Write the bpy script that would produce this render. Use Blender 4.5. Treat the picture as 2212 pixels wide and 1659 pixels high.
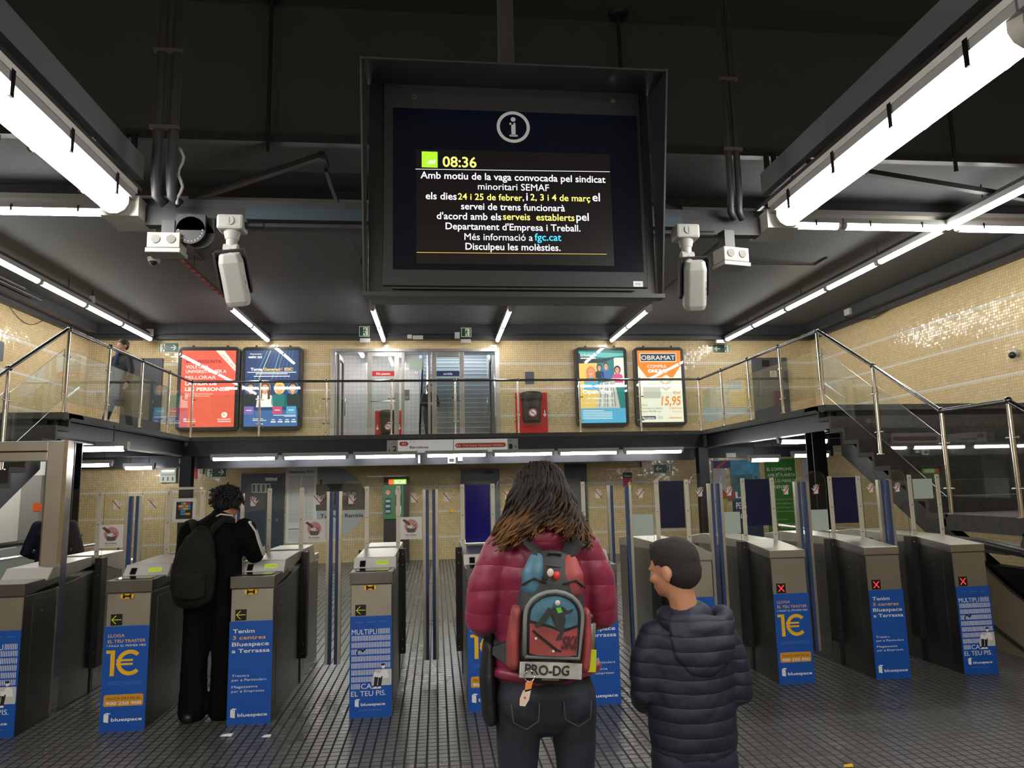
import bpy, bmesh, math, random
from mathutils import Vector, Matrix, Euler
from mathutils import noise as mnoise
random.seed(7)
S = bpy.context.scene
for o in list(bpy.data.objects): bpy.data.objects.remove(o)
COL = S.collection
# ---------------------------------------------------------------- camera, measured from the photograph (2212 x 1659)
FPX = 1533.0
YAW, PITCH, ROLL = math.radians(6.2), math.radians(8.13), math.radians(-1.225)
CAMZ = 1.62
_f = Vector((math.sin(YAW)*math.cos(PITCH), math.cos(YAW)*math.cos(PITCH), math.sin(PITCH)))
_r0 = Vector((math.cos(YAW), -math.sin(YAW), 0)); _u0 = _r0.cross(_f)
_r = math.cos(ROLL)*_r0 + math.sin(ROLL)*_u0
_u = -math.sin(ROLL)*_r0 + math.cos(ROLL)*_u0
cam = bpy.data.cameras.new('camera'); camo = bpy.data.objects.new('camera', cam); COL.objects.link(camo)
cam.sensor_fit = 'HORIZONTAL'; cam.sensor_width = 36.0; cam.lens = 36.0*FPX/2212.0; cam.clip_start = 0.05; cam.clip_end = 200
camo.matrix_world = Matrix(((_r.x, _u.x, -_f.x, 0), (_r.y, _u.y, -_f.y, 0), (_r.z, _u.z, -_f.z, CAMZ), (0, 0, 0, 1)))
S.camera = camo
def ray(x, y): return _f*FPX + _r*(x-1106) - _u*(y-829.5)
def PY(x, y, Y):
    d = ray(x, y); t = Y/d.y; return Vector((d.x*t, Y, CAMZ+d.z*t))
def PX(x, y, X):
    d = ray(x, y); t = X/d.x; return Vector((X, d.y*t, CAMZ+d.z*t))
def PZ(x, y, Z):
    d = ray(x, y); t = (Z-CAMZ)/d.z; return Vector((d.x*t, d.y*t, Z))
# ---------------------------------------------------------------- world, exposure
w = bpy.data.worlds.new('world'); S.world = w; w.use_nodes = True
w.node_tree.nodes['Background'].inputs[0].default_value = (0.5, 0.55, 0.6, 1)
w.node_tree.nodes['Background'].inputs[1].default_value = 0.02
S.view_settings.view_transform = 'Standard'; S.view_settings.look = 'None'
S.view_settings.exposure = 1.12; S.view_settings.gamma = 1.0
S.view_settings.use_curve_mapping = False
S.cycles.max_bounces = 8; S.cycles.transparent_max_bounces = 24; S.cycles.diffuse_bounces = 4
S.cycles.glossy_bounces = 4; S.cycles.sample_clamp_indirect = 6.0
TUBE = 22.0        # strength of the fluorescent tubes
# ---------------------------------------------------------------- materials
MC = {}
def srgb(h):
    h = h.lstrip('#'); c = [int(h[i:i+2], 16)/255 for i in (0, 2, 4)]
    return tuple(x/12.92 if x <= .04045 else ((x+.055)/1.055)**2.4 for x in c)
def mat(name, col, rough=.5, metal=0., es=0., bump=0., bscale=60., var=0., vscale=8., spec=.5, ecol=None, stretch=None, coat=0.):
    if name in MC: return MC[name]
    if isinstance(col, str): col = srgb(col)
    m = bpy.data.materials.new(name); m.use_nodes = True; MC[name] = m
    nt = m.node_tree; b = nt.nodes['Principled BSDF']
    b.inputs['Base Color'].default_value = (*col, 1); b.inputs['Roughness'].default_value = rough
    b.inputs['Metallic'].default_value = metal; b.inputs['Specular IOR Level'].default_value = spec
    b.inputs['Coat Weight'].default_value = coat
    if es:
        b.inputs['Emission Color'].default_value = (*(srgb(ecol) if isinstance(ecol, str) else (ecol or col)), 1)
        b.inputs['Emission Strength'].default_value = es
    if bump or var:
        tc = nt.nodes.new('ShaderNodeTexCoord'); src = tc.outputs['Object']
        if stretch:
            mp = nt.nodes.new('ShaderNodeMapping'); mp.inputs['Scale'].default_value = stretch
            nt.links.new(src, mp.inputs[0]); src = mp.outputs[0]
        if var:
            n = nt.nodes.new('ShaderNodeTexNoise'); n.inputs['Scale'].default_value = vscale; n.inputs['Detail'].default_value = 4
            nt.links.new(src, n.inputs['Vector'])
            r = nt.nodes.new('ShaderNodeMapRange'); r.inputs['To Min'].default_value = 1-var; r.inputs['To Max'].default_value = 1+var
            r.inputs['From Min'].default_value = .3; r.inputs['From Max'].default_value = .7
            nt.links.new(n.outputs['Fac'], r.inputs[0])
            mx = nt.nodes.new('ShaderNodeVectorMath'); mx.operation = 'SCALE'; mx.inputs[0].default_value = col
            nt.links.new(r.outputs[0], mx.inputs['Scale']); nt.links.new(mx.outputs[0], b.inputs['Base Color'])
            r2 = nt.nodes.new('ShaderNodeMapRange'); r2.inputs['To Min'].default_value = max(.03, rough-.08); r2.inputs['To Max'].default_value = rough+.08
            nt.links.new(n.outputs['Fac'], r2.inputs[0]); nt.links.new(r2.outputs[0], b.inputs['Roughness'])
        if bump:
            n = nt.nodes.new('ShaderNodeTexNoise'); n.inputs['Scale'].default_value = bscale; n.inputs['Detail'].default_value = 3
            nt.links.new(src, n.inputs['Vector'])
            bp = nt.nodes.new('ShaderNodeBump'); bp.inputs['Strength'].default_value = bump; bp.inputs['Distance'].default_value = .01
            nt.links.new(n.outputs['Fac'], bp.inputs['Height']); nt.links.new(bp.outputs[0], b.inputs['Normal'])
    return m
def emis(name, col, s): return mat(name, (0.02, 0.02, 0.02), .6, es=s*(1 if 'tube' in name else .6), ecol=col)
def M_(nt, op, a, b=None, c=None):
    n = nt.nodes.new('ShaderNodeMath'); n.operation = op
    for i, v in enumerate((a, b, c)):
        if v is None: continue
        if isinstance(v, (int, float)): n.inputs[i].default_value = v
        else: nt.links.new(v, n.inputs[i])
    return n.outputs[0]
def glass_mat(name, tint=(.9, .95, .93), refl=1.0, haze=0.):
    m = bpy.data.materials.new(name); m.use_nodes = True; nt = m.node_tree; nt.nodes.clear(); MC[name] = m
    out = nt.nodes.new('ShaderNodeOutputMaterial'); tr = nt.nodes.new('ShaderNodeBsdfTransparent'); tr.inputs[0].default_value = (*tint, 1)
    gl = nt.nodes.new('ShaderNodeBsdfGlossy'); gl.inputs['Roughness'].default_value = .02; gl.inputs[0].default_value = (1, 1, 1, 1)
    fr = nt.nodes.new('ShaderNodeFresnel'); fr.inputs[0].default_value = 1.5
    gg = nt.nodes.new('ShaderNodeNewGeometry'); nt.links.new(M_(nt, 'SUBTRACT', 1.5, M_(nt, 'MULTIPLY', gg.outputs['Backfacing'], 1.5-1/1.5)), fr.inputs[0])   # same reflectance on both faces of the thin pane
    mx = nt.nodes.new('ShaderNodeMixShader')
    nt.links.new(M_(nt, 'MULTIPLY', fr.outputs[0], refl), mx.inputs[0]); nt.links.new(tr.outputs[0], mx.inputs[1]); nt.links.new(gl.outputs[0], mx.inputs[2])
    sh = mx.outputs[0]
    if haze:
        df = nt.nodes.new('ShaderNodeBsdfDiffuse'); df.inputs[0].default_value = (.62, .75, .70, 1); m2 = nt.nodes.new('ShaderNodeMixShader'); m2.inputs[0].default_value = haze
        nt.links.new(sh, m2.inputs[1]); nt.links.new(df.outputs[0], m2.inputs[2]); sh = m2.outputs[0]
    nt.links.new(sh, out.inputs[0]); return m
def tile_mat(name, axis, c1, c2, mortar, size=.052, stripes=None, tilt=.05, rough=.16):
    m = bpy.data.materials.new(name); m.use_nodes = True; nt = m.node_tree; b = nt.nodes['Principled BSDF']; MC[name] = m
    g = nt.nodes.new('ShaderNodeNewGeometry'); sp = nt.nodes.new('ShaderNodeSeparateXYZ'); nt.links.new(g.outputs['Position'], sp.inputs[0])
    U = sp.outputs[axis]; V = sp.outputs[2]
    u = M_(nt, 'DIVIDE', U, size); v = M_(nt, 'DIVIDE', V, size)
    fu = M_(nt, 'FRACT', u); fv = M_(nt, 'FRACT', v); iu = M_(nt, 'FLOOR', u); iv = M_(nt, 'FLOOR', v)
    def edge(f): return M_(nt, 'MINIMUM', f, M_(nt, 'SUBTRACT', 1., f))
    e = M_(nt, 'MINIMUM', edge(fu), edge(fv))
    sm = nt.nodes.new('ShaderNodeMapRange'); sm.inputs['From Min'].default_value = .03; sm.inputs['From Max'].default_value = .075
    nt.links.new(e, sm.inputs[0]); mask = sm.outputs[0]
    cb = nt.nodes.new('ShaderNodeCombineXYZ'); nt.links.new(iu, cb.inputs[0]); nt.links.new(iv, cb.inputs[1])
    wn = nt.nodes.new('ShaderNodeTexWhiteNoise'); nt.links.new(cb.outputs[0], wn.inputs['Vector'])
    nz = nt.nodes.new('ShaderNodeTexNoise'); nz.inputs['Scale'].default_value = .6; nt.links.new(g.outputs['Position'], nz.inputs['Vector'])
    cm = nt.nodes.new('ShaderNodeMix'); cm.data_type = 'RGBA'
    nt.links.new(M_(nt, 'MULTIPLY_ADD', wn.outputs['Value'], .6, M_(nt, 'MULTIPLY', nz.outputs['Fac'], .4)), cm.inputs['Factor'])
    cm.inputs['A'].default_value = (*c1, 1); cm.inputs['B'].default_value = (*c2, 1); colr = cm.outputs['Result']
    if stripes:
        acc = None
        for z in stripes:
            s = M_(nt, 'LESS_THAN', M_(nt, 'ABSOLUTE', M_(nt, 'SUBTRACT', V, z)), .026)
            acc = s if acc is None else M_(nt, 'MAXIMUM', acc, s)
        c3 = nt.nodes.new('ShaderNodeMix'); c3.data_type = 'RGBA'; nt.links.new(acc, c3.inputs['Factor']); nt.links.new(colr, c3.inputs['A'])
        c3.inputs['B'].default_value = (.62, .60, .53, 1); colr = c3.outputs['Result']
    c4 = nt.nodes.new('ShaderNodeMix'); c4.data_type = 'RGBA'; nt.links.new(mask, c4.inputs['Factor'])
    c4.inputs['A'].default_value = (*mortar, 1); nt.links.new(colr, c4.inputs['B']); nt.links.new(c4.outputs['Result'], b.inputs['Base Color'])
    rr = nt.nodes.new('ShaderNodeMapRange'); rr.inputs['To Min'].default_value = .7; rr.inputs['To Max'].default_value = rough
    nt.links.new(mask, rr.inputs[0]); nt.links.new(rr.outputs[0], b.inputs['Roughness'])
    sub = nt.nodes.new('ShaderNodeVectorMath'); sub.operation = 'SUBTRACT'; nt.links.new(wn.outputs['Color'], sub.inputs[0]); sub.inputs[1].default_value = (.5, .5, .5)
    sc = nt.nodes.new('ShaderNodeVectorMath'); sc.operation = 'SCALE'; sc.inputs['Scale'].default_value = tilt; nt.links.new(sub.outputs[0], sc.inputs[0])
    ad = nt.nodes.new('ShaderNodeVectorMath'); ad.operation = 'ADD'; nt.links.new(sc.outputs[0], ad.inputs[0]); nt.links.new(g.outputs['Normal'], ad.inputs[1])
    no = nt.nodes.new('ShaderNodeVectorMath'); no.operation = 'NORMALIZE'; nt.links.new(ad.outputs[0], no.inputs[0])
    bp = nt.nodes.new('ShaderNodeBump'); bp.inputs['Strength'].default_value = .3; bp.inputs['Distance'].default_value = .003
    nt.links.new(mask, bp.inputs['Height']); nt.links.new(no.outputs[0], bp.inputs['Normal']); nt.links.new(bp.outputs[0], b.inputs['Normal'])
    return m
def floor_mat():
    m = bpy.data.materials.new('ribbed_floor_tiles'); m.use_nodes = True; nt = m.node_tree; b = nt.nodes['Principled BSDF']
    g = nt.nodes.new('ShaderNodeNewGeometry'); sp = nt.nodes.new('ShaderNodeSeparateXYZ'); nt.links.new(g.outputs['Position'], sp.inputs[0])
    u = M_(nt, 'DIVIDE', sp.outputs[0], .0665); v = M_(nt, 'DIVIDE', sp.outputs[1], .0665)
    fu = M_(nt, 'FRACT', u); fv = M_(nt, 'FRACT', v)
    def rib(f, a, c):
        r = nt.nodes.new('ShaderNodeMapRange'); r.inputs['From Min'].default_value = a; r.inputs['From Max'].default_value = c
        nt.links.new(M_(nt, 'MINIMUM', f, M_(nt, 'SUBTRACT', 1., f)), r.inputs[0]); return r.outputs[0]
    mask = M_(nt, 'MULTIPLY', rib(fu, .075, .12), rib(fv, .045, .09))
    cb = nt.nodes.new('ShaderNodeCombineXYZ'); nt.links.new(M_(nt, 'FLOOR', u), cb.inputs[0]); nt.links.new(M_(nt, 'FLOOR', v), cb.inputs[1])
    wn = nt.nodes.new('ShaderNodeTexWhiteNoise'); nt.links.new(cb.outputs[0], wn.inputs['Vector'])
    n1 = nt.nodes.new('ShaderNodeTexNoise'); n1.inputs['Scale'].default_value = 1.3; n1.inputs['Detail'].default_value = 5; nt.links.new(g.outputs['Position'], n1.inputs['Vector'])
    n2 = nt.nodes.new('ShaderNodeTexNoise'); n2.inputs['Scale'].default_value = 220; n2.inputs['Detail'].default_value = 2; nt.links.new(g.outputs['Position'], n2.inputs['Vector'])
    f = M_(nt, 'ADD', M_(nt, 'MULTIPLY', wn.outputs['Value'], .3), M_(nt, 'ADD', M_(nt, 'MULTIPLY', n1.outputs['Fac'], .28), M_(nt, 'MULTIPLY', n2.outputs['Fac'], .45)))
    cm = nt.nodes.new('ShaderNodeMix'); cm.data_type = 'RGBA'; nt.links.new(f, cm.inputs['Factor'])
    cm.inputs['A'].default_value = (.055, .053, .050, 1); cm.inputs['B'].default_value = (.19, .185, .172, 1)
    c4 = nt.nodes.new('ShaderNodeMix'); c4.data_type = 'RGBA'; nt.links.new(mask, c4.inputs['Factor']); c4.inputs['A'].default_value = (.010, .010, .010, 1)
    nt.links.new(cm.outputs['Result'], c4.inputs['B']); nt.links.new(c4.outputs['Result'], b.inputs['Base Color'])
    r = nt.nodes.new('ShaderNodeMapRange'); r.inputs['To Min'].default_value = .75; nt.links.new(mask, r.inputs[0])
    nt.links.new(M_(nt, 'MULTIPLY_ADD', n1.outputs['Fac'], .10, .23), r.inputs['To Max']); nt.links.new(r.outputs[0], b.inputs['Roughness'])
    h = M_(nt, 'ADD', mask, M_(nt, 'MULTIPLY', n2.outputs['Fac'], .25))
    bp = nt.nodes.new('ShaderNodeBump'); bp.inputs['Strength'].default_value = .45; bp.inputs['Distance'].default_value = .003
    nt.links.new(h, bp.inputs['Height']); nt.links.new(bp.outputs[0], b.inputs['Normal'])
    b.inputs['Specular IOR Level'].default_value = .8
    return m
def quilt_mat(name, col, pitch=.05, rough=.5, strength=.8, sheen=0.):
    # quilted fabric: horizontal stitched channels as bump, in object space
    m = bpy.data.materials.new(name); m.use_nodes = True; nt = m.node_tree; b = nt.nodes['Principled BSDF']; MC[name] = m
    tc = nt.nodes.new('ShaderNodeTexCoord'); sp = nt.nodes.new('ShaderNodeSeparateXYZ')
    n = nt.nodes.new('ShaderNodeTexNoise'); n.inputs['Scale'].default_value = 5; n.inputs['Detail'].default_value = 3; nt.links.new(tc.outputs['Object'], n.inputs['Vector'])
    nt.links.new(tc.outputs['Object'], sp.inputs[0])
    z = M_(nt, 'ADD', sp.outputs[2], M_(nt, 'MULTIPLY', n.outputs['Fac'], pitch*.7))
    f = M_(nt, 'ABSOLUTE', M_(nt, 'SINE', M_(nt, 'MULTIPLY', z, math.pi/pitch)))
    f = M_(nt, 'POWER', f, .45)
    n2 = nt.nodes.new('ShaderNodeTexNoise'); n2.inputs['Scale'].default_value = 28; n2.inputs['Detail'].default_value = 4; nt.links.new(tc.outputs['Object'], n2.inputs['Vector'])
    h = M_(nt, 'ADD', f, M_(nt, 'MULTIPLY', n2.outputs['Fac'], .5))
    bp = nt.nodes.new('ShaderNodeBump'); bp.inputs['Strength'].default_value = strength; bp.inputs['Distance'].default_value = .012
    nt.links.new(h, bp.inputs['Height']); nt.links.new(bp.outputs[0], b.inputs['Normal'])
    b.inputs['Base Color'].default_value = (*col, 1); b.inputs['Roughness'].default_value = rough; b.inputs['Sheen Weight'].default_value = sheen
    return m
STEEL = mat('brushed_steel', (.50, .485, .45), .36, 1., var=.08, vscale=3)
STEELD = mat('dull_steel', (.20, .195, .185), .38, 1., var=.12, vscale=4)
STEELB = mat('polished_steel', (.66, .64, .60), .16, 1., var=.06)
CREAM = mat('cream_painted_metal', (.66, .64, .54), .4, .2, var=.05)
WHITEM = mat('white_plastic', (.46, .46, .43), .45, var=.04)
CONSOLE = mat('pale_console_metal', (.74, .73, .70), .35, .05, var=.04)
BLACK = mat('black_plastic', (.008, .008, .009), .4)
BLACKM = mat('matt_black_metal', (.012, .012, .013), .55)
FRAME = mat('dark_blue_steel', (.016, .020, .028), .38, .35, var=.15, vscale=5)
BEAMM = mat('dark_grey_beam_paint', (.028, .031, .036), .42, var=.15)
CEIL = mat('dark_ceiling_paint', (.054, .058, .062), .72, var=.08, vscale=2)
CONC = mat('dark_stair_concrete', (.062, .060, .055), .78, bump=.25, bscale=90, var=.25, vscale=12)
CARDB = mat('blue_card', (.005, .085, .42), .45, var=.03)
W_ = mat('print_white', (.80, .82, .84), .5); OR_ = mat('print_orange', (.86, .40, .10), .5)
YE_ = mat('print_yellow', (.87, .49, .01), .5); BK_ = mat('print_black', (.012, .012, .014), .5)
RD_ = mat('print_red', (.55, .02, .02), .5); GY_ = mat('print_grey', (.20, .21, .21), .5)
BRN_ = mat('print_brown', (.18, .09, .02), .5); BLU_ = mat('rubber_blue', (.035, .075, .20), .5)
ALU = mat('aluminium', (.56, .55, .51), .32, .9, var=.05)
LCDG = emis('lcd_green', (.36, .50, .02), .75)
GREENS = mat('sign_green', (.008, .05, .03), .4); GLOW = mat('pale_photoluminescent', (.62, .70, .52), .5)
TUBEM = emis('fluorescent_tube', (1.0, .97, .94), TUBE); TUBEW = emis('warm_fluorescent_tube', (1.0, .93, .70), TUBE)
GLASS = glass_mat('clear_glass', (.93, .96, .94), 1.0)
GLASSG = glass_mat('gate_glass', (.955, .97, .94), .6)
FROST = glass_mat('frosted_glass', (.5, .55, .55), .5, .8)
GLEDGE = mat('glass_edge', (.06, .09, .075), .2)
# ---------------------------------------------------------------- mesh builder
_TC = {}
def glyphs(s, bold=0.):
    if 'M' in s: bold = 0.      # the outline offset would fill the capital M
    k = (s, bold)
    if k not in _TC:
        c = bpy.data.curves.new('t', 'FONT'); c.body = s; c.size = 1; c.resolution_u = 3; c.offset = bold; c.fill_mode = 'BOTH' if False else 'FRONT'
        o = bpy.data.objects.new('t', c); COL.objects.link(o); bpy.context.view_layer.update()
        me = o.evaluated_get(bpy.context.evaluated_depsgraph_get()).to_mesh()
        vs = [tuple(v.co) for v in me.vertices]; fs = [tuple(p.vertices) for p in me.polygons]
        bpy.data.objects.remove(o); bpy.data.curves.remove(c); _TC[k] = (vs, fs)
    return _TC[k]
class MB:
    def __init__(s): s.v = []; s.f = []; s.m = []; s.mats = []; s.sm = []; s.isl = []
    def mi(s, m):
        if m not in s.mats: s.mats.append(m)
        return s.mats.index(m)
    def add(s, vs, fs, m, smooth=False, M=None):
        n = len(s.v); i = s.mi(m); s.isl.append((n, n+len(vs), len(s.f), len(s.f)+len(fs)))
        s.v += [tuple(M @ Vector(v)) for v in vs] if M is not None else [tuple(v) for v in vs]
        for f in fs: s.f.append(tuple(a+n for a in f)); s.m.append(i); s.sm.append(smooth)
        return s
    def box(s, x0, x1, y0, y1, z0, z1, m, M=None):
        vs = [(x, y, z) for z in (z0, z1) for y in (y0, y1) for x in (x0, x1)]
        return s.add(vs, [(0, 2, 3, 1), (4, 5, 7, 6), (0, 1, 5, 4), (2, 6, 7, 3), (0, 4, 6, 2), (1, 3, 7, 5)], m, False, M)
    def cyl(s, p0, p1, r, m, n=14, r2=None, caps=True, smooth=True):
        p0, p1 = Vector(p0), Vector(p1); d = (p1-p0).normalized(); a = d.orthogonal().normalized(); b = d.cross(a); r2 = r if r2 is None else r2
        vs = []
        for p, q in ((p0, r), (p1, r2)):
            for i in range(n):
                t = 2*math.pi*i/n; vs.append(p+(a*math.cos(t)+b*math.sin(t))*q)
        s.add(vs, [(i, (i+1) % n, n+(i+1) % n, n+i) for i in range(n)], m, smooth)
        if caps: s.add(vs[:n], [tuple(range(n-1, -1, -1))], m); s.add(vs[n:], [tuple(range(n))], m)
        return s
    def bar(s, p0, p1, w, h, m, up=(0, 0, 1)):
        p0, p1 = Vector(p0), Vector(p1); d = (p1-p0).normalized(); up = Vector(up); x = d.cross(up).normalized(); z = x.cross(d)
        vs = [p+x*sx*w/2+z*sz*h/2 for p in (p0, p1) for sz in (-1, 1) for sx in (-1, 1)]
        return s.add(vs, [(0, 1, 3, 2), (4, 6, 7, 5), (0, 4, 5, 1), (2, 3, 7, 6), (0, 2, 6, 4), (1, 5, 7, 3)], m)
    def tube(s, pts, r, m, n=10, rs=None, flat=1.0):
        pts = [Vector(p) for p in pts]; rings = []; a = None
        for i, p in enumerate(pts):
            d = (pts[min(i+1, len(pts)-1)]-pts[max(i-1, 0)]).normalized()
            a = d.orthogonal().normalized() if a is None else (a-d*a.dot(d)).normalized()
            b = d.cross(a); q = rs[i] if rs else r
            rings.append([p+(a*math.cos(2*math.pi*k/n)+b*math.sin(2*math.pi*k/n)*flat)*q for k in range(n)])
        vs = [v for R in rings for v in R]; fs = []
        for i in range(len(pts)-1):
            for k in range(n): fs.append((i*n+k, i*n+(k+1) % n, (i+1)*n+(k+1) % n, (i+1)*n+k))
        fs.append(tuple(range(n-1, -1, -1))); fs.append(tuple((len(pts)-1)*n+k for k in range(n)))
        return s.add(vs, fs, m, True)
    def ball(s, c, r, m, seg=14, rings=9, M=None):
        if isinstance(r, (int, float)): r = (r, r, r)
        vs = [(c[0], c[1], c[2]-r[2])]
        for i in range(1, rings):
            t = math.pi*i/rings
            for k in range(seg):
                u = 2*math.pi*k/seg; vs.append((c[0]+r[0]*math.sin(t)*math.cos(u), c[1]+r[1]*math.sin(t)*math.sin(u), c[2]-r[2]*math.cos(t)))
        vs.append((c[0], c[1], c[2]+r[2])); fs = [(0, 1+(k+1) % seg, 1+k) for k in range(seg)]
        for i in range(rings-2):
            for k in range(seg): a = 1+i*seg; fs.append((a+k, a+(k+1) % seg, a+seg+(k+1) % seg, a+seg+k))
        a = 1+(rings-2)*seg; fs += [(a+k, a+(k+1) % seg, len(vs)-1) for k in range(seg)]
        return s.add(vs, fs, m, True, M)
    def prism(s, poly, ax, d0, d1, m):
        # poly of 2D points in the plane normal to axis ax, extruded d0..d1
        def mk(p, d): return (d, p[0], p[1]) if ax == 0 else ((p[0], d, p[1]) if ax == 1 else (p[0], p[1], d))
        n = len(poly); vs = [mk(p, d0) for p in poly]+[mk(p, d1) for p in poly]
        fs = [(i, (i+1) % n, n+(i+1) % n, n+i) for i in range(n)]+[tuple(range(n-1, -1, -1)), tuple(range(n, 2*n))]
        return s.add(vs, fs, m)
    # flat art on a panel that faces -Y, at depth y (each layer a little nearer)
    def shape(s, pts, y, m): return s.add([(p[0], y, p[1]) for p in pts], [tuple(range(len(pts)))], m)
    def rect(s, x0, x1, z0, z1, y, m): return s.shape([(x0, z0), (x1, z0), (x1, z1), (x0, z1)], y, m)
    def disc(s, cx, cz, r, y, m, r2=None, n=28, a0=0, a1=2*math.pi, rz=None):
        rz = rz or r; k = (rz/r)
        if r2 is None: return s.shape([(cx+r*math.cos(a0+(a1-a0)*i/n), cz+rz*math.sin(a0+(a1-a0)*i/n)) for i in range(n)], y, m)
        vs = []
        for i in range(n+1):
            t = a0+(a1-a0)*i/n; vs += [(cx+r*math.cos(t), y, cz+rz*math.sin(t)), (cx+r2*math.cos(t), y, cz+r2*k*math.sin(t))]
        return s.add(vs, [(2*i, 2*i+2, 2*i+3, 2*i+1) for i in range(n)], m)
    def rrect(s, x0, x1, z0, z1, r, y, m):
        pts = []
        for cx, cz, a in ((x1-r, z0+r, -90), (x1-r, z1-r, 0), (x0+r, z1-r, 90), (x0+r, z0+r, 180)):
            for i in range(5): t = math.radians(a+22.5*i); pts.append((cx+r*math.cos(t), cz+r*math.sin(t)))
        return s.shape(pts, y, m)
    def line(s, x0, z0, x1, z1, wd, y, m):
        d = Vector((x1-x0, z1-z0)).normalized()*wd/2; a, b = -d.y, d.x
        return s.shape([(x0-a, z0-b), (x1-a, z1-b), (x1+a, z1+b), (x0+a, z0+b)], y, m)
    def text(s, t, x0, x1, z, y, m, h=None, bold=0., al='F', slant=0., ang=0.):
        """letters fitted between x0 and x1 (al F) or cap height h with left/centre/right alignment"""
        vs, fs = glyphs(t, bold)
        if not vs: return s
        a = min(v[0] for v in vs); b = max(v[0] for v in vs); cap = .73
        if al == 'F': sx = (x1-x0)/(b-a); sz = h/cap if h else sx; ox = x0
        else:
            sx = sz = h/cap; wd = (b-a)*sx; ox = x0 if al == 'L' else (x0-wd/2 if al == 'C' else x0-wd)
        P = [((v[0]-a)*sx+slant*v[1]*sz, v[1]*sz) for v in vs]
        if ang: c, q = math.cos(ang), math.sin(ang); P = [(p[0]*c-p[1]*q, p[0]*q+p[1]*c) for p in P]
        return s.add([(ox+p[0], y, z+p[1]) for p in P], fs, m)
    def xf(s, M, start=0):
        for i in range(start, len(s.v)): s.v[i] = tuple(M @ Vector(s.v[i]))
        return s
    def mesh(s, name):
        me = bpy.data.meshes.new(name); me.from_pydata(s.v, [], s.f)
        for m in s.mats: me.materials.append(m)
        me.polygons.foreach_set('material_index', s.m); me.polygons.foreach_set('use_smooth', s.sm); me.update(); return me
def pieces(mb):
    """split a builder into far-apart pieces so that each becomes a part of its own"""
    k = len(mb.isl)
    if k < 2 or k > 300: return [mb]
    lo = []; hi = []
    for a, b, _, _ in mb.isl:
        P = mb.v[a:b]; lo.append([min(p[i] for p in P) for i in range(3)]); hi.append([max(p[i] for p in P) for i in range(3)])
    par = list(range(k))
    def find(x):
        while par[x] != x: par[x] = par[par[x]]; x = par[x]
        return x
    size = [max(h-l for h, l in zip(hi[i], lo[i])) for i in range(k)]
    for i in range(k):
        for j in range(i+1, k):
            g = [max(0., lo[i][q]-hi[j][q], lo[j][q]-hi[i][q]) for q in range(3)]
            if math.sqrt(sum(x*x for x in g)) <= max(.02, .5*max(size[i], size[j]))*.98: par[find(i)] = find(j)
    roots = {}
    for i in range(k): roots.setdefault(find(i), []).append(i)
    if len(roots) == 1: return [mb]
    out = []
    for ids in roots.values():
        n = MB(); n.mats = mb.mats
        for i in sorted(ids):
            a, b, c, d = mb.isl[i]; off = len(n.v)-a; n.isl.append((len(n.v), len(n.v)+b-a, len(n.f), len(n.f)+d-c))
            n.v += mb.v[a:b]; n.f += [tuple(x+off for x in f) for f in mb.f[c:d]]; n.m += mb.m[c:d]; n.sm += mb.sm[c:d]
        out.append(n)
    return out
def fixn(me):
    bm = bmesh.new(); bm.from_mesh(me); bmesh.ops.recalc_face_normals(bm, faces=bm.faces); bm.to_mesh(me); bm.free()
def tag(o, label=None, cat=None, group=None, kind=None):
    if label: o['label'] = label
    if cat: o['category'] = cat
    if group: o['group'] = group
    if kind: o['kind'] = kind
    return o
def thing(name, label, cat, loc=(0, 0, 0), rz=0., group=None):
    o = bpy.data.objects.new(name, None); COL.objects.link(o); o.empty_display_size = .1
    o.location = loc; o.rotation_euler = (0, 0, rz); return tag(o, label, cat, group)
def wm(o):
    M = Matrix.LocRotScale(o.location, o.rotation_euler, None)
    return (wm(o.parent) @ M) if o.parent else M
def part(name, mb, parent, label=None, world=False, bev=0., fix=True, kind=None):
    """mesh part; with world=True its coordinates are world ones and are brought into the parent's frame"""
    if world: mb.xf(wm(parent).inverted())
    ps = pieces(mb)
    if len(ps) > 1: return [part(name, p, parent, label, False, bev, fix, kind) for p in ps][0]
    me = mb.mesh(name)
    if fix: fixn(me)
    o = bpy.data.objects.new(name, me); COL.objects.link(o); o.parent = parent
    if bev:
        b = o.modifiers.new('bevel', 'BEVEL'); b.width = bev; b.segments = 2; b.limit_method = 'ANGLE'
    return tag(o, label, None, None, kind)
def solo(name, mb, label, cat, group=None, bev=0., fix=True, kind=None):
    """single-mesh top-level thing built in world coordinates, origin brought to the middle of its base"""
    xs = [v[0] for v in mb.v]; ys = [v[1] for v in mb.v]; zs = [v[2] for v in mb.v]
    c = Vector(((min(xs)+max(xs))/2, (min(ys)+max(ys))/2, min(zs)))
    if len(pieces(mb)) > 1:
        t = thing(name, label, cat, c, 0, group)
        if kind: t['kind'] = kind
        part(name.split('_')[-1] if '_' in name else name+'_piece', mb, t, None, True, bev, fix); return t
    mb.xf(Matrix.Translation(-c))
    me = mb.mesh(name)
    if fix: fixn(me)
    o = bpy.data.objects.new(name, me); COL.objects.link(o); o.location = c
    if bev:
        b = o.modifiers.new('bevel', 'BEVEL'); b.width = bev; b.segments = 2; b.limit_method = 'ANGLE'
    return tag(o, label, cat, group, kind)
def struct(name, mb, bev=0., parent=None):
    me = mb.mesh(name); fixn(me); o = bpy.data.objects.new(name, me); COL.objects.link(o)
    if parent: o.parent = parent
    else: o['kind'] = 'structure'
    if bev:
        b = o.modifiers.new('bevel', 'BEVEL'); b.width = bev; b.segments = 2; b.limit_method = 'ANGLE'
    return o
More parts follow.
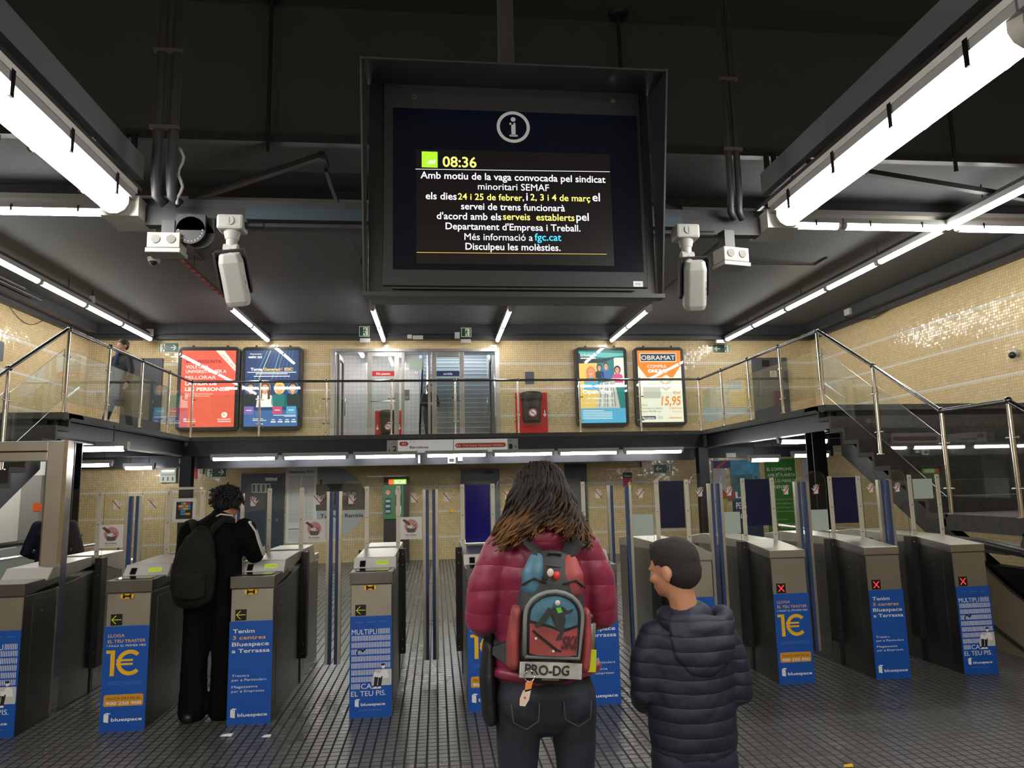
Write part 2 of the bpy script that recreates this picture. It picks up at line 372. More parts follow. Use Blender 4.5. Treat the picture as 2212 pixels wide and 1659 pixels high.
# ================================================================ the setting
XL, XR, YB, ZG, ZC, ZH = -7.71, 9.31, 16.5, 2.65, 5.33, 7.0      # side walls, back wall, gallery floor, low and high ceiling
GL, GR, YG, YN = -4.634, 5.406, 14.0, 9.4                        # gallery edges: left, right, front of back strip, near end of side strips
STR = (.504, 1.073, 1.638, 2.2, 3.235, 3.88, 4.48)
C1, C2, MO = (.50, .385, .20), (.62, .495, .285), (.27, .21, .12)
TB = tile_mat('tan_mosaic_back', 0, C1, C2, MO, stripes=STR, tilt=.09)
TS = tile_mat('tan_mosaic_side', 1, C1, C2, MO, stripes=STR, tilt=.09)
TW = tile_mat('white_wall_tiles', 0, (.46, .46, .47), (.52, .52, .53), (.34, .34, .34), size=.11, tilt=.02)
TWS = tile_mat('white_wall_tiles_side', 1, (.46, .46, .47), (.52, .52, .53), (.34, .34, .34), size=.11, tilt=.02)
FLM = floor_mat()
b = MB().box(XL-.3, XR+.3, -3.3, YB+.3, -.15, 0, FLM); struct('floor', b)
EX0, EX1, EZ = -2.40, 1.50, 4.84
b = MB(); b.box(XL-.3, XR+.3, YB, YB+.25, 0, ZG-.3, TB); b.box(XL-.3, EX0, YB, YB+.25, ZG-.3, ZH, TB); b.box(EX1, XR+.3, YB, YB+.25, ZG-.3, ZH, TB)
b.box(EX0, EX1, YB, YB+.25, EZ, ZH, TB); b.box(EX0, EX1, YB, YB+.25, ZG-.3, ZG-.01, TB); struct('wall_back', b)
struct('wall_left', MB().box(XL-.3, XL, -3, YB, 0, ZH, TS)); struct('wall_right', MB().box(XR, XR+.3, -3, YB, 0, ZH, TS))
struct('wall_front', MB().box(XL-.3, XR+.3, -3.3, -3, 0, ZH, TB))
b = MB(); b.box(XL, XR, 7.5, YB, ZC, ZC+.3, CEIL); b.box(XL, XR, -3, 7.5, ZH, ZH+.2, CEIL); b.box(XL, XR, 7.5, 7.7, ZC+.3, ZH, CEIL); struct('ceiling', b)
b = MB(); b.box(XL, XR, 16.12, YB, 5.12, ZC, BEAMM); b.box(XL, XR, 16.3, YB, 5.03, 5.12, BEAMM); struct('trim_1', b)
b = MB(); b.box(XR-.34, XR, -3, 16.1, 5.12, ZC, BEAMM); b.box(XR-.12, XR, -3, 16.1, 5.03, 5.12, BEAMM); b.box(XR-.15, XR, -3, 7.45, 5.33, 5.6, BEAMM); struct('trim_2', b)
b = MB(); b.box(XL, XL+.34, -3, 16.1, 5.12, ZC, BEAMM); b.box(XL, XL+.12, -3, 16.1, 5.03, 5.12, BEAMM); b.cyl((XL+.45, 3, 5.2), (XL+.45, 13.6, 5.2), .035, BEAMM); b.cyl((XL+.55, 3, 5.22), (XL+.55, 12.9, 5.22), .03, BEAMM); struct('trim_3', b)
# step line where the high bay ends
b = MB(); b.box(XL+.34, XR-.34, 7.40, 7.5, ZC, ZC+.10, BEAMM); struct('trim_4', b)
# mezzanine: concrete floor, then the steel frame below it
b = MB()
b.box(XL, XR, YG, YB, ZG-.08, ZG, CONC); b.box(XL, GL, YN, YG, ZG-.08, ZG, CONC); b.box(GR, XR, YN, YG, ZG-.08, ZG, CONC)
struct('mezzanine_floor', b)
b = MB()
def ibeam(b, p0, p1, h, w, m):
    b.bar(Vector(p0)+Vector((0, 0, h/2-.01)), Vector(p1)+Vector((0, 0, h/2-.01)), w, .02, m)
    b.bar(Vector(p0)-Vector((0, 0, h/2-.01)), Vector(p1)-Vector((0, 0, h/2-.01)), w, .02, m); b.bar(p0, p1, .02, h-.04, m)
b.box(GL-.02, GR+.02, YG+.01, YG+.05, 2.30, ZG-.08, FRAME); b.box(GL-.02, GR+.02, YG-.03, YG+.05, 2.29, 2.32, FRAME)
for x, sgn in ((GL, -1), (GR, 1)):
    ibeam(b, (x+sgn*.10, YN, 2.43), (x+sgn*.10, YG, 2.43), .28, .17, FRAME)
    b.box(min(x+sgn*.2, x+sgn*3.0), max(x+sgn*.2, x+sgn*3.0), YN+.02, YN+.06, 2.29, ZG-.08, FRAME)
ibeam(b, (GL, 14.55, 2.19), (GR, 14.55, 2.19), .24, .14, FRAME)
for y in (11.0, 12.4, 15.2):
    b.box(XL, GL-.2, y, y+.10, 2.36, ZG-.08, FRAME); b.box(GR+.2, XR, y, y+.10, 2.36, ZG-.08, FRAME)
b.box(XL, XR, 15.9, 16.0, 2.15, 2.5, FRAME)
struct('trim_5', b)
b = MB(); b.box(XL, XR, YG+.05, YB, ZG-.10, ZG-.08, BEAMM); b.box(XL, GL-.02, YN+.06, YG+.05, ZG-.10, ZG-.08, BEAMM); b.box(GR+.02, XR, YN+.06, YG+.05, ZG-.10, ZG-.08, BEAMM)
struct('trim_6', b)
def column(x, y, lab):
    b = MB(); b.box(x-.10, x+.10, y-.10, y-.085, 0, 2.30, FRAME); b.box(x-.10, x+.10, y+.085, y+.10, 0, 2.30, FRAME); b.box(x-.012, x+.012, y-.086, y+.086, 0, 2.30, FRAME)
    b.box(x-.14, x+.14, y-.14, y+.14, 0, .015, FRAME)
    solo('steel_column', b, lab, 'column', 'steel columns under the gallery')
column(-4.655, 14.0, 'dark blue steel column under the far left corner of the gallery'); column(5.37, 14.0, 'dark blue steel column under the far right corner of the gallery')
column(-4.78, 9.93, 'dark blue steel column at the near end of left gallery, behind the steel portal'); column(5.55, 9.93, 'dark blue steel column at the near end of right gallery beside the stairs')
# ---------------------------------------------------------------- folded concrete stairs on each side, 8 risers, landing, then on down to the floor
RZ, TD = .1785, .30
def stairs(sgn, lab):
    x0 = GR if sgn > 0 else GL; x1 = XR-.03 if sgn > 0 else XL+.03; xa, xb = min(x0, x1), max(x0, x1)
    y, z = 9.525, ZG; top = [(y+.35, z), (y, z)]
    root = thing('staircase', lab, 'stairs', (x0, y, 0))
    for i in range(8):
        z -= RZ; top += [(y, z)]; y -= TD; top += [(y, z)]
    low = [(p[0]+.05, p[1]-.055) for p in top]
    poly = top+low[::-1]
    b = MB().prism(poly, 0, xa, xb, CONC)
    part('flight', b, root, 'folded concrete upper flight with open underside', world=True)
    yl, zl = y, z                                   # landing
    b = MB().box(xa, xb, yl-1.02, yl+.05, zl-.17, zl, CONC); part('landing', b, root, world=True)
    y2, z2 = yl-1.02, zl; top = [(y2, z2)]
    for i in range(6):
        z2 -= RZ; top += [(y2, z2)]; y2 -= TD; top += [(y2, z2)]
    top += [(y2, 0), (y2+.35, 0)]; poly = top+[(yl-.9, zl-.26)]
    part('flight', MB().prism(poly, 0, xa, xb, CONC), root, world=True)
    xs = x0+sgn*.42
    for xx in (xs, x1-sgn*.35):
        b = MB(); sl = RZ/TD
        ya, za = 9.62, ZG-.40; yb = yl-.05; zb = za-(ya-yb)*sl
        b.prism([(ya, za+.02), (ya, za-.30), (yb, zb-.34), (yb, zb-.04)], 0, xx-.07, xx+.07, FRAME)
        b.prism([(yb, zb-.04), (yb, zb-.34), (yl-1.0, zb-.34), (yl-1.0, zb-.04)], 0, xx-.07, xx+.07, FRAME)
        yc = yl-1.0; zc_ = zb-.34
        b.prism([(yc, zb-.04), (yc, zc_), (yc-(zc_)/sl, 0), (yc-(zc_)/sl-.35, 0)], 0, xx-.07, xx+.07, FRAME)
        part('stringer', b, root, 'dark blue steel stringer', world=True)
    return root
stairs(1, 'dark concrete staircase with folded steps descending from the right gallery')
stairs(-1, 'dark concrete staircase with folded steps descending from the left gallery')
# ---------------------------------------------------------------- tubular railings with glass infill
def rail_run(name, lab, pts, base, infill=True, group='glazed tubular railings of the gallery', ball_=True, first=True, last=True):
    """pts: posts with rail height; base: z of each post's foot"""
    root = thing(name, lab, 'railing', (pts[0][0], pts[0][1], base[0]), 0, group)
    b = MB()
    for p, q in zip(pts, pts[1:]): b.cyl(p, q, .024, mat('dark_chrome', (.20, .20, .20), .2, 1.), 12)
    part('handrail', b, root, 'dark polished handrail', world=True)
    for i, (p, z) in enumerate(zip(pts, base)):
        if (i == len(pts)-1 and not last) or (i == 0 and not first): continue
        b = MB(); b.cyl((p[0], p[1], z), (p[0], p[1], p[2]-.02), .0215, STEELB, 12); b.ball((p[0], p[1], p[2]+.004), .038, mat('dark_chrome', (.20, .20, .20), .2, 1.), 14, 8)
        b.cyl((p[0], p[1], z), (p[0], p[1], z+.012), .045, STEELB, 12)
        part('post', b, root, 'bright steel post with ball cap', world=True)
    if infill:
        for i in range(len(pts)-1):
            p, q = Vector(pts[i]), Vector(pts[i+1]); d = Vector((q.x-p.x, q.y-p.y, 0)).normalized()*.045
            za, zb = base[i], base[i+1]
            # the pane follows the rail's slope: its foot and head are offsets below the rail
            L = [(p+d), (q-d)]; lo = .92; hi = .26
            nrm = Vector((-d.y, d.x, 0)).normalized()*.004; vs = []
            for sgn in (-1, 1):
                vs += [Vector((L[0].x, L[0].y, p.z-lo))+nrm*sgn, Vector((L[1].x, L[1].y, q.z-lo))+nrm*sgn, Vector((L[1].x, L[1].y, q.z-hi))+nrm*sgn, Vector((L[0].x, L[0].y, p.z-hi))+nrm*sgn]
            g = MB(); g.add(vs, [(0, 1, 2, 3), (7, 6, 5, 4)], GLASS); g.add(vs, [(0, 4, 5, 1), (1, 5, 6, 2), (2, 6, 7, 3), (3, 7, 4, 0)], GLEDGE)
            part('glass_pane', g, root, 'clear glass infill pane', world=True)
            c = MB()
            for pt, s in ((L[0], 1), (L[1], -1)):
                zt = (p.z if s > 0 else q.z)
                for o in (hi+.09, lo-.09): c.cyl((pt.x-d.x*s, pt.y-d.y*s, zt-o), (pt.x+d.x*s*.6, pt.y+d.y*s*.6, zt-o), .011, STEELB, 8)
            part('clamp', c, root, world=True)
    return root
zr = 3.715
fx = [GL]+[GL+(GR-GL)*k/8 for k in range(1, 8)]+[GR]
rail_run('gallery_railing', 'long straight glass railing along the front of the back gallery', [(x, YG+.04, zr) for x in fx], [ZG]*9)
ys = [YG, 12.94, 11.76, 10.6, 9.45]
rail_run('gallery_railing', 'glass railing of the left gallery, running toward the camera', [(GL-.03, y, zr) for y in ys[1:]], [ZG]*4)
rail_run('gallery_railing', 'glass railing of the right gallery, running toward the camera', [(GR+.03, y, zr) for y in ys[1:]], [ZG]*4)
for sgn, x, nm in ((-1, GL-.03, 'left'), (1, GR+.03, 'right')):
    o = Vector((x, YG, zr)); b = MB().cyl((x, 14.0, zr), (x, 12.94, zr), .024, mat('dark_chrome', (.2, .2, .2), .2, 1.), 12)
    g = MB(); n = .004; g.box(x-n, x+n, 12.99, 13.95, zr-.92, zr-.26, GLASS)
    t = thing('gallery_railing', 'short glazed corner bay joining the back gallery railing to the %s one' % nm, 'railing', (x, 13.5, ZG), 0, 'glazed tubular railings of the gallery')
    part('handrail', b, t, world=True); part('glass_pane', g, t, world=True)
def zsl(y): return 3.725-(9.408-y)*(1.11/1.90) if y > 7.2 else 2.32
for sgn, x, nm in ((1, GR+.03, 'right'), (-1, GL-.03, 'left')):
    pts = [(x, 9.42, 3.712), (x, 8.232, 3.007), (x, 7.115, 2.32), (x, 6.20, 2.32), (x, 5.3, 1.78), (x, 4.4, 1.25)]
    base = [ZG-.02, 1.90, 1.216, 1.216, .68, .15]
    rail_run('stair_railing', 'glass railing with dark sloping handrail on the edge of the %s staircase' % nm, pts, base, group='railings of the two staircases', first=False)
# ---------------------------------------------------------------- fluorescent lamps
LAMPS = {}
def lamp(loc, L, lab, group, rz=0., warm=False, z_h=.07, w=.10, r=.045, clips=0, power=1.0):
    """batten lamp: grey housing above, glowing diffuser below, grey end caps; runs along local Y"""
    t = thing('fluorescent_lamp', lab, 'lamp', loc, rz, group)
    k = (round(L, 2), warm, round(w, 3), round(r, 3), clips)
    if k not in LAMPS:
        hb = MB().box(-w/2, w/2, -L/2, L/2, r*.3, r*.3+z_h, mat('lamp_housing_grey', (.30, .30, .29), .5)); fixm = hb.mesh('housing'); fixn(fixm)
        tb = MB().tube([(0, -L/2+.05, 0), (0, L/2-.05, 0)], r, TUBEW if warm else TUBEM, 12).mesh('diffuser')
        fixn(tb); lst = [('housing', fixm), ('diffuser', tb)]
        for s in (-1, 1):
            cb = MB().cyl((0, s*(L/2-.05), 0), (0, s*(L/2-.004), 0), r*1.05, mat('lamp_cap_grey', (.42, .41, .37), .5), 12, r2=r*.8).mesh('end_cap'); fixn(cb); lst.append(('end_cap', cb))
        for i in range(clips):
            y = -L/2+(i+.5)*L/clips
            for s in (-1, 1): cb = MB().box(s*w*.5-.006, s*w*.5+.006, y-.012, y+.012, -r*.5, r*1.0, mat('dark_chrome', (.2, .2, .2), .2, 1.)).mesh('clip'); fixn(cb); lst.append(('clip', cb))
        LAMPS[k] = lst
    for nm, me in LAMPS[k]:
        o = bpy.data.objects.new(nm, me); COL.objects.link(o); o.parent = t
    return t
ordn = ['nearest the back wall', 'second from the back wall', 'third from the back wall', 'fourth from the back wall', 'fifth from the back wall', 'sixth from the back wall', 'seventh from the back wall', 'eighth from the back wall', 'ninth from the back wall']
for x, n, nm in ((-6.28, 6, 'left wall row'), (7.0, 6, 'right wall row')):
    for i in range(n):
        y = 16.2-.75-1.5*i
        lamp((x, y, 5.0), 1.49, 'fluorescent ceiling lamp in the %s, %s' % (nm, ordn[i]), 'lamps of the '+nm, warm=(i in (2, 4) and x > 0) or (i == 2 and x < 0))
    b = MB().box(x-.03, x+.03, 16.2-1.5*n, 16.2, 5.085, 5.14, BLACKM)
    for y in (15, 12.6, 10.2, 8.0): b.cyl((x, y, 5.13), (x, y, ZC-.004), .010, BLACKM, 8)
    solo('lamp_channel', b, 'black channel on rods carrying the %s of ceiling lamps' % nm, 'channel', 'black lamp channels')
for x, nm in ((-3.79, 'far left'), (-1.19, 'centre left'), (1.45, 'centre right'), (4.19, 'far right')):
    for i in range(2):
        lamp((x, 16.35-.75-1.5*i, 5.0), 1.49, 'fluorescent ceiling lamp in the %s middle row, %s' % (nm, ('at the back wall', 'at its near end')[i]), 'lamps in the four middle rows', w=.09, r=.04)
    b = MB().box(x-.02, x+.02, 7.6, 16.10, 5.088, 5.13, BLACKM); b.box(x-.05, x+.05, 13.22, 13.33, 4.96, 5.085, mat('lamp_housing_grey', (.3, .3, .29), .5))
    for y in (15.8, 13.5, 11.3, 9.2): b.cyl((x, y, 5.12), (x, y, ZC-.004), .010, BLACKM, 8)
    solo('lamp_channel', b, 'black channel above the %s middle row of lamps, running toward the screen' % nm, 'channel', 'black lamp channels')
YT = 8.67
for i, x in enumerate((-4.62, -6.2)): lamp((x, YT, 5.0), 1.5, 'bright transverse ceiling lamp at left, %s' % ('next to the wide trunking gap', 'close to the left wall row')[i], 'lamps across the hall', math.pi/2, w=.12, r=.055, clips=2)
for i, x in enumerate((4.70, 6.22, 7.88)): lamp((x, YT, 5.0), 1.5, 'bright transverse ceiling lamp at right, %s' % ('inner one behind the near lamp', 'meeting the right wall row', 'beyond the right wall row')[i], 'lamps across the hall', math.pi/2, w=.12, r=.055, clips=2)
b = MB().box(XL+.35, XR-.35, YT-.02, YT+.10, 5.20, 5.325, BEAMM); b.box(XL+.35, XR-.35, YT-.05, YT+.08, 5.14, 5.20, mat('lamp_housing_grey', (.3, .3, .29), .5)); b.box(-3.9, 4.0, YT-.04, YT+.04, 5.06, 5.14, BEAMM)
solo('lamp_trunking', b, 'grey trunking across the hall behind the information screen', 'trunking')
# lamps under the gallery front
n = 7; x0s = [-4.21, -2.90, -1.58, -.22, 1.09, 2.39, 3.72]
for i, x in enumerate(x0s):
    lamp((x+.615, YG-.10, 2.235), 1.22, 'white fluorescent lamp under the gallery front, %s from the left' % ['first', 'second', 'third', 'fourth', 'fifth', 'sixth', 'seventh'][i], 'row of lamps under the gallery front', math.pi/2, w=.09, r=.042)
b = MB()
for x in x0s: b.box(x+.1, x+.14, YG-.12, YG, 2.26, 2.30, BEAMM); b.box(x+1.1, x+1.14, YG-.12, YG, 2.26, 2.30, BEAMM)
solo('lamp_bracket', b, 'dark brackets holding the lamp row under the gallery front', 'bracket')
def ceil_lamp(pa, pb, Y, lab, L=None):
    a = PY(*pa, Y); c = PY(*pb, Y); x = (a.x+c.x)/2; z = (a.z+c.z)/2; L = L or (c.x-a.x)
    lamp((x, Y, z), L, lab, 'single lamps under the side galleries', math.pi/2, w=.10, r=.05)
    b = MB()
    for s in (-1, 1): b.cyl((x+s*L*.3, Y, z+.07), (x+s*L*.3, Y, ZG-.09), .008, BLACKM, 6)
    solo('suspension_rod', b, 'thin rods holding the '+lab, 'rod')
ceil_lamp((150, 968), (240, 968), 10.35, 'near lamp under the left gallery beside the column', 1.0)
ceil_lamp((150, 1003), (243, 1004), 14.6, 'far lamp under the left gallery')
lamp((-6.95, 11.4, 2.40), 1.0, 'lamp high under the left gallery over the pale partition', 'single lamps under the side galleries', math.pi/2, w=.10, r=.05)  # added lamp, hidden behind the portal header, to brighten the partition
ceil_lamp((267, 1009), (335, 1010), 15.6, 'lamp under the left gallery by the back wall')
ceil_lamp((1680, 953), (1790, 951), 11.15, 'near lamp under the right gallery beside the column')
ceil_lamp((1617, 993), (1684, 991), 13.2, 'middle lamp under the right gallery above the green banner')
ceil_lamp((1710, 984), (1792, 981), 14.2, 'far lamp under the right gallery behind the column')
# near lamps over the gates, either side of the screen, and the suspended frame they hang from
for x, nm in ((-1.51, 'left'), (1.845, 'right')):
    for i, y0 in enumerate((1.81, .18, -1.45, -2.98)):
        lamp((x, y0+.81 if i < 3 else y0+.76, 3.0), 1.62 if i < 3 else 1.5, 'large near fluorescent lamp overhead, %s of the information screen%s' % (nm, ('', ', section above the viewer', ', section behind the viewer', ', rearmost section')[i]), 'near lamps beside the screen', w=.15, r=.066, clips=4)
for i, x in enumerate((-5.2, -3.6, 3.9, 5.5)):  # unseen lamps added to brighten the surfaces that face the camera
    lamp((x, -1.6, 3.6), 1.5, 'lamp of the crosswise row behind the viewer, %s' % ('leftmost', 'second from left', 'third from left', 'rightmost')[i], 'lamps behind the viewer', math.pi/2, w=.12, r=.055)
for sgn, x, nm in ((-1, -1.51, 'left'), (1, 1.845, 'right')):
    b = MB(); xi = x+.075*(-sgn)
    b.box(x-.075, x+.075, -2.8, 3.50, 3.085, 3.11, BLACKM); b.box(x+.05*(-sgn)-.02, x+.05*(-sgn)+.02, -2.8, 3.52, 3.16, 3.28, mat('tray_grey', (.085, .085, .09), .5))
    b.box(x-.088, x+.088, 3.44, 3.66, 2.945, 3.045, mat('lamp_cap_pale', (.55, .54, .50), .5)); b.box(x-.08, x+.08, -2.8, 3.44, 3.055, 3.085, mat('lamp_cap_pale', (.55, .54, .50), .5))
    for y in (3.3, 2.3, 1.3, .5): b.box(x-.012, x+.012, y-.012, y+.012, 3.1, 3.17, BLACKM)
    solo('lamp_support', b, 'grey tray and pale end box holding the near %s lamp' % nm, 'support')
# ================================================================ suspended frame, screen and cameras
YF = 3.52
b = MB(); b.box(-1.42, 1.75, YF, YF+.06, 2.93, 3.03, BLACKM); b.box(-1.5, 1.83, YF+.02, YF+.08, 3.03, 3.075, BEAMM)
b.box(-.93, -.30, YF-.05, YF, 2.95, 3.01, mat('blue_grey_channel', (.035, .055, .07), .4, .3)); b.box(1.05, 1.30, YF-.05, YF, 2.95, 3.01, mat('blue_grey_channel', (.035, .055, .07), .4, .3))
solo('suspended_beam', b, 'black steel beam hanging across behind the information screen', 'beam')
def pipe(xs, y, z0, z1, r, lab, extra=None):
    b = MB()
    for x in xs: b.tube([(x, y, z1), (x, y, z0+.12), (x, y+.02, z0+.03), (x+.03, y+.05, z0)], r, BLACKM, 12)
    for z in (3.35, 3.75, 4.6, 5.6): b.box(min(xs)-r-.008, max(xs)+r+.008, y-r-.006, y-r+.012, z, z+.02, STEELD)
    if extra: extra(b)
    solo('conduit_pipe', b, lab, 'pipe', 'black conduits dropping from the high ceiling')
def flex(b): b.tube([(-1.235, 3.40, 3.28+.0)]+[(-1.22+.012*math.sin(i*1.3), 3.40, 3.26-i*.03) for i in range(10)], .007, mat('flex_grey', (.25, .25, .25), .5), 8)
pipe((-1.325, -1.255), 3.38, 3.0, ZH-.004, .024, 'pair of thick black conduits dropping to the beam left of the screen', flex)
pipe((1.555, 1.60), 3.42, 3.0, ZH-.004, .018, 'pair of thin black conduits dropping to the beam right of the screen')
b = MB().box(.345, .425, 3.46, 3.53, 3.605, ZH-.004, mat('dark_post_grey', (.035, .035, .036), .5)); solo('hanger_post', b, 'dark square post dropping from the ceiling to the top of the screen', 'post')
for x, y, z0, z1, lab in ((-1.76, 7.33, 5.17, ZH-.004, 'thin black rod hanging from the high ceiling left of the screen'), (2.12, 7.33, 5.17, ZH-.004, 'thin black rod hanging from the high ceiling right of the screen'), (6.12, 7.33, 5.17, ZH-.004, 'thin black rod hanging from the high ceiling at far right')):
    b = MB().cyl((x, y, z0), (x, y, z1), .022, BLACKM, 8); b.cyl((x, y, z1-.05), (x, y, z1), .10, BLACKM, 12, r2=.12)
    solo('hanger_rod', b, lab, 'rod', 'thin hanger rods')
b = MB().bar((-1.19, 7.33, 5.15), (-2.95, 8.60, 5.15), .07, .06, BLACKM); b.bar((1.45, 7.33, 5.15), (3.2, 8.60, 5.15), .07, .06, BLACKM); b.box(-1.22, -1.16, 7.3, 7.6, 5.13, 5.19, BLACKM); b.box(1.42, 1.48, 7.3, 7.6, 5.13, 5.19, BLACKM)
solo('diagonal_channel', b, 'pair of black diagonal channels fanning from the middle lamp rows to the trunking', 'channel')
b = MB().bar((3.9, 7.1, 5.15), (7.9, 8.05, 5.15), .07, .06, BLACKM); b.bar((-4.3, 7.1, 5.15), (-7.2, 8.05, 5.15), .07, .06, BLACKM)
solo('diagonal_channel', b, 'long black channels slanting to the side walls behind the near lamps', 'channel')
for px, py in ((280, 315), (1664, 352)):
    q = PY(px, py, 7.34); x, y = q.x, q.y
    b = MB()
    for s in (-1, 1): b.cyl((x+s*.045, y, q.z-.09), (x+s*.045, y, 5.34), .032, BLACKM, 12)
    solo('cable_gland', b, 'pair of small black cylinders below the ceiling step at %s' % ('left' if x < 0 else 'right'), 'fitting')
# ---------------------------------------------------------------- information screen
SY = 3.30
HS = mat('screen_housing_black', (.009, .010, .011), .38); HD = mat('screen_hood_grey', (.014, .015, .016), .42)
t = thing('information_screen', 'large black hooded information screen hanging in the middle of the hall', 'screen', (.38, SY, 2.50))
b = MB(); b.box(-.315, 1.085, SY, SY+.16, 2.515, 3.60, HS); part('housing', b, t, world=True, bev=.004)
b = MB(); yt, yb_ = SY-.28, SY-.02
def quad(b, a, c, d, e, m, th): 
    a, c, d, e = map(Vector, (a, c, d, e)); n = (c-a).cross(d-a).normalized()*th
    vs = [a, c, d, e, a+n, c+n, d+n, e+n]; b.add(vs, [(0, 1, 2, 3), (7, 6, 5, 4), (0, 4, 5, 1), (1, 5, 6, 2), (2, 6, 7, 3), (3, 7, 4, 0)], m)
quad(b, (-.325, SY+.01, 2.52), (-.325, SY-.05, 2.52), (-.325, yt, 3.56), (-.325, SY+.01, 3.62), HD, .008)
quad(b, (1.095, SY+.01, 2.52), (1.095, SY-.05, 2.52), (1.095, yt, 3.56), (1.095, SY+.01, 3.62), HD, -.008)
quad(b, (-.333, SY+.01, 3.60), (1.103, SY+.01, 3.60), (1.103, yt, 3.555), (-.333, yt, 3.555), HD, .008)
b.box(-.333, 1.103, SY-.07, SY, 2.500, 2.520, HD); part('hood', b, t, 'flared dark hood around the screen', world=True)
b = MB(); b.box(-.245, 1.040, SY-.012, SY, 2.565, 3.59, mat('bezel_dark', (.011, .012, .0135), .5)); part('bezel', b, t, world=True, bev=.003)
NAV = mat('screen_glass_navy', (.0022, .0042, .011), .15)
b = MB(); b.box(-.198, 1.020, SY-.016, SY-.011, 2.645, 3.462, NAV); y = SY-.0165
c = PY(1108, 278, SY); b.disc(c.x, c.z, .083, y, mat('symbol_grey', (.42, .44, .45), .5), .067, 40)
SG = mat('symbol_grey', (.42, .44, .45), .5)
b.disc(c.x, c.z+.040, .012, y, SG); b.rect(c.x-.010, c.x+.011, c.z-.045, c.z+.022, y, SG); b.rect(c.x-.019, c.x+.001, c.z+.012, c.z+.022, y, SG); b.rect(c.x-.020, c.x+.021, c.z-.050, c.z-.041, y, SG)
part('front_glass', b, t, 'dark navy front glass with a round i symbol', world=True)
b = MB(); b.box(-.088, .872, SY-.019, SY-.0162, 2.672, 3.250, mat('lcd_black', (.002, .002, .0025), .3, es=.003, ecol=(.5, .4, .45)))
E1 = emis('screen_white', (.88, .86, 1.0), 1.25); E2 = emis('screen_yellow', (1.0, .86, .16), 1.15); E3 = emis('screen_cyan', (.04, .62, 1.0), 1.1); E4 = emis('screen_lime', (.33, .70, .01), 1.1); E5 = emis('screen_pale_green', (.75, 1.0, .75), 1.1); E6 = emis('screen_gold', (.85, .55, .10), 1.0)
y = SY-.0195
def P(x_, y_): return PY(760+x_/3.16, 150+y_/3.16, SY)
def stx(s, xa, xb, yb, m, bold=.009, off=0.):
    a = P(xa, yb); c = P(xb, yb); n0 = len(b.v); b.text(s, a.x, c.x, (a.z+c.z)/2, y+off, m, bold=bold)
a = P(478, 680); c = P(585, 575); b.rect(a.x, c.x, a.z, c.z, y, E4)
cx, cz = (a.x+c.x)/2+.010, (a.z+c.z)/2-.013
for k in (-1, 1): b.disc(cx+k*.006, cz+k*.003, .011, y-.0003, E5, .007, 16, math.radians(200 if k > 0 else 20), math.radians(420 if k > 0 else 240))
for dx in (-.012, 0, .012): b.line(cx-.012+dx, cz-.010, cx+.008+dx, cz+.010, .0035, y-.0003, E5)
stx('08:36', 620, 850, 678, E2, .015)
a = P(435, 692); c = P(1755, 710); b.line(a.x, a.z, c.x, c.z, .0022, y, E1)
stx('Amb motiu de la vaga convocada pel sindicat', 470, 1725, 770, E1)
stx('minoritari SEMAF', 860, 1342, 836, E1)
stx('els dies', 505, 715, 898, E1); stx('24 i 25 de febrer', 724, 1160, 903, E2); stx(',', 1163, 1172, 905, E1); stx('i', 1188, 1198, 905, E1); stx('2, 3 i 4 de mar\u00e7', 1216, 1622, 908, E2); stx('el', 1638, 1688, 910, E1)
stx('servei de trens funcionar\u00e0', 745, 1450, 972, E1)
stx("d'acord amb els", 580, 1018, 1035, E1); stx('serveis  establerts', 1030, 1515, 1040, E2); stx('pel', 1528, 1612, 1042, E1)
stx("Departament d'Empresa i Treball.", 640, 1555, 1108, E1)
stx('M\u00e9s informaci\u00f3 a', 768, 1232, 1176, E1); stx('fgc.cat', 1245, 1426, 1178, E3)
stx('Disculpeu les mol\u00e8sties.', 775, 1420, 1243, E1)
a = P(443, 1258); c = P(1733, 1270); b.line(a.x, a.z, c.x, c.z, .0022, y, E6)
part('display', b, t, 'lit display with white and yellow service notice', world=True)
for x_ in (895, 1322):
    a = PY(x_, 214 if x_ < 1000 else 222, SY); m = MB().cyl((a.x, SY-.012, a.z), (a.x, SY-.020, a.z), .014, STEELD, 16); m.cyl((a.x, SY-.02, a.z), (a.x, SY-.022, a.z), .007, STEELB, 12); part('lock', m, t, world=True)
a = PY(1377, 615, SY); b = MB().rect(a.x-.024, a.x+.024, a.z-.014, a.z+.014, SY-.0125, W_); b.text('M3', a.x-.012, a.x+.012, a.z-.006, SY-.013, BK_, h=.011); part('sticker', b, t, world=True)
b = MB().box(-.20, .97, SY-.02, SY-.008, 2.548, 2.556, HD); part('lower_trim', b, t, world=True)
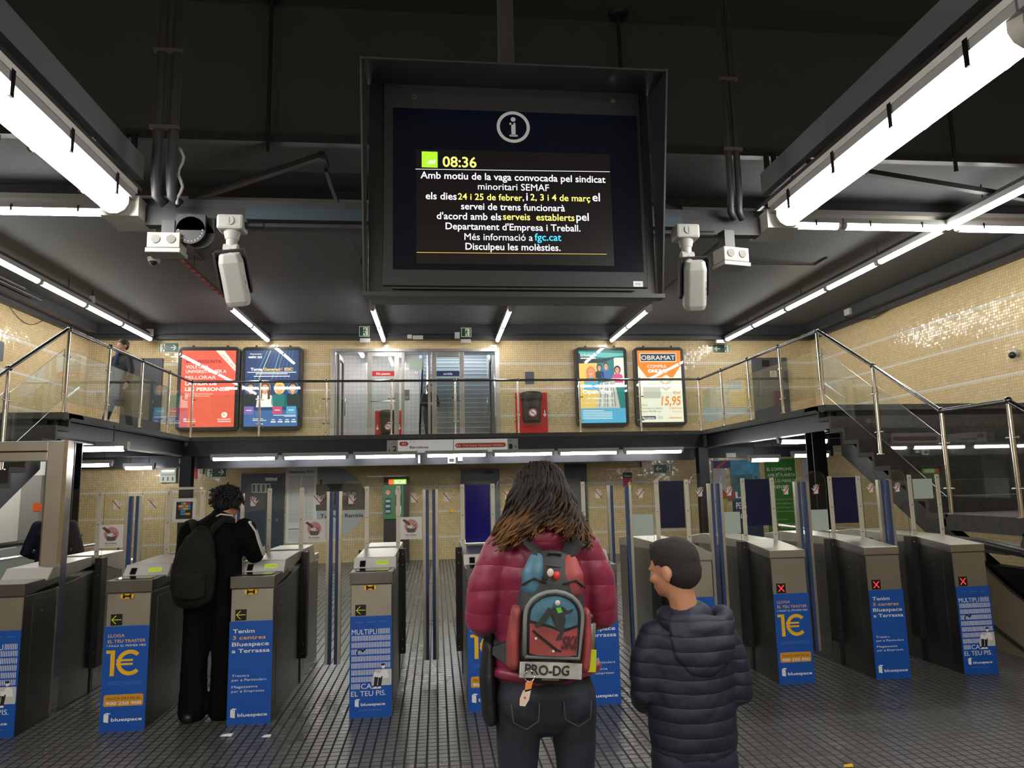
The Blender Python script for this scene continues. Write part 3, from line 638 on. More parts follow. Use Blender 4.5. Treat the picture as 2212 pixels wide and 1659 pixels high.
# ---------------------------------------------------------------- bullet cameras hanging from the beam
def bullet(x, z, yaw, lab, rl=0.):
    t = thing('security_camera', lab, 'camera', (x, 3.40, z), 0, 'white bullet cameras under the beam')
    WP = mat('camera_white', (.36, .37, .34), .4)
    b = MB().box(-.062, .062, -.05, .05, -.075, 0, WP); part('junction_box', b, t, bev=.012)
    b = MB().cyl((0, -.051, -.035), (0, -.056, -.035), .022, WP, 20); b.box(-.002, .002, -.058, -.055, -.050, -.020, GY_); part('box_cover', b, t)
    b = MB().cyl((0, 0, -.075), (0, 0, -.115), .040, WP, 18, r2=.030); b.cyl((0, 0, -.10), (0, -.005, -.175), .026, WP, 16); b.cyl((-.032, -.005, -.165), (.032, -.005, -.165), .028, WP, 18); b.tube([(.0, -.005, -.165), (.006, -.025, -.21), (.014, -.05, -.235)], .026, WP, 14)
    part('mounting_arm', b, t)
    R = Matrix.Translation((.016, -.045, -.235)) @ Matrix.Rotation(rl, 4, 'Y') @ Matrix.Rotation(yaw, 4, 'Z') @ Matrix.Rotation(math.radians(-66), 4, 'X') @ Matrix.Rotation(math.pi, 4, 'Z')
    b = MB(); pr = [(-.055, .0), (-.055, -.07), (-.035, -.10), (.035, -.10), (.055, -.07), (.055, 0), (.035, .018), (-.035, .018)]
    vs = []; ks = [(0.04, .82), (0.0, 1.), (-.10, 1.0), (-.18, 1.), (-.205, .86)]
    for yy, k in ks: vs += [(p[0]*k, yy, -.04+(p[1]+.04)*k) for p in pr]
    fs = []; n = 8
    for i in range(len(ks)-1):
        for j in range(n): fs.append((i*n+j, i*n+(j+1) % n, (i+1)*n+(j+1) % n, (i+1)*n+j))
    fs += [tuple(range(n)), tuple((len(ks)-1)*n+j for j in range(n))]; b.add(vs, fs, WP); b.cyl((0, -.206, -.04), (0, -.200, -.04), .03, BLACK, 18); b.xf(R); part('camera_body', b, t, bev=.006)
    b = MB(); b.box(-.068, .068, -.16, .055, .020, .030, BLACKM); b.box(-.074, -.064, -.14, .05, -.05, .028, BLACKM); b.box(.064, .074, -.14, .05, -.05, .028, BLACKM); b.xf(R); part('sun_shield', b, t, 'black shield behind the white body', bev=.004)
    b = MB(); b.text('avigilon', 0, .085, 0, 0, BK_, h=.013); b.xf(R @ Matrix.Translation((-.0485, -.060, -.085)) @ Matrix.Rotation(math.radians(-90), 4, 'Z') @ Matrix.Rotation(math.radians(-52), 4, 'X')); part('lettering', b, t)
    b = MB().tube([(.062, 0, -.04)]+[(.07+.006*i, 0, -.04) for i in range(14)], .014, BLACKM, 10, rs=[.015 if i % 2 else .019 for i in range(15)]); part('cable_gland', b, t)
bullet(-.970, 2.930, math.radians(8), 'white bullet camera hanging left of the information screen', math.radians(-10))
bullet(1.285, 2.925, math.radians(-12), 'white bullet camera hanging right of the information screen')
def sbox(x, z, lab, rz):
    t = thing('connection_box', lab, 'box', (x, 3.45, z), rz, 'white socket boxes under the beam')
    WB = mat('socket_box_grey_white', (.27, .27, .24), .5); b = MB().box(-.075, .075, -.05, .05, 0, .075, WB); b.box(-.08, .08, -.055, .055, -.025, -.003, WB); part('box_body', b, t, bev=.003)
    part('stem', MB().box(-.03, .03, .0, .06, .073, 2.93-z, BLACKM), t)
    for s in (-1, 1): part('knockout', MB().cyl((s*.035, -.050, .042), (s*.035, -.054, .042), .021, mat('knockout_tan', (.12, .115, .09), .6), 18), t)
    for k in range(3): part('socket', MB().cyl((.075, -.03+.03*k, .04), (.08, -.03+.03*k, .04), .011, BLACK, 12), t)
sbox(-1.285, 2.775, 'white connection box with two round knockouts left of the left camera', math.radians(0))
sbox(1.545, 2.745, 'white connection box with sockets beside the right camera', math.radians(12))
t = thing('round_bracket', 'round black perforated plates on the beam beside the left camera', 'bracket', (-1.14, 3.44, 2.87))
b = MB().cyl((-.03, -.02, 0), (-.03, .0, 0), .068, BLACKM, 30); b.box(-.098, .038, -.02, 0, 0, .08, BLACKM); part('plate', b, t)
b = MB().cyl((.0, .02, -.01), (.0, .04, -.01), .068, BLACKM, 30); b.box(-.068, .068, .02, .04, 0, .08, BLACKM); part('plate', b, t)
b = MB()
for k in range(12): a = math.pi*(1.0+k/11); b.cyl((-.03+.056*math.cos(a), -.0215, .056*math.sin(a)), (-.03+.056*math.cos(a), -.020, .056*math.sin(a)), .004, GY_, 8)
part('screw', b, t)
# dome cameras on the low ceiling
for (px, py), lab in (((333, 562), 'small white dome camera on the ceiling left of the screen'), ((1600, 573), 'small white dome camera on the ceiling right of the screen')):
    p = PZ(px, py, ZC-.04); t = thing('dome_camera', lab, 'camera', (p.x, p.y, ZC-.003), 0, 'white dome cameras on the ceiling')
    part('base', MB().cyl((0, 0, 0), (0, 0, -.07), .10, mat('camera_white', (.5, .51, .48), .4), 24, r2=.085), t); part('dome', MB().ball((0, -.02, -.085), (.06, .06, .05), BLACK, 16, 10), t)
    s = 1 if px > 1000 else -1
    b = MB().box(0, 1.35 if s > 0 else .75, -.012, .012, -.03, -.006, BLACKM); b.box((1.35 if s > 0 else .75)-.012, (1.35 if s > 0 else .75)+.012, -.4, .012, -.03, -.006, BLACKM); part('conduit', b, t)
# red light on the left middle channel, painted as dashes
b = MB()
for i in range(14):
    y0 = 9.8+i*.24; b.box(-3.815, -3.765, y0, y0+.12, 5.078, 5.084, mat('red_light_paint', (.5, .05, .03), .5))
solo('warning_tape', b, 'dashed red tape along the underside of the far left middle channel', 'tape')
# ================================================================ ticket gates
BOLD = .02
def card(kind, w=.300, h=.70):
    """blue advert card, art facing -Y, lower left at (0,0)"""
    b = MB().box(0, w, 0, .006, 0, h, CARDB); y = -.0006
    def T(s, u0, u1, v, m, cap=None, bold=0.): b.text(s, u0*w, u1*w, (1-v)*h, y, m, h=cap*h if cap else None, bold=bold)
    def logo(u=.09, v=.905, s=1.):
        z = (1-v)*h; x = u*w; k = w*s
        b.shape([(x, z), (x+.105*k, z-.02*k), (x+.105*k, z+.15*k), (x, z+.165*k)], y, W_); b.shape([(x, z+.17*k), (x+.10*k, z+.157*k), (x+.155*k, z+.185*k), (x+.06*k, z+.20*k)], y, W_)
        b.text('bluespace', x+.155*k+.01*w, x+.84*k, z+.002, y, W_, h=.075*k, bold=.02)
    if kind == 'euro':
        T('LLOGA', .09, .46, .105, OR_, .030, .014); T('EL TEU TRASTER', .09, .93, .158, OR_, .030, .014); T('I PAGA EL PRIMER MES', .08, .94, .198, W_, .021, .014)
        z1 = (1-.475)*h; z2 = (1-.23)*h; b.rect(.17*w, .265*w, z1, z2, y, YE_); b.shape([(.07*w, z2-.030*h), (.18*w, z2-.030*h), (.18*w, z2), (.07*w, z2)], y, YE_); x0 = .30*w; cx, cz, R, r2 = .60*w, (1-.352)*h, .29*w, .20*w
        b.disc(cx, cz, R, y, YE_, r2, 40, math.radians(45), math.radians(315), rz=.122*h)
        for dz in (-.024, .014): b.rect(x0, .67*w, cz+(dz)*h, cz+(dz+.020)*h, y-.0002, YE_)
        for v in (.532, .545, .558): b.rect(.12*w, .9*w, (1-v)*h, (1-v)*h+.0010, y, mat('print_pale_blue', (.2, .32, .6), .5))
        b.rrect(.07*w, .94*w, (1-.762)*h, (1-.652)*h, .012, y, mat('print_amber', (.62, .30, .02), .5))
        b.text('TRUCA GRATIS AL', .12*w, .89*w, (1-.700)*h, y-.0004, BRN_, h=.022*h, bold=.02); b.text('900 250 900', .12*w, .90*w, (1-.748)*h, y-.0004, W_, h=.030*h, bold=.02); logo()
    elif kind == 'centres':
        T('Tenim', .08, .58, .115, W_, .040, .014); T('3 centres', .08, .84, .178, OR_, .038, .014); T('Bluespace', .07, .92, .243, W_, .040, .014); T('a Terrassa', .07, .94, .308, W_, .040, .014)
        T('Trasters', .09, .48, .540, W_, .024); T('per a Particulars', .09, .88, .582, W_, .024); T('Magatzems', .09, .68, .648, W_, .024); T('per a Empreses', .09, .84, .690, W_, .024); logo(.08, .925)
    else:
        for u0, u1 in ((.14, .30), (.40, .60), (.70, .88)): b.rect(u0*w, u1*w, (1-.060)*h, (1-.060)*h+.0025, y, mat('print_pale_blue', (.2, .32, .6), .5))
        T('MULTIPLI', .04, .64, .180, W_, .054)
        for k in range(8): b.rect((.675+k*.036)*w, (.675+k*.036+.016)*w, (1-.18)*h, (1-.126)*h, y, W_)
        for r in range(7):
            v = .192+r*.0677
            for k in range(25): u = .045+k*.0372; b.rect(u*w, (u+.017)*w, (1-v-.052)*h, (1-v)*h, y, W_)
        for k in range(6): b.rect((.045+k*.036)*w, (.045+k*.036+.016)*w, (1-.717)*h, (1-.666)*h, y, W_)
        T('CA', .27, .52, .717, W_, .052); T('EL TEU PIS.', .04, .86, .787, W_, .052)
        X = lambda u: u*w; Z = lambda v: (1-v)*h; PW = mat('print_pale_grey', (.55, .58, .55), .5); yy = y-.0004
        b.rrect(X(.62), X(.99), Z(.69), Z(.53), .008, yy, PW); b.rrect(X(.52), X(.66), Z(.69), Z(.605), .005, yy-.0001, PW)      # armchair
        b.shape([(X(.71), Z(.62)), (X(.93), Z(.62)), (X(.90), Z(.545)), (X(.80), Z(.53)), (X(.74), Z(.55))], yy-.0003, W_)          # torso
        b.disc(X(.79), Z(.505), .10*w*.42, yy-.0004, W_, rz=.019*h); b.disc(X(.79), Z(.485), .05*w, yy-.0006, BK_, rz=.012*h)   # head, hair
        b.shape([(X(.55), Z(.60)), (X(.74), Z(.615)), (X(.76), Z(.575)), (X(.58), Z(.555))], yy-.0006, W_)                      # open newspaper
        b.line(X(.66), Z(.60), X(.67), Z(.565), .0012, yy-.0008, GY_)
        for u in (.60, .70): b.shape([(X(u-.035), Z(.705)), (X(u+.045), Z(.705)), (X(u+.08), Z(.60)), (X(u-.01), Z(.60))], yy-.0005, BK_); b.shape([(X(u-.09), Z(.720)), (X(u+.05), Z(.720)), (X(u+.04), Z(.700)), (X(u-.01), Z(.700))], yy-.0007, W_)
        b.disc(X(.24), Z(.36), .085*w, yy, BK_, .055*w, 16, math.radians(20), math.radians(250)); b.shape([(X(.27), Z(.345)), (X(.36), Z(.315)), (X(.38), Z(.33)), (X(.30), Z(.36))], yy, BK_)
        logo(.13, .885, .85); T('Live smart. Live better.', .22, .78, .93, mat('print_pale_blue', (.2, .32, .6), .5), .014)
    return b
def hand(mb, cx, cz, s, y, flip=1):
    """white raised hand crossed by a red bar"""
    mb.rrect(cx-.30*s, cx+.22*s, cz-.5*s, cz+.05*s, .10*s, y, W_)
    for k, (dx, l) in enumerate(((-.24, .42), (-.10, .50), (.04, .47), (.17, .36))):
        mb.line(cx+flip*dx*1., cz, cx+flip*(dx*1.25), cz+l*s, .10*s, y-.0001*k-.0001, W_) if False else mb.shape([(cx+flip*dx*s-.05*s, cz), (cx+flip*dx*s+.05*s, cz), (cx+flip*dx*1.35*s+.045*s, cz+l*s), (cx+flip*dx*1.35*s-.045*s, cz+l*s)], y-.0001*(k+1), W_)
    mb.shape([(cx+flip*.16*s, cz-.35*s), (cx+flip*.20*s, cz-.10*s), (cx+flip*.50*s, cz+.14*s), (cx+flip*.46*s, cz+.02*s)], y-.0006, W_)
    mb.line(cx-flip*-.42*s*-1, cz+.42*s, cx+flip*.42*s, cz-.52*s, .09*s, y-.0012, RD_)
def litter_sign():
    b = MB().box(-.096, .096, 0, .003, 0, .195, mat('sign_white', (.86, .84, .82), .5)); y = -.0005
    b.disc(0, .115, .060, y, mat('print_pink', (.62, .33, .32), .5)); b.shape([(-.034, .060), (.034, .060), (.044, .108), (-.040, .108)], y-.0003, mat('print_taupe', (.14, .10, .10), .5)); b.disc(0, .108, .036, y-.0004, W_, rz=.014)
    b.shape([(-.080, .168), (-.060, .178), (-.012, .145), (-.008, .122), (-.034, .128)], y-.0005, mat('print_brown_hand', (.16, .07, .05), .5))
    for s in (-1, 1): b.line(.010, .115-s*.014, .042, .115+s*.014, .006, y-.0008, RD_)
    b.text('No la llencis.', -.048, .048, .032, y, BK_, bold=.02); b.text("S'ha de pagar-la.", -.050, .050, .018, y, BK_, h=.006); return b
FLAPC = {}
def arch(x0, x1, z0, z1, r, n=6):
    pts = [(x0, z0), (x1, z0)]
    for i in range(n+1): a = math.radians(90*i/n); pts.append((x1-r+r*math.cos(a), z1-r+r*math.sin(a)))
    for i in range(n+1): a = math.radians(90+90*i/n); pts.append((x0+r+r*math.cos(a), z1-r+r*math.sin(a)))
    return pts
def gate(xc, y0, kind, ad, lab, flaps=(1, 1), litter=0, blue=0, frost=0, frost_top=False, plain=False, pl=.2745, pr=.2745, ad_y=-.012, code=False):
    e = kind == 'entry'; yp = 1.10 if e else .50; L = 1.95 if e else 1.80
    t = thing('ticket_gate', lab, 'ticket gate', (xc, y0, 0), 0, 'ticket gates of the barrier line')
    hw = .148
    if e: prof = [(0, 0), (0, .925), (.35, .925), (1.55, 1.02), (1.72, .93), (L, .93), (L, 0)]
    else: prof = [(0, 0), (0, .985), (.5, 1.03), (L, 1.03), (L, 0)]
    b = MB().prism(prof, 0, -hw, hw, STEELD); part('cabinet_body', b, t, bev=.003)
    b = MB().box(-hw+.004, hw-.004, -.004, 0, .02, .918 if e else .975, STEEL); part('front_panel', b, t)
    if e:
        b = MB().prism([(-.015, .928), (-.015, 1.012), (.24, 1.016), (.28, 1.000), (.46, 1.02), (.46, .97)], 0, -hw-.008, hw+.008, STEELD)
        part('front_cap', b, t, 'dull steel cap over the low front', bev=.003)
        b = MB().prism([(.262, 1.004), (.335, 1.088), (yp-.14, 1.105), (yp-.14, 1.03), (.262, .965)], 0, -hw-.004, hw+.004, STEEL); part('upper_cap', b, t, bev=.003)
        # inclined white console
        b = MB().prism([(.248, 1.000), (.325, 1.086), (.340, 1.086), (.268, 1.000)], 0, -hw-.012, hw+.012, CONSOLE); cons = part('console', b, t, 'pale inclined console plate', bev=.002)
        if not plain:
            R = Matrix.Translation((0, .2485, 1.0)) @ Matrix.Rotation(-math.atan2(.077, .086), 4, 'X')
            b = MB().box(-.115, -.072, -.004, -.001, .028, .085, BLACK); b.box(-.108, -.079, -.005, -.004, .035, .078, mat('scanner_window', (.01, .01, .012), .1)); b.xf(R); part('scanner', b, t)
            b = MB().box(.012, .104, -.004, -.001, .050, .080, LCDG); b.text('FGC 08:36 ', .020, .096, .060, -.0045, mat('lcd_dark', (.05, .10, .01), .5), h=.010); b.xf(R); part('display', b, t, 'yellow-green lit text display')
            b = MB().box(-.120, .120, .03, .20, 1.0155, 1.018, mat('reader_glass', (.02, .03, .035), .06, coat=.5)); part('card_reader', b, t)
        b = MB().prism([(yp+.02, 1.03), (yp+.02, 1.105), (1.62, 1.105), (1.72, 1.0), (L+.01, 1.0), (L+.01, .94), (1.5, .94)], 0, -hw-.006, hw+.006, STEEL); part('rear_cap', b, t, bev=.003)
        if not plain:
            b = MB(); b.cyl((-.036, -.006, .903), (-.036, -.020, .903), .0165, YE_, 14); b.cyl((.020, -.006, .903), (.020, -.020, .903), .0165, YE_, 14); b.box(-.036, .020, -.020, -.006, .8865, .9195, YE_); b.box(-.032, .016, -.0215, -.0195, .897, .910, BLACK); part('ticket_slot', b, t, 'yellow ticket slot')
    else:
        b = MB().prism([(-.006, .985), (-.006, 1.045), (.5, 1.095), (1.45, 1.095), (L+.005, 1.05), (L+.005, .98), (.5, 1.03)], 0, -hw-.005, hw+.005, STEEL); part('top_cap', b, t, bev=.003)
    if not plain:
        b = MB().box(-.115, -.038, -.007, -.004, .705, .782, BLACK); y = -.0075
        if e:
            m = emis('led_yellow', (.62, .72, .02), 1.2); c = (-.0765, .7435)
            for k in range(9): b.disc(c[0]-.030+k*.0075, c[1], .0021, y, m, n=8)
            for s in (-1, 1):
                for k in range(1, 6): b.disc(c[0]-.030+k*.0052, c[1]+s*k*.0052, .0021, y, m, n=8)
        else:
            m = emis('led_red', (1.0, .02, .03), 2.2); c = (-.0765, .7435)
            for s in (-1, 1): b.line(c[0]-.024, c[1]-s*.026, c[0]+.024, c[1]+s*.026, .006, y-(.0003 if s > 0 else 0), m)
        part('signal_display', b, t, 'yellow arrow signal' if e else 'red cross signal')
    b = card(ad); b.xf(Matrix.Translation((-.150, ad_y, 0))); part('advert_card', b, t, {'euro': 'blue card with a big yellow 1 euro', 'centres': 'blue card reading Tenim 3 centres', 'multi': 'blue card with rows of white bars and a seated figure'}[ad])
    for s in (-1, 1):          # service doors with locks, on each side
        d0, d1 = (.12, yp-.16) if e else (.12, yp-.12); zt = .88 if e else .95
        b = MB().box(s*hw-.003 if s < 0 else hw, -hw if s < 0 else s*hw+.003, d0, d1, .08, zt, STEELD); dr = part('service_door', b, t)
        bb = MB().cyl((s*(hw+.003), d0+.12, zt-.09), (s*(hw+.006), d0+.12, zt-.09), .009, STEELB, 12); part('lock', bb, dr)
        d0, d1 = yp+.12, L-.1
        b = MB().box(s*hw-.003 if s < 0 else hw, -hw if s < 0 else s*hw+.003, d0, d1, .08, zt, STEELD); dr = part('service_door', b, t)
        bb = MB().cyl((s*(hw+.003), d0+.1, zt-.09), (s*(hw+.006), d0+.1, zt-.09), .009, STEELB, 12); part('lock', bb, dr)
        if flaps[0 if s < 0 else 1]:
            b = MB().box(min(s*hw, s*(hw+.055)), max(s*hw, s*(hw+.055)), yp-.075, yp+.03, .20, 1.085, BLACKM); b.box(min(s*hw, s*(hw+.008)), max(s*hw, s*(hw+.008)), yp-.055, yp-.01, 0, .20, BLACK); p = part('hinge_pillar', b, t, 'black hinge pillar')
            for z in (1.04, .95, .32, .24): part('bolt', MB().cyl((s*(hw+.030), yp-.0765, z), (s*(hw+.030), yp-.072, z), .005, STEELB, 8), p)
            g = pr if s > 0 else pl              # half passage beyond the cabinet side
            xa, xb = s*(hw+.025), s*(hw+g-.055); lo, hi = min(xa, xb), max(xa, xb)
            b = MB(); pts = arch(lo, hi, .16, 1.69, .085)
            b.shape(pts, yp-.030, GLASSG); b.shape(pts[::-1], yp-.022, GLASSG)
            vs = [(q[0], yy, q[1]) for q in pts for yy in (yp-.030, yp-.022)]; n = len(pts); b.add(vs, [(2*i, 2*((i+1) % n), 2*((i+1) % n)+1, 2*i+1) for i in range(n)], GLEDGE)
            fl = part('glass_flap', b, t, 'tall glass flap with rounded top', fix=False)
            xe = s*(hw+g-.042); b = MB(); b.box(min(xe-s*.024, xe), max(xe-s*.024, xe), yp-.046, yp-.006, .13, 1.60, ALU); b.box(min(xe, xe+s*.028), max(xe, xe+s*.028), yp-.044, yp-.008, .13, 1.598, BLU_); part('edge_profile', b, fl, 'aluminium edge with a blue rubber strip')
            b = MB(); hand(b, (lo+hi)/2+s*.005, 1.53, .085, yp-.0315, 1 if e else -1); part('hand_sticker', b, fl, 'white hand crossed out in red')
            if (litter == s):
                b = litter_sign(); b.xf(Matrix.Translation((s*(hw+.104), yp-.040, 1.165))); part('notice', b, fl, 'white no littering notice with a pink disc')
            if (frost == s):
                b = MB().rect(lo+.005, hi-.005, 1.16, 1.345, yp-.0315, FROST); b.rect(lo+.005, hi-.005, 1.16, 1.345, yp-.033, FROST); part('frosted_sticker', b, fl, 'pale frosted square')
    # fixed pane between two cream posts above the cabinet
    zt = 1.64; zb = 1.09
    b = MB()
    for s in (-1, 1): b.box(s*.138-.018, s*.138+.018, yp-.040, yp-.030, zb, zt, CREAM)
    part('glass_post', b, t, 'cream post')
    b = MB()
    for s in (-1, 1):
        for z in (zb+.05, (zb+zt)/2, zt-.03): b.cyl((s*.138, yp-.043, z), (s*.138, yp-.039, z), .006, STEELD, 8)
    part('bolt', b, t)
    b = MB().box(-.120, .120, yp-.030, yp-.022, zb, zt+.03, GLASSG); part('fixed_pane', b, t, 'clear fixed pane')
    if blue:
        z0, z1 = (1.12, 1.635) if e else (1.22, 1.63)
        b = MB().box(-.112, .112, yp-.0345, yp-.031, z0, z1, mat('blue_acrylic' if e else 'navy_acrylic', (.004, .006, .20) if e else (.004, .010, .055), .15)); part('blue_panel', b, t, 'plain dark blue panel')
    if frost_top: b = MB().box(-.105, .085, yp-.0345, yp-.031, 1.42, 1.60, FROST); part('frosted_sticker', b, t, 'pale frosted square')
    if code:
        b = MB().box(-.095, .095, yp-.060, yp-.045, 1.365, 1.57, W_); b.rect(-.068, .068, 1.393, 1.540, yp-.0606, BK_)
        cols = [mat('print_cyan', (.05, .30, .70), .5), YE_, mat('print_magenta', (.45, .04, .12), .5)]; pat = ['.CYMM', 'YYCYC', 'MCYYC', '.CC..', '.CCYY']
        for r, row in enumerate(pat):
            for c_, ch in enumerate(row):
                if ch != '.': b.rect(-.050+c_*.020, -.030+c_*.020, 1.515-r*.022, 1.533-r*.022, yp-.0612, cols['CYM'.index(ch)])
        part('code_sign', b, t, 'white sign with coloured squares on black'); b = MB().box(-.125, .125, yp-.07, yp+.01, 1.645, 1.665, CREAM); part('top_plate', b, t)
    return t
Y0 = 5.445
gate(-3.012, Y0, 'entry', 'multi', 'leftmost ticket gate, cut by the picture edge, with a blank pale console', (0, 1), litter=1, plain=True)
gate(-2.165, Y0, 'entry', 'euro', 'ticket gate with the 1 euro blue advert, left of the man in black', (1, 1), code=True)
gate(-1.320, Y0, 'entry', 'centres', 'ticket gate with the Tenim 3 centres blue advert, right beside the man in black', (1, 1), litter=1)
gate(-.477, Y0, 'entry', 'multi', 'ticket gate with the striped MULTIPLI blue advert standing free in the middle', (1, 1), litter=1)
gate(.371, Y0, 'entry', 'euro', 'ticket gate with a royal blue glass panel, half hidden behind the woman in magenta', (1, 1), blue=1)
gate(1.205, Y0, 'entry', 'centres', 'ticket gate showing right of the woman in magenta', (1, 1), pr=.2845)
Y1 = 5.705
gate(2.070, Y1, 'exit', 'centres', 'flat-topped exit gate standing behind the boy in navy', (1, 1), blue=1, frost=-1, pl=.2845, pr=.2495)
gate(2.865, Y1, 'exit', 'euro', 'flat-topped exit gate with a red cross and the 1 euro blue advert', (1, 1), blue=1, frost=-1, pl=.2495, pr=.2645)
gate(3.690, Y1, 'exit', 'centres', 'flat-topped exit gate, second from the right, with the Tenim 3 centres blue advert', (1, 1), blue=1, frost=-1, pl=.2645, pr=.2395)
gate(4.465, Y1, 'exit', 'multi', 'rightmost flat-topped exit gate with the striped MULTIPLI blue advert', (1, 0), frost_top=True, pl=.2395)
# ---------------------------------------------------------------- left steel portal, rails, escalators
t = thing('steel_portal', 'wide stainless steel portal frame at far left behind the gates', 'portal', (-2.95, 5.92, 0))
b = MB().box(-3.01, -2.885, 5.90, 5.97, 0, 2.04, STEEL); b.box(-3.03, -3.01, 5.92, 5.96, 0, 1.90, STEELD); part('upright', b, t, world=True, bev=.004)
b = MB().box(-2.885, -2.855, 5.885, 5.98, 0, 2.045, STEELB); part('edge_strip', b, t, world=True)
b = MB().box(-5.1, -3.01, 5.90, 5.97, 1.885, 2.04, STEEL); b.box(-5.1, -3.01, 5.885, 5.90, 1.955, 1.965, BLACK); part('header', b, t, world=True, bev=.004)
def barrier(x, ya, yb, z, lab):
    t = thing('barrier_rail', lab, 'railing', (x, (ya+yb)/2, 0), 0, 'low tubular barrier rails')
    b = MB().cyl((x, ya, z), (x, yb, z), .022, STEELB, 12); part('rail', b, t, world=True)
    n = max(2, int(abs(yb-ya)/1.4)+1)
    for i in range(n):
        y = ya+(yb-ya)*(i+.04)/(n-.92) if n > 1 else ya
        b = MB().cyl((x, y, 0), (x, y, z), .02, STEELB, 10); b.ball((x, y, z), .032, mat('dark_chrome', (.2, .2, .2), .2, 1.), 12, 8); b.cyl((x, y, 0), (x, y, .01), .05, STEELB, 12); part('post', b, t, world=True)
barrier(-4.62, 6.3, 11.2, .95, 'long low chrome rail at left running back behind the gates'); barrier(5.03, 7.9, 10.3, .95, 'chrome rail at right in front of the green banner')
def escalator(x, s, ya, yb, lab, down):
    """end of an escalator balustrade: newel with black handrail, tan panel and steel trims"""
    t = thing('escalator', lab, 'escalator', (x, ya, 0), 0, 'escalator ends at the sides')
    n = 9; r = .42; cz = .50
    if not down:
        pts = [(x, ya-r*math.sin(math.pi*i/n), cz+r*math.cos(math.pi*i/n)) for i in range(n+1)]
        pts = [(x, yb, cz+r)]+pts+[(x, yb, cz-r)]
        b = MB().tube(pts, .04, BLACK, 10); part('handrail', b, t, 'black rubber handrail', world=True)
        ip = [(p[1], p[2]) for p in [(x, ya-(r-.06)*math.sin(math.pi*i/n), cz+(r-.06)*math.cos(math.pi*i/n)) for i in range(n+1)]]
        b = MB().prism([(yb, cz+r-.06)]+ip+[(yb, cz-r+.06)], 0, x-.006, x+.006, mat('pale_green_glass', (.28, .32, .28), .2)); part('balustrade', b, t, world=True)
        b = MB().box(x-.12, x+.12, ya-.2, yb, 0, .12, STEEL); part('skirt', b, t, world=True)
    else:
        P = [(ya, 0), (ya, .80), (ya-.35, .58), (yb, .0)]
        b = MB().prism(P, 0, x-.02, x+.02, mat('tan_balustrade_panel', (.30, .25, .17), .35, .2)); part('balustrade', b, t, 'tan sloping side panel', world=True)
        b = MB().bar((x, ya, .80), (x, ya-.35, .58), .06, .025, STEELB); b.bar((x, ya-.35, .58), (x, yb, 0.02), .06, .025, STEELB); part('coping', b, t, 'bright metal coping', world=True)
        b = MB().bar((x-.03, ya+.1, .30), (x-.03, ya-.55, .02), .02, .03, STEELD); part('lower_trim', b, t, world=True)
        b = MB().tube([(x+.03, ya+1.3, .98), (x+.03, ya, .97), (x+.03, ya-.5, .92), (x+.03, yb+.1, .45)], .045, BLACK, 10); b.bar((x+.03, ya+1.3, .93), (x+.03, ya-.3, .90), .05, .03, STEELB); part('handrail', b, t, 'black handrail over a bright strip', world=True)
        b = MB().box(x+.01, x+.05, ya, ya+1.3, 0, .90, mat('tan_balustrade_panel', (.30, .25, .17), .35, .2)); part('side_panel', b, t, world=True)
    return t
escalator(-6.20, -1, 10.9, 13.4, 'rounded escalator end with black handrail at the left edge', False)
escalator(5.22, 1, 6.50, 5.0, 'tan sloping escalator side at the right edge beside the last gate', True)
# thin glass screens standing at the sides of the gate line
# ================================================================ things on the back wall and around it
WY = YB-.002
def at(px, py, Y=YB): p = PY(px, py, Y); return p.x, p.z
LB_R = emis('poster_red', (.93, .12, .07), .95); LB_W = emis('poster_white', (1, .95, .88), 1.0); LB_DR = emis('poster_dark_red', (.45, .03, .03), .6); LB_C = emis('poster_cream', (1., .86, .70), 1.0)
LB_N = emis('poster_navy', (.02, .06, .20), .8); LB_B = emis('poster_blue', (.06, .16, .42), .9); LB_SB = emis('poster_sky', (.10, .45, .72), .9); LB_O = emis('poster_orange', (1., .24, .02), .95)
LB_CR = emis('poster_pale_cream', (.92, .88, .70), .95); LB_G = emis('poster_grey', (.62, .60, .50), .9); LB_DK = emis('poster_dark', (.03, .05, .06), .6); LB_SK = emis('poster_skin', (.85, .40, .22), .8); LB_T = emis('poster_teal', (.02, .28, .26), .7)
LB_Y = emis('poster_yellow', (.95, .62, .15), .9); LB_P = emis('poster_pink', (.85, .10, .25), .8); LB_V = emis('poster_violet', (.30, .18, .62), .8); LB_TX = emis('poster_slate', (.07, .08, .12), .5); LB_H = emis('poster_brown', (.25, .10, .04), .5)
def lightbox(x0, x1, z0, z1, lab, draw):
    t = thing('light_box', lab, 'advertising panel', ((x0+x1)/2, YB, z0), 0, 'lit advertising panels on the upper back wall')
    b = MB(); w_, h_ = x1-x0, z1-z0
    def rr(b, a, c, d, e, r, y0, y1, m):
        pts = []
        for cx, cz, q in ((c-r, d+r, -90), (c-r, e-r, 0), (a+r, e-r, 90), (a+r, d+r, 180)):
            for i in range(6): k = math.radians(q+18*i); pts.append((cx+r*math.cos(k), cz+r*math.sin(k)))
        b.prism(pts, 1, y0, y1, m)
    rr(b, -w_/2, w_/2, 0, h_, .11, -.13, -.004, mat('light_box_grey', (.05, .052, .055), .35, .5)); rr(b, -w_/2+.025, w_/2-.025, .025, h_-.025, .09, -.137, -.13, BLACK); part('housing', b, t, bev=.004)
    m = .085; pw, ph = w_-2*m, h_-2*m
    a = MB(); draw(a, pw, ph); a.xf(Matrix.Translation((-w_/2+m, -.139, m))); part('poster', a, t, 'backlit poster')
    g = MB().rect(-w_/2+.03, w_/2-.03, .03, h_-.03, -.146, GLASS); part('glass_cover', g, t)
    for s in (-1, 1): part('hook', MB().box(s*w_*.28-.02, s*w_*.28+.02, -.06, -.02, h_, h_+.05, BLACKM), t)
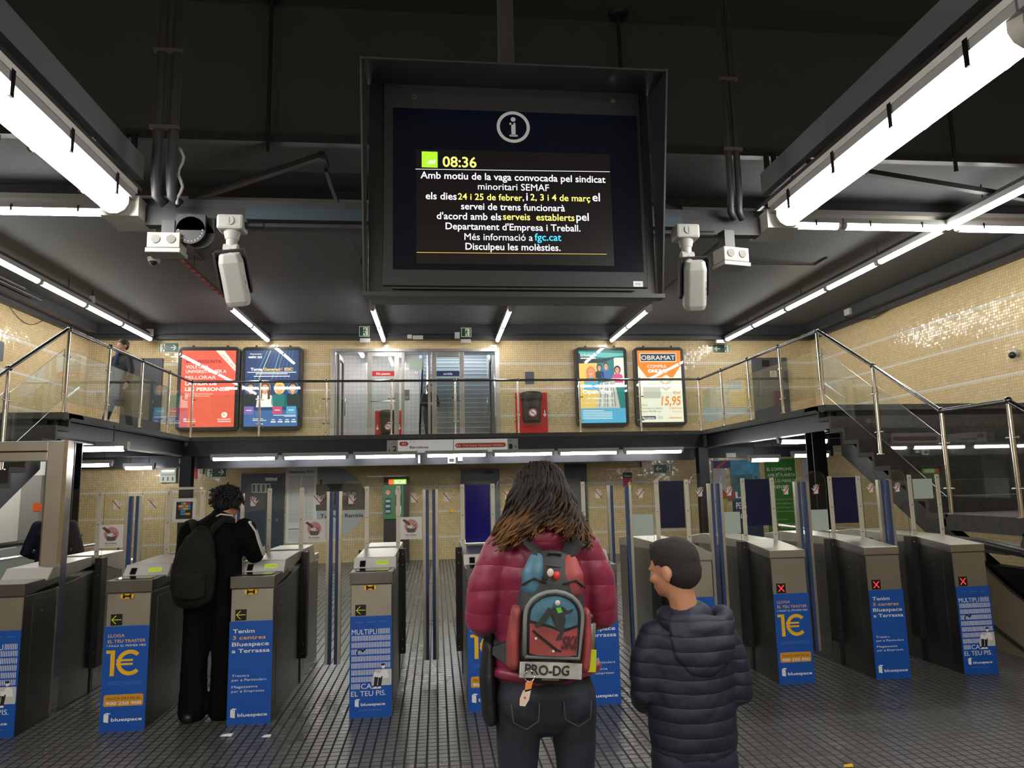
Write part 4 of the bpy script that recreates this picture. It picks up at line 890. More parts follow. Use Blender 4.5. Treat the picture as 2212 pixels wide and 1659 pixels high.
def p_red(b, w, h):
    b.rect(0, w, 0, h, 0, LB_R); T = lambda s, u0, u1, v, m, c=.030, bo=.03: b.text(s, u0*w, u1*w, (1-v)*h, -.001, m, h=c*h, bold=bo)
    b.shape([(.62*w, h), (.78*w, h), (w, .80*h), (w, .72*h)], -.0008, LB_C)
    n0 = len(b.v); b.text('PORTES OBERTES', 0, .38*w, 0, -.0012, LB_DR, h=.022*h); b.xf(Matrix.Translation((.74*w, 0, .93*h)) @ Matrix.Rotation(math.radians(47), 4, 'Y'), n0)
    T('BON PREGUNTA:', .08, .74, .165, LB_DR, .042); T('VOLS UNA', .08, .50, .235, LB_W, .042, .01); T('UNIVERSITAT PER A', .08, .83, .295, LB_W, .042, .01); T('MILLORAR', .08, .64, .375, LB_W, .046); T('LA VIDA DE', .08, .66, .455, LB_W, .046); T('LES PERSONES?', .08, .90, .53, LB_W, .046)
    T('GRAU EN EDUCACI\u00d3 SOCIAL', .08, .60, .578, LB_C, .018, 0); T('GRAU EN TREBALL SOCIAL', .08, .54, .607, LB_C, .018, 0)
    b.disc(.82*w, .155*h, .055*w, -.001, LB_W, rz=.055*w); T('b', .80, .84, .86, LB_R, .04, .02); T('BLANQUERNA', .70, .94, .91, LB_W, .018, .02); b.rect(.70*w, .94*w, .065*h, .075*h, -.001, LB_W)
    b.rect(.08*w, .30*w, .07*h, .08*h, -.001, LB_W); b.rect(.08*w, .13*w, .09*h, .115*h, -.001, LB_W); T('FUNDACI\u00d3', .15, .30, .905, LB_C, .014, 0)
def face(b, x, z, s, hair, cloth, glow, long=False):
    b.disc(x, z, s*1.28, -.001, glow, rz=s*1.55); b.shape([(x-2.0*s, z-4.6*s), (x+2.0*s, z-4.6*s), (x+1.75*s, z-1.9*s), (x+.5*s, z-1.25*s), (x-.5*s, z-1.25*s), (x-1.75*s, z-1.9*s)], -.0013, cloth)
    b.disc(x, z+.15*s, s*1.12, -.0016, hair, rz=s*1.38)
    if long:
        for q in (-1, 1): b.shape([(x+q*.5*s, z+.4*s), (x+q*1.15*s, z+.3*s), (x+q*1.25*s, z-2.6*s), (x+q*.7*s, z-2.8*s)], -.0017, hair)
    b.rect(x-.35*s, x+.35*s, z-1.5*s, z-.6*s, -.0018, LB_SK); b.disc(x, z-.12*s, s*.80, -.002, LB_SK, rz=s*1.05)
    for q in (-1, 1): b.disc(x+q*.32*s, z+.02*s, .09*s, -.0024, LB_DK, n=8)
    b.line(x-.28*s, z-.58*s, x+.28*s, z-.58*s, .10*s, -.0024, LB_W)
def p_blue(b, w, h):
    b.rect(0, w, 0, h, 0, LB_N); b.rect(0, w, 0, .21*h, -.0006, LB_B)
    for i in range(10):
        u = .35+i*.06; b.line(u*w, h*.999, (u-.25+.02*i)*w, .62*h, .006+.006*(i % 3), -.0007, (LB_B, LB_SB, LB_G, LB_B)[i % 4])
    T = lambda s, u0, u1, v, m, c=.030, bo=.03: b.text(s, u0*w, u1*w, (1-v)*h, -.001, m, h=c*h, bold=bo)
    T('Generaci\u00f3n', .08, .30, .055, LB_W, .018, .02); T('esic', .05, .20, .10, LB_W, .032, .04); b.rect(.22*w, .31*w, .895*h, .925*h, -.001, LB_G)
    T('Torna', .10, .32, .268, LB_W, .038, .04); T('Generaci\u00f3 ESIC', .34, .90, .268, LB_Y, .038, .04)
    for v, a, c in ((.295, .04, .96), (.315, .20, .80), (.348, .16, .84)): b.rect(a*w, c*w, (1-v)*h, (1-v)*h+.010*h, -.001, LB_W)
    face(b, .11*w, .50*h, .075*w, LB_DK, LB_DK, LB_V); face(b, .38*w, .50*h, .080*w, LB_H, LB_W, LB_Y, True); face(b, .65*w, .50*h, .080*w, LB_Y, LB_T, LB_Y); face(b, .90*w, .50*h, .080*w, LB_DK, LB_DK, LB_SB)
    for u, m in ((.09, LB_V), (.62, LB_P), (.88, LB_SB)): b.rrect((u-.09)*w, (u+.09)*w, .16*h, .26*h, .015, -.003, m); b.rect((u-.05)*w, (u+.05)*w, .205*h, .215*h, -.0034, LB_W)
    for v, a, c in ((.86, .55, .97), (.875, .75, .97)): b.rect(a*w, c*w, (1-v)*h, (1-v)*h+.008*h, -.001, LB_W)
    for u in (.55, .68, .81, .93): b.rect((u-.045)*w, (u+.045)*w, .05*h, .066*h, -.001, LB_W); b.rect((u-.03)*w, (u+.03)*w, .08*h, .09*h, -.001, LB_W)
    b.rect(.17*w, .42*w, .075*h, .083*h, -.001, LB_W); b.rect(.17*w, .36*w, .095*h, .103*h, -.001, LB_W)
def p_open(b, w, h):
    b.rect(0, w, 0, h, 0, LB_T); b.rect(0, w, 0, .20*h, -.0006, LB_SB); b.rect(0, .4*w, .2*h, .85*h, -.0005, LB_Y); b.rect(.78*w, w, .5*h, .9*h, -.0005, LB_CR); b.shape([(0, h), (w, h), (w, .92*h), (.4*w, .88*h), (0, .96*h)], -.0006, LB_T)
    b.shape([(0, .82*h), (.55*w, .83*h), (w, .95*h), (w, h), (0, h)], -.00055, LB_DK); b.shape([(.05*w, .93*h), (.6*w, .9*h), (w, .93*h), (w, .96*h), (0, .985*h)], -.0008, emis('poster_aqua', (.15, .62, .55), .8))
    T = lambda s, u0, u1, v, m, c=.030, bo=.03: b.text(s, u0*w, u1*w, (1-v)*h, -.004, m, h=c*h, bold=bo)
    face(b, .26*w, .70*h, .085*w, LB_O, LB_SB, LB_SB, True); face(b, .60*w, .78*h, .060*w, LB_DK, LB_B, LB_SB); face(b, .85*w, .73*h, .062*w, LB_DK, LB_P, LB_V); face(b, .45*w, .76*h, .05*w, LB_DK, LB_DK, LB_B)
    b.shape([(.45*w, .55*h), (.78*w, .58*h), (.88*w, .20*h), (.35*w, .20*h)], -.0028, LB_G)
    for i in range(7): b.line((.42+.06*i)*w, .22*h, (.50+.04*i)*w, .55*h, .012, -.003, (LB_DK, LB_W, LB_B)[i % 3])
    T('laSalle', .04, .31, .085, LB_W, .040, 0); b.rect(.04*w, .38*w, .885*h, .90*h, -.004, LB_W)
    T('Be an engineer', .06, .62, .505, LB_W, .030, .03); T('Open Day', .06, .72, .60, LB_W, .055, .04); T('DE FEBRER, 12:30 H', .15, .75, .675, LB_W, .022, .03); T('LA SALLE CAMPUS BARCELONA', .09, .75, .735, LB_W, .018, .03)
    for k in range(6): b.rect(.05*w, (.70 if k else .52)*w, (.165-k*.022)*h, (.172-k*.022)*h, -.001, LB_W)
def p_price(b, w, h):
    b.rect(0, w, 0, h, 0, LB_CR); b.shape([(0, h), (0, .79*h), (.20*w, .62*h), (.80*w, .62*h), (w, .79*h), (w, h)], -.0006, LB_O)
    T = lambda s, u0, u1, v, m, c=.030, bo=.03, sl=0.: b.text(s, u0*w, u1*w, (1-v)*h, -.003, m, h=c*h, bold=bo, slant=sl)
    b.rect(.06*w, .90*w, .84*h, .965*h, -.001, LB_CR); b.rect(.075*w, .885*w, .850*h, .955*h, -.0015, LB_TX)
    T('OBRAMAT', .09, .87, .132, LB_W, .065, .06); T('COMPRA', .22, .66, .245, LB_W, .045, .05); T('ONLINE', .23, .66, .310, LB_W, .045, .05)
    b.shape([(.10*w, .33*h), (.50*w, .33*h), (.50*w, .53*h), (.10*w, .53*h)], -.001, LB_G)
    for k in range(4): z = (.47+.035*k)*h; b.shape([(.48*w, z+.02*h), (.62*w, z-.04*h), (.78*w, z+.03*h), (.64*w, z+.085*h)], -.0012-.0002*k, (LB_G, LB_CR)[k % 2]); b.line(.48*w, z+.02*h, .62*w, z-.04*h, .004, -.0024, LB_Y); b.line(.62*w, z-.04*h, .78*w, z+.03*h, .004, -.0024, LB_Y)
    T('15,95', .50, .94, .765, LB_O, .125, .02, .12); T('\u20ac/m\u00b2', .78, .96, .61, LB_O, .04, .02, .1); T('21,84 \u20ac/caixa', .68, .97, .82, LB_O, .024, .02); T('IVA incl\u00f2s', .75, .97, .865, LB_O, .022, 0)
    T('Terra', .04, .18, .775, LB_TX, .026, 0); T('Porcell\u00e0nica Dakar', .04, .53, .82, LB_TX, .026, 0); T('perla 90x90 cm', .04, .48, .862, LB_TX, .026, 0)
    b.rect(.03*w, .36*w, .040*h, .085*h, -.001, LB_TX); T('Barcelona', .06, .33, .952, LB_W, .026, .02)
    for k in range(3): x = (.40+.045*k)*w; b.line(x+.03*w, .085*h, x, .062*h, .008, -.001, LB_TX); b.line(x, .062*h, x+.03*w, .040*h, .008, -.001, LB_TX)
    T('obramat.es', .66, .96, .952, LB_O, .026, .03)
lightbox(-5.74, -4.40, 2.96, 4.86, 'red lit advertising panel reading BON PREGUNTA on the upper back wall', p_red)
lightbox(-4.36, -3.02, 2.96, 4.86, 'blue lit advertising panel with four faces reading Torna Generaci\u00f3', p_blue)
lightbox(3.30, 4.56, 2.95, 4.85, 'lit advertising panel with students reading Open Day', p_open)
lightbox(4.73, 5.97, 2.95, 4.85, 'orange and cream lit advertising panel with the price 15,95', p_price)
# ---------------------------------------------------------------- exit signs
def exit_sign(px0, py0, px1, py1, Y, kind, lab, off=.0):
    x0, z1 = at(px0, py0, Y); x1, z0 = at(px1, py1, Y); w, h = x1-x0, z1-z0
    b = MB().box(0, w, 0, .012, 0, h, GLOW); y = -.0006; m = .035*h*1.5
    b.rect(m, w-m, m, h-m, y, GREENS); s = h
    mx = 0 if kind == 'R' else (w-h if kind == 'L' else (w-h)/2)
    flip = -1 if kind == 'R' else 1
    X = lambda u: mx+(u if flip > 0 else 1-u)*h; Z = lambda v: v*h; yy = y-.0006
    b.rect(min(X(.40), X(.86)), max(X(.40), X(.86)), Z(.10), Z(.90), y-.0003, GLOW)               # the door
    b.disc(X(.56), Z(.76), .065*s, yy, GREENS, n=12)
    for p in (((.56, .68), (.50, .42), .12), ((.50, .64), (.34, .54), .06), ((.34, .54), (.26, .62), .05), ((.57, .64), (.70, .52), .06), ((.50, .42), (.36, .30), .08), ((.36, .30), (.20, .28), .06), ((.51, .43), (.62, .28), .08), ((.62, .28), (.58, .12), .07)):
        b.line(X(p[0][0]), Z(p[0][1]), X(p[1][0]), Z(p[1][1]), p[2]*s, yy, GREENS)
    if kind in 'LR':
        a0 = h*1.15 if kind == 'R' else w-h*1.15; s2 = 1 if kind == 'R' else -1; a1 = a0+s2*(w-h*1.45); 
        b.line(a0, h*.5, a1, h*.5, .09*h, y-.0004, GLOW)
        for q in (-1, 1): b.line(a1, h*.5, a1-s2*.24*h, h*(.5+q*.26), .09*h, y-.0004, GLOW)
    b.xf(Matrix.Translation((x0, Y-.012-off, z0))); solo('exit_sign', b, lab, 'exit sign', 'green running-man exit signs')
exit_sign(343, 740, 387, 762, YB, 'R', 'green exit sign with right arrow above the red advertising panel')
exit_sign(1538, 744, 1577, 763, YB, 'L', 'green exit sign with left arrow at the upper right')
exit_sign(776, 705, 798, 727, 16.12, 'S', 'square green exit sign above the left door of the entrance', .0)
exit_sign(996, 708, 1018, 728, 16.12, 'S', 'square green exit sign above the right door of the entrance', .0)
exit_sign(445, 1009, 490, 1031, YB, 'R', 'green exit sign with right arrow on the lower wall beside the far left column')
exit_sign(1411, 1003, 1452, 1022, YB, 'L', 'green exit sign with left arrow on the lower wall at right')
def wallbox(px0, py0, px1, py1, Y, d, m, name, lab, cat, group=None):
    x0, z1 = at(px0, py0, Y); x1, z0 = at(px1, py1, Y); return solo(name, MB().box(x0, x1, Y-d, Y-.001, z0, z1, m), lab, cat, group, bev=.004)
wallbox(312, 727, 340, 737, YB, .07, WHITEM, 'emergency_light', 'white emergency light at the end of the left lamp row', 'emergency light', 'small white boxes on the ceiling beam')
for a, lab in (((778, 732, 800, 741), 'white emergency light under the left square exit sign'), ((995, 734, 1017, 742), 'white emergency light under the right square exit sign'), ((892, 726, 914, 734), 'beige emergency light above the middle of the entrance'), ((880, 724, 890, 732), 'small white box left of the beige emergency light'), ((982, 719, 993, 732), 'small white box left of the right square exit sign'), ((1545, 735, 1568, 742), 'white emergency light above the upper right exit sign')):
    wallbox(*a, 16.30 if a[1] >= 730 else 16.12, .07, WHITEM, 'emergency_light' if 'emergency' in lab else 'junction_box', lab, 'emergency light' if 'emergency' in lab else 'box', 'small white boxes on the ceiling beam')
wallbox(318, 712, 332, 726, 16.12, .07, WHITEM, 'junction_box', 'white box on the beam at the corner end of the left lamp row', 'box')
x0, z1 = at(196, 640, 13.4); x1, z0 = at(203, 654, 13.4); b = MB().box(x0, x1, 13.36, 13.44, z0, z1, WHITEM); b.box((x0+x1)/2-.01, (x0+x1)/2+.01, 13.39, 13.41, z1, ZC-.004, BLACKM); solo('junction_box', b, 'white box on a short rod beside the left lamp row', 'box')
p = PX(1836, 692, XR-.34); solo('junction_box', MB().box(XR-.40, XR-.342, p.y-.1, p.y+.1, 5.14, 5.27, WHITEM), 'white box on the dark beam above the right tiled wall', 'box')
b = MB(); b.tube([(XR-.36, p.y+.15, 5.14), (XR-.30, p.y+.05, 5.03), (XR-.06, p.y-.4, 4.98), (XR-.05, p.y-1.0, 5.05)], .012, BLACKM, 8); solo('cable', b, 'loose black cable drooping from the right beam', 'cable')
# ---------------------------------------------------------------- upstairs entrance: steel-framed glass doors, vestibule and stairs behind
FZ = 4.84
t = thing('glass_entrance', 'wide steel-framed glass entrance in the middle of the upper wall', 'entrance', (-.45, YB, ZG))
def frame(x0, x1, z0, z1, y, w, name, lab=None, glass=True, parent=None):
    b = MB().box(x0, x0+w, y, y+.06, z0, z1, STEEL); b.box(x1-w, x1, y, y+.06, z0, z1, STEEL); b.box(x0+w, x1-w, y, y+.06, z1-w, z1, STEEL); b.box(x0+w, x1-w, y, y+.06, z0, z0+w, STEEL)
    o = part(name, b, parent or t, lab, world=True, bev=.003)
    if glass: g = MB().box(x0+w, x1-w, y+.025, y+.033, z0+w, z1-w, GLASS); g = part('glass', g, o, world=True)
    return o
b = MB().box(EX0, EX0+.10, YB-.03, YB+.12, ZG, FZ, STEEL); b.box(EX1-.10, EX1, YB-.03, YB+.12, ZG, FZ, STEEL); b.box(EX0+.10, EX1-.10, YB-.03, YB+.12, FZ-.07, FZ, STEEL); part('outer_frame', b, t, world=True, bev=.003)
xs = [at(x, 850)[0] for x in (793, 862, 868, 930, 933, 1003)]
dl = frame(xs[0], xs[1], ZG, FZ-.07, YB+.01, .11, 'fixed_leaf', 'steel framed leaf with a red strip')
dr = frame(xs[4], xs[5], ZG, FZ-.07, YB+.01, .11, 'fixed_leaf', 'steel framed leaf with a blue sortida strip')
b = MB().box(xs[2]-.01, xs[2]+.06, YB+.01, YB+.07, ZG, FZ-.07, STEEL); part('mullion', b, t, world=True); b = MB().box(xs[3]-.06, xs[3], YB+.01, YB+.07, ZG, FZ-.07, STEEL); part('mullion', b, t, world=True)
def strip(x0, x1, px, m, s):
    zz = at(px, 815)[1]; z0, z1 = zz+.03, zz+.15
    b = MB().box(x0, x1, YB+.026, YB+.032, z0, z1, m); b.text(s, (x0+x1)/2, 0, z0+.035, YB+.025, W_, h=.055, al='C', bold=.02); return b
part('door_strip', strip(xs[0]+.11, xs[1]-.11, 820, RD_, 'No passeu'), dl, 'red strip reading No passeu', world=True); part('door_strip', strip(xs[4]+.11, xs[5]-.11, 968, mat('print_navy', (.01, .02, .12), .5), 'sortida'), dr, 'navy strip reading sortida', world=True)
for x0, x1, q in ((xs[0], xs[1], dl), (xs[4], xs[5], dr)):
    part('push_bar', MB().cyl((x0+.08, YB-.03, 3.60), (x1-.08, YB-.03, 3.60), .012, STEELB, 10), q, world=True)
for x, s in ((EX0+.12, 1), (EX1-.12, -1)):     # leaves folded open
    b = MB(); y0, y1 = YB+.15, YB+1.0
    for a, c_, z0, z1 in ((y0, y0+.09, ZG+.02, FZ-.1), (y1-.09, y1, ZG+.02, FZ-.1), (y0+.09, y1-.09, FZ-.2, FZ-.1), (y0+.09, y1-.09, ZG+.02, ZG+.16)): b.box(min(x, x+s*.05), max(x, x+s*.05), a, c_, z0, z1, STEELD)
    o = part('open_leaf', b, t, 'door leaf folded open', world=True); part('glass', MB().box(x+s*.02, x+s*.028, y0+.09, y1-.09, ZG+.16, FZ-.2, GLASS), o, world=True)
    part('handle', MB().tube([(x+s*.05, y0+.5, 3.35), (x+s*.12, y0+.5, 3.35), (x+s*.12, y0+.5, 3.75), (x+s*.05, y0+.5, 3.75)], .014, STEELB, 8), o, 'curved steel handle', world=True)
b = MB().box(EX0-.6, EX1+.6, YB+.25, 24, ZG-.15, ZG, CONC); struct('floor_vestibule', b)
xw = at(905, 850, 19.0)[0]
b = MB().box(EX0-.6, xw, 19.0, 19.2, ZG, 6.9, TW); struct('wall_vestibule_back', b)
b = MB().box(EX0-.65, EX0-.5, YB+.25, 19.2, ZG, 6.9, TWS); b.box(xw-.15, xw, 19.2, 24, ZG, 7.9, TWS); struct('wall_vestibule_left', b)
b = MB().box(EX1+.45, EX1+.6, YB+.25, 24, ZG, 7.9, mat('pale_stair_wall', (.42, .44, .46), .5)); struct('wall_vestibule_right', b)
struct('wall_vestibule_far', MB().box(xw, EX1+.6, 24, 24.2, ZG, 8.2, mat('pale_stair_wall', (.42, .44, .46), .5)))
struct('ceiling_vestibule', MB().box(EX0-.65, EX1+.6, YB+.25, 19.0, 5.15, 5.25, mat('pale_stair_wall', (.42, .44, .46), .5)))
b = MB(); y, z = 18.0, ZG; pf = [(y, ZG)]
for i in range(20): z += .165; pf.append((y, z)); y += .29; pf.append((y, z))
pf.append((y, ZG)); b.prism(pf, 0, xw+.05, EX1+.42, mat('stair_stone', (.22, .22, .22), .7))
y, z = 18.0, ZG
for i in range(20):
    z += .165; b.box(xw+.08, EX1+.40, y-.014, y+.035, z-.012, z+.005, mat('stair_nosing', (.45, .46, .46), .5)); y += .29
solo('entrance_staircase', b, 'grey stairs rising to the street behind the glass entrance', 'stairs')
for x, nm in ((xw+.22, 'left'), (EX1+.12, 'right')):
    r = thing('stair_handrail', 'bright tubular handrail on the %s side of the street stairs' % nm, 'handrail', (x, 17.8, ZG), 0, 'handrails of the street stairs')
    part('rail', MB().cyl((x, 17.75, 3.55), (x, 23.5, 3.55+5.75*.569), .035, mat('bluish_rail', (.55, .62, .68), .25, .8), 12), r, world=True)
    for y in (17.8, 19.2, 20.6, 22.0): part('post', MB().cyl((x, y, ZG+max(0, (y-18)*.569)), (x, y, 3.55+(y-17.75)*.569), .02, STEELB, 10), r, world=True)
for i, x in enumerate((-1.9, -.9)): lamp((x, 18.0, 5.06), 1.3, 'lamp inside the vestibule, %s' % ('left one', 'right one')[i], 'lamps behind the entrance', 0, w=.1, r=.05)
struct('ceiling_stairs', MB().box(xw, EX1+.45, 19.2, 24, 8.2, 8.3, mat('pale_stair_wall', (.42, .44, .46), .5)))
lamp((.75, 21.0, 8.11), 1.5, 'lamp over the street stairs', 'lamps behind the entrance', math.pi/2, w=.12, r=.06)  # added lamp in place of street daylight on the stairs
lamp((.75, 22.6, 8.11), 1.5, 'lamp at the head of the street stairs', 'lamps behind the entrance', math.pi/2, w=.12, r=.06)  # second added lamp, also in place of street daylight
dl_ = bpy.data.lights.new('street_daylight', 'AREA'); dl_.shape = 'RECTANGLE'; dl_.size = 1.8; dl_.size_y = 2.5; dl_.energy = 130; dl_.color = (.72, .88, 1.0)
dlo = bpy.data.objects.new('street_daylight', dl_); COL.objects.link(dlo); dlo.location = (.75, 21.8, 7.0); dlo.rotation_euler = (math.radians(-25), 0, 0)      # daylight from the street opening at the head of the stairs
# ---------------------------------------------------------------- litter bins on red boards
def no_smoking(b, cx, cz, r, y):
    b.disc(cx, cz, r, y, W_); b.disc(cx, cz, r*.96, y-.0006, RD_, r*.76); b.rect(cx-r*.5, cx+r*.35, cz-.05*r, cz+.08*r, y-.0006, BK_); b.line(cx-r*.6, cz+r*.6, cx+r*.6, cz-r*.6, r*.17, y-.001, RD_)
def bin_(x0, x1, z0, z1, Y, lab, sc=1.):
    t = thing('litter_bin', lab, 'litter bin', ((x0+x1)/2, Y, z0), 0, 'black wall bins on red boards')
    w, h = x1-x0, z1-z0; b = MB().box(-w/2, w/2, -.02, -.002, 0, h, mat('board_red', (.52, .01, .012), .45))
    part('board', b, t, 'red board with white arrows')
    b = MB()
    for s in (-1, 1):
        xx = s*w*.41; b.line(xx, h*.62, xx, h*.50, .022, -.021, W_)
        for q in (-1, 1): b.line(xx, h*.49, xx+q*.035, h*.545, .02, -.0215, W_)
    part('arrow', b, t)
    bw = w*.30; b = MB()
    vs = []; rows = [(.36*h, .86), (.42*h, .94), (.90*h, 1.0)]; n = 10
    for z, k in rows:
        for i in range(n+1): a = math.pi*i/n; vs.append((-math.cos(a)*bw*k, -.025-math.sin(a)**.7*.20*k, z))
    m = n+1; fs = [(i+j*m, i+1+j*m, i+1+(j+1)*m, i+(j+1)*m) for j in range(2) for i in range(n)]+[tuple(range(m))]
    b.add(vs, fs, mat('bin_charcoal', (.018, .020, .020), .45), True); part('bin_body', b, t)
    b = MB(); vs = []
    for z, k in ((.84*h, 1.1), (.93*h, 1.14), (1.0*h, 1.0), (1.02*h, .6)):
        for i in range(n+1): a = math.pi*i/n; vs.append((-math.cos(a)*bw*k, -.022-math.sin(a)**.7*.215*k, z))
    fs = [(i+j*m, i+1+j*m, i+1+(j+1)*m, i+(j+1)*m) for j in range(3) for i in range(n)]+[tuple(3*m+i for i in range(m))]
    b.add(vs, fs, BLACKM, True); part('lid', b, t)
    b = MB(); no_smoking(b, 0, h*.55, bw*.42, -.233); b.rect(-bw*.5, bw*.5, h*.50-.02, h*.50+.0, -.2, BLACK) if False else None
    for k, s in enumerate(('Espai lliure de fum', 'Espacio libre de humo', 'Smoke Free Area')): b.text(s, -bw*.62, bw*.62, h*.76-k*.035, -.234, GY_, h=.018)
    b.text('La multa', -bw*.35, bw*.35, h*.42, -.234, GY_, h=.02); part('sticker', b, t, 'no smoking sign with small text')
bin_(1.86, 2.62, ZG+.02, 3.78, YB, 'black wall bin with no-smoking sign on a red board right of the entrance')
bin_(-1.60, -.90, ZG+.02, 3.65, 19.0, 'black wall bin on a red board inside the vestibule behind the left door')
# the sheet and notices near the entrance
wallbox(1134, 803, 1154, 830, YB, .01, mat('slate_panel', (.075, .085, .10), .5), 'wall_plate', 'small blank slate-grey plate above the red bin board', 'plate')
b = MB(); x0, z1 = at(871, 842, 19.0); x1, z0 = at(884, 864, 19.0); b.box(x0, x1, 18.985, 18.998, z0, z1, mat('notice_brown', (.10, .09, .08), .5)); b.rect(x0+.02, x1-.02, z0+.04, z0+.10, 18.984, GY_); solo('notice', b, 'small dark notice on the white vestibule wall', 'notice')
b = MB(); x0, z0 = at(899, 805, 19.0); b.disc(x0, z0, .055, 18.994, W_); b.disc(x0, z0, .055, 18.993, RD_, .045); b.line(x0, z0-.025, x0, z0+.03, .018, 18.992, BK_); solo('prohibition_sign', b, 'small round red-ringed sign on the vestibule wall', 'sign')
x0, z1 = at(885, 773, YB+.05); x1, z0 = at(913, 798, YB+.05); solo('glass_notice', MB().box(x0, x1, YB+.095, YB+.1, z0, z1, mat('pale_green_sheet', (.40, .50, .42), .5)), 'pale green sheet seen at the top of the entrance opening', 'notice')
# ---------------------------------------------------------------- side doors on the upper wall
def door(n, x0, x1, z0, z1, m, sign=None):
    b = MB().box(x0, x1, YB-.06, YB-.002, z0, z1, m); b.box(x0+.05, x1-.05, YB-.068, YB-.06, z0+.01, z1-.05, m)
    o = struct('door_%d' % n, b, bev=.004)
    hb = MB().box(x1-.16, x1-.12, YB-.10, YB-.068, (z0+z1)/2-.06, (z0+z1)/2+.02, STEELD); h = struct('door_handle', hb, parent=o); 
    return o
DGR = mat('door_slate', (.060, .068, .078), .5); DBL = mat('door_blue_slate', (.035, .050, .070), .42)
door(1, -6.95, -6.10, ZG, 4.62, DGR); door(2, 7.72, 8.62, ZG, 4.60, DGR)
x0, z1 = at(1660, 802); x1, z0 = at(1675, 815); b = MB().box(x0, x1, YB-.075, YB-.07, z0, z1, mat('sign_beige', (.5, .48, .38), .5)); cx, cz = (x0+x1)/2, (z0+z1)/2; b.disc(cx, cz, .055, YB-.0755, BK_, .046); b.line(cx, cz-.035, cx, cz+.02, .015, YB-.076, BK_); b.disc(cx, cz+.032, .012, YB-.076, BK_, n=10); solo('door_sign', b, 'small beige pictogram sign on the upper right slate door', 'sign')
wallbox(1645, 778, 1662, 792, YB-.07, .01, BLACK, 'door_closer', 'dark closer on the upper right slate door', 'door fitting')
# lower doors
def ldoor(n, a, c, m):
    x0, z1 = at(*a); x1, z0 = at(*c); return door(n, x0, x1, 0, z1, m), x0, x1, z1
o, x0, x1, z1 = ldoor(3, (523, 1024), (612, 1200), DBL)
b = MB()
for k in range(4):
    a = at(546+k*10.2, 1045); c = at(546+k*10.2+8.4, 1064); b.rect(a[0], c[0], c[1], a[1], YB-.0686, W_); b.rect(a[0]+.012, c[0]-.012, c[1]+.012, a[1]-.012, YB-.0692, DBL)
solo('door_sign', b, 'four white-outlined rectangles on the dark blue lower door', 'sign')
b = MB().box(at(577, 1030)[0], at(602, 1030)[0], YB-.14, YB-.068, z1-.16, z1-.09, STEELD); b.bar((at(602, 1030)[0], YB-.12, z1-.1), (at(578, 1030)[0], YB-.22, z1-.07), .02, .015, BLACK); solo('door_closer', b, 'grey door closer at the top of the dark blue lower door', 'door fitting')
ldoor(4, (995, 1015), (1082, 1200), mat('door_pale_slate', (.11, .13, .16), .4)); ldoor(5, (1219, 1003), (1273, 1200), DBL)
b = MB(); x0, z0 = at(1012+43, 1018); b.box(x0-.08, x0+.09, YB-.14, YB-.068, z0-.05, z0-.0, BLACK); solo('door_closer', b, 'black door closer at the top of the pale slate lower door', 'door fitting')
# history panels
def flat(px0, py0, px1, py1, m, d=.012, Y=YB): x0, z1 = at(px0, py0, Y); x1, z0 = at(px1, py1, Y); return MB().box(x0, x1, Y-d, Y-.001, z0, z1, m), x0, x1, z0, z1
PWt = mat('panel_white', (.66, .68, .70), .5)
b, x0, x1, z0, z1 = flat(620, 1010, 683, 1172, PWt); y = YB-.0126
b.text('Patrimoni FGC', x0+.06, x1-.06, z1-.13, y, BK_, h=.06, bold=.02)
for c_ in (x0+.06, (x0+x1)/2+.015):
    for k in range(44):
        if z1-.20-k*.026 > z0+.45: b.rect(c_, c_+(x1-x0)/2-.09, z1-.20-k*.026, z1-.192-k*.026, y, GY_)
b.rect(x0+.06, x0+.35, z0+.30, z0+.315, y, BK_)
for k in range(9): b.rect(x0+.06, x1-.1, z0+.26-k*.026, z0+.267-k*.026, y, GY_)
solo('history_panel', b, 'tall white text panel headed Patrimoni FGC on the lower wall', 'panel')
# round-ended photograph panel
x0, z1 = at(684, 1011); x1, z0 = at(791, 1160); zm = at(700, 1103)[1]; b = MB(); R = (z1-z0)/2; cz = (z0+z1)/2; cx = x1-R
pts = [(x0, z0), (x0, z1)]+[(cx+R*math.sin(math.pi*i/24), cz+R*math.cos(math.pi*i/24)) for i in range(25)]
b.prism(pts[::-1], 1, YB-.011, YB-.001, mat('panel_grey_blue', (.36, .39, .42), .5))
def clip(pa, za, zb_):
    out = []
    for (x, z) in pa: out.append((x, min(max(z, za), zb_)))
    return out
y = YB-.0116; b.shape(clip(pts, zm, z1)[::-1], y, mat('photo_sky', (.20, .25, .26), .5)); zs = zm+(z1-zm)*.62
b.shape(clip(pts, zm, zs)[::-1], y-.0006, mat('photo_hills', (.055, .052, .048), .6, var=.4, vscale=14)); PD = mat('photo_dark', (.022, .020, .018), .6); PL = mat('photo_light', (.20, .19, .17), .6)
random.seed(3)
for k in range(26):
    xx = x0+.05+random.random()*(x1-x0-.35); zz = zm+.03+random.random()*(zs-zm)*.55; s = .05+.08*random.random(); b.rect(xx, xx+s, zz, zz+s*.8, y-.0012-.0001*k, (PD, PL, PD)[k % 3]); b.shape([(xx-.01, zz+s*.8), (xx+s+.01, zz+s*.8), (xx+s/2, zz+s*1.15)], y-.0012-.0001*k, PD)
b.rect(x0+.08, x0+.13, zs-.05, zs+.10, y-.002, PD); b.text('Terrassa Rambla', x0+.10, x0+1.05, zm-.16, y, BK_, h=.085, bold=.03)
b.disc(cx-.05, zm-.25, .16, y, mat('panel_pale_mark', (.46, .50, .54), .5), .12, 24, 0, math.pi)
solo('history_panel', b, 'round-ended panel with an old town photograph reading Terrassa Rambla', 'panel')
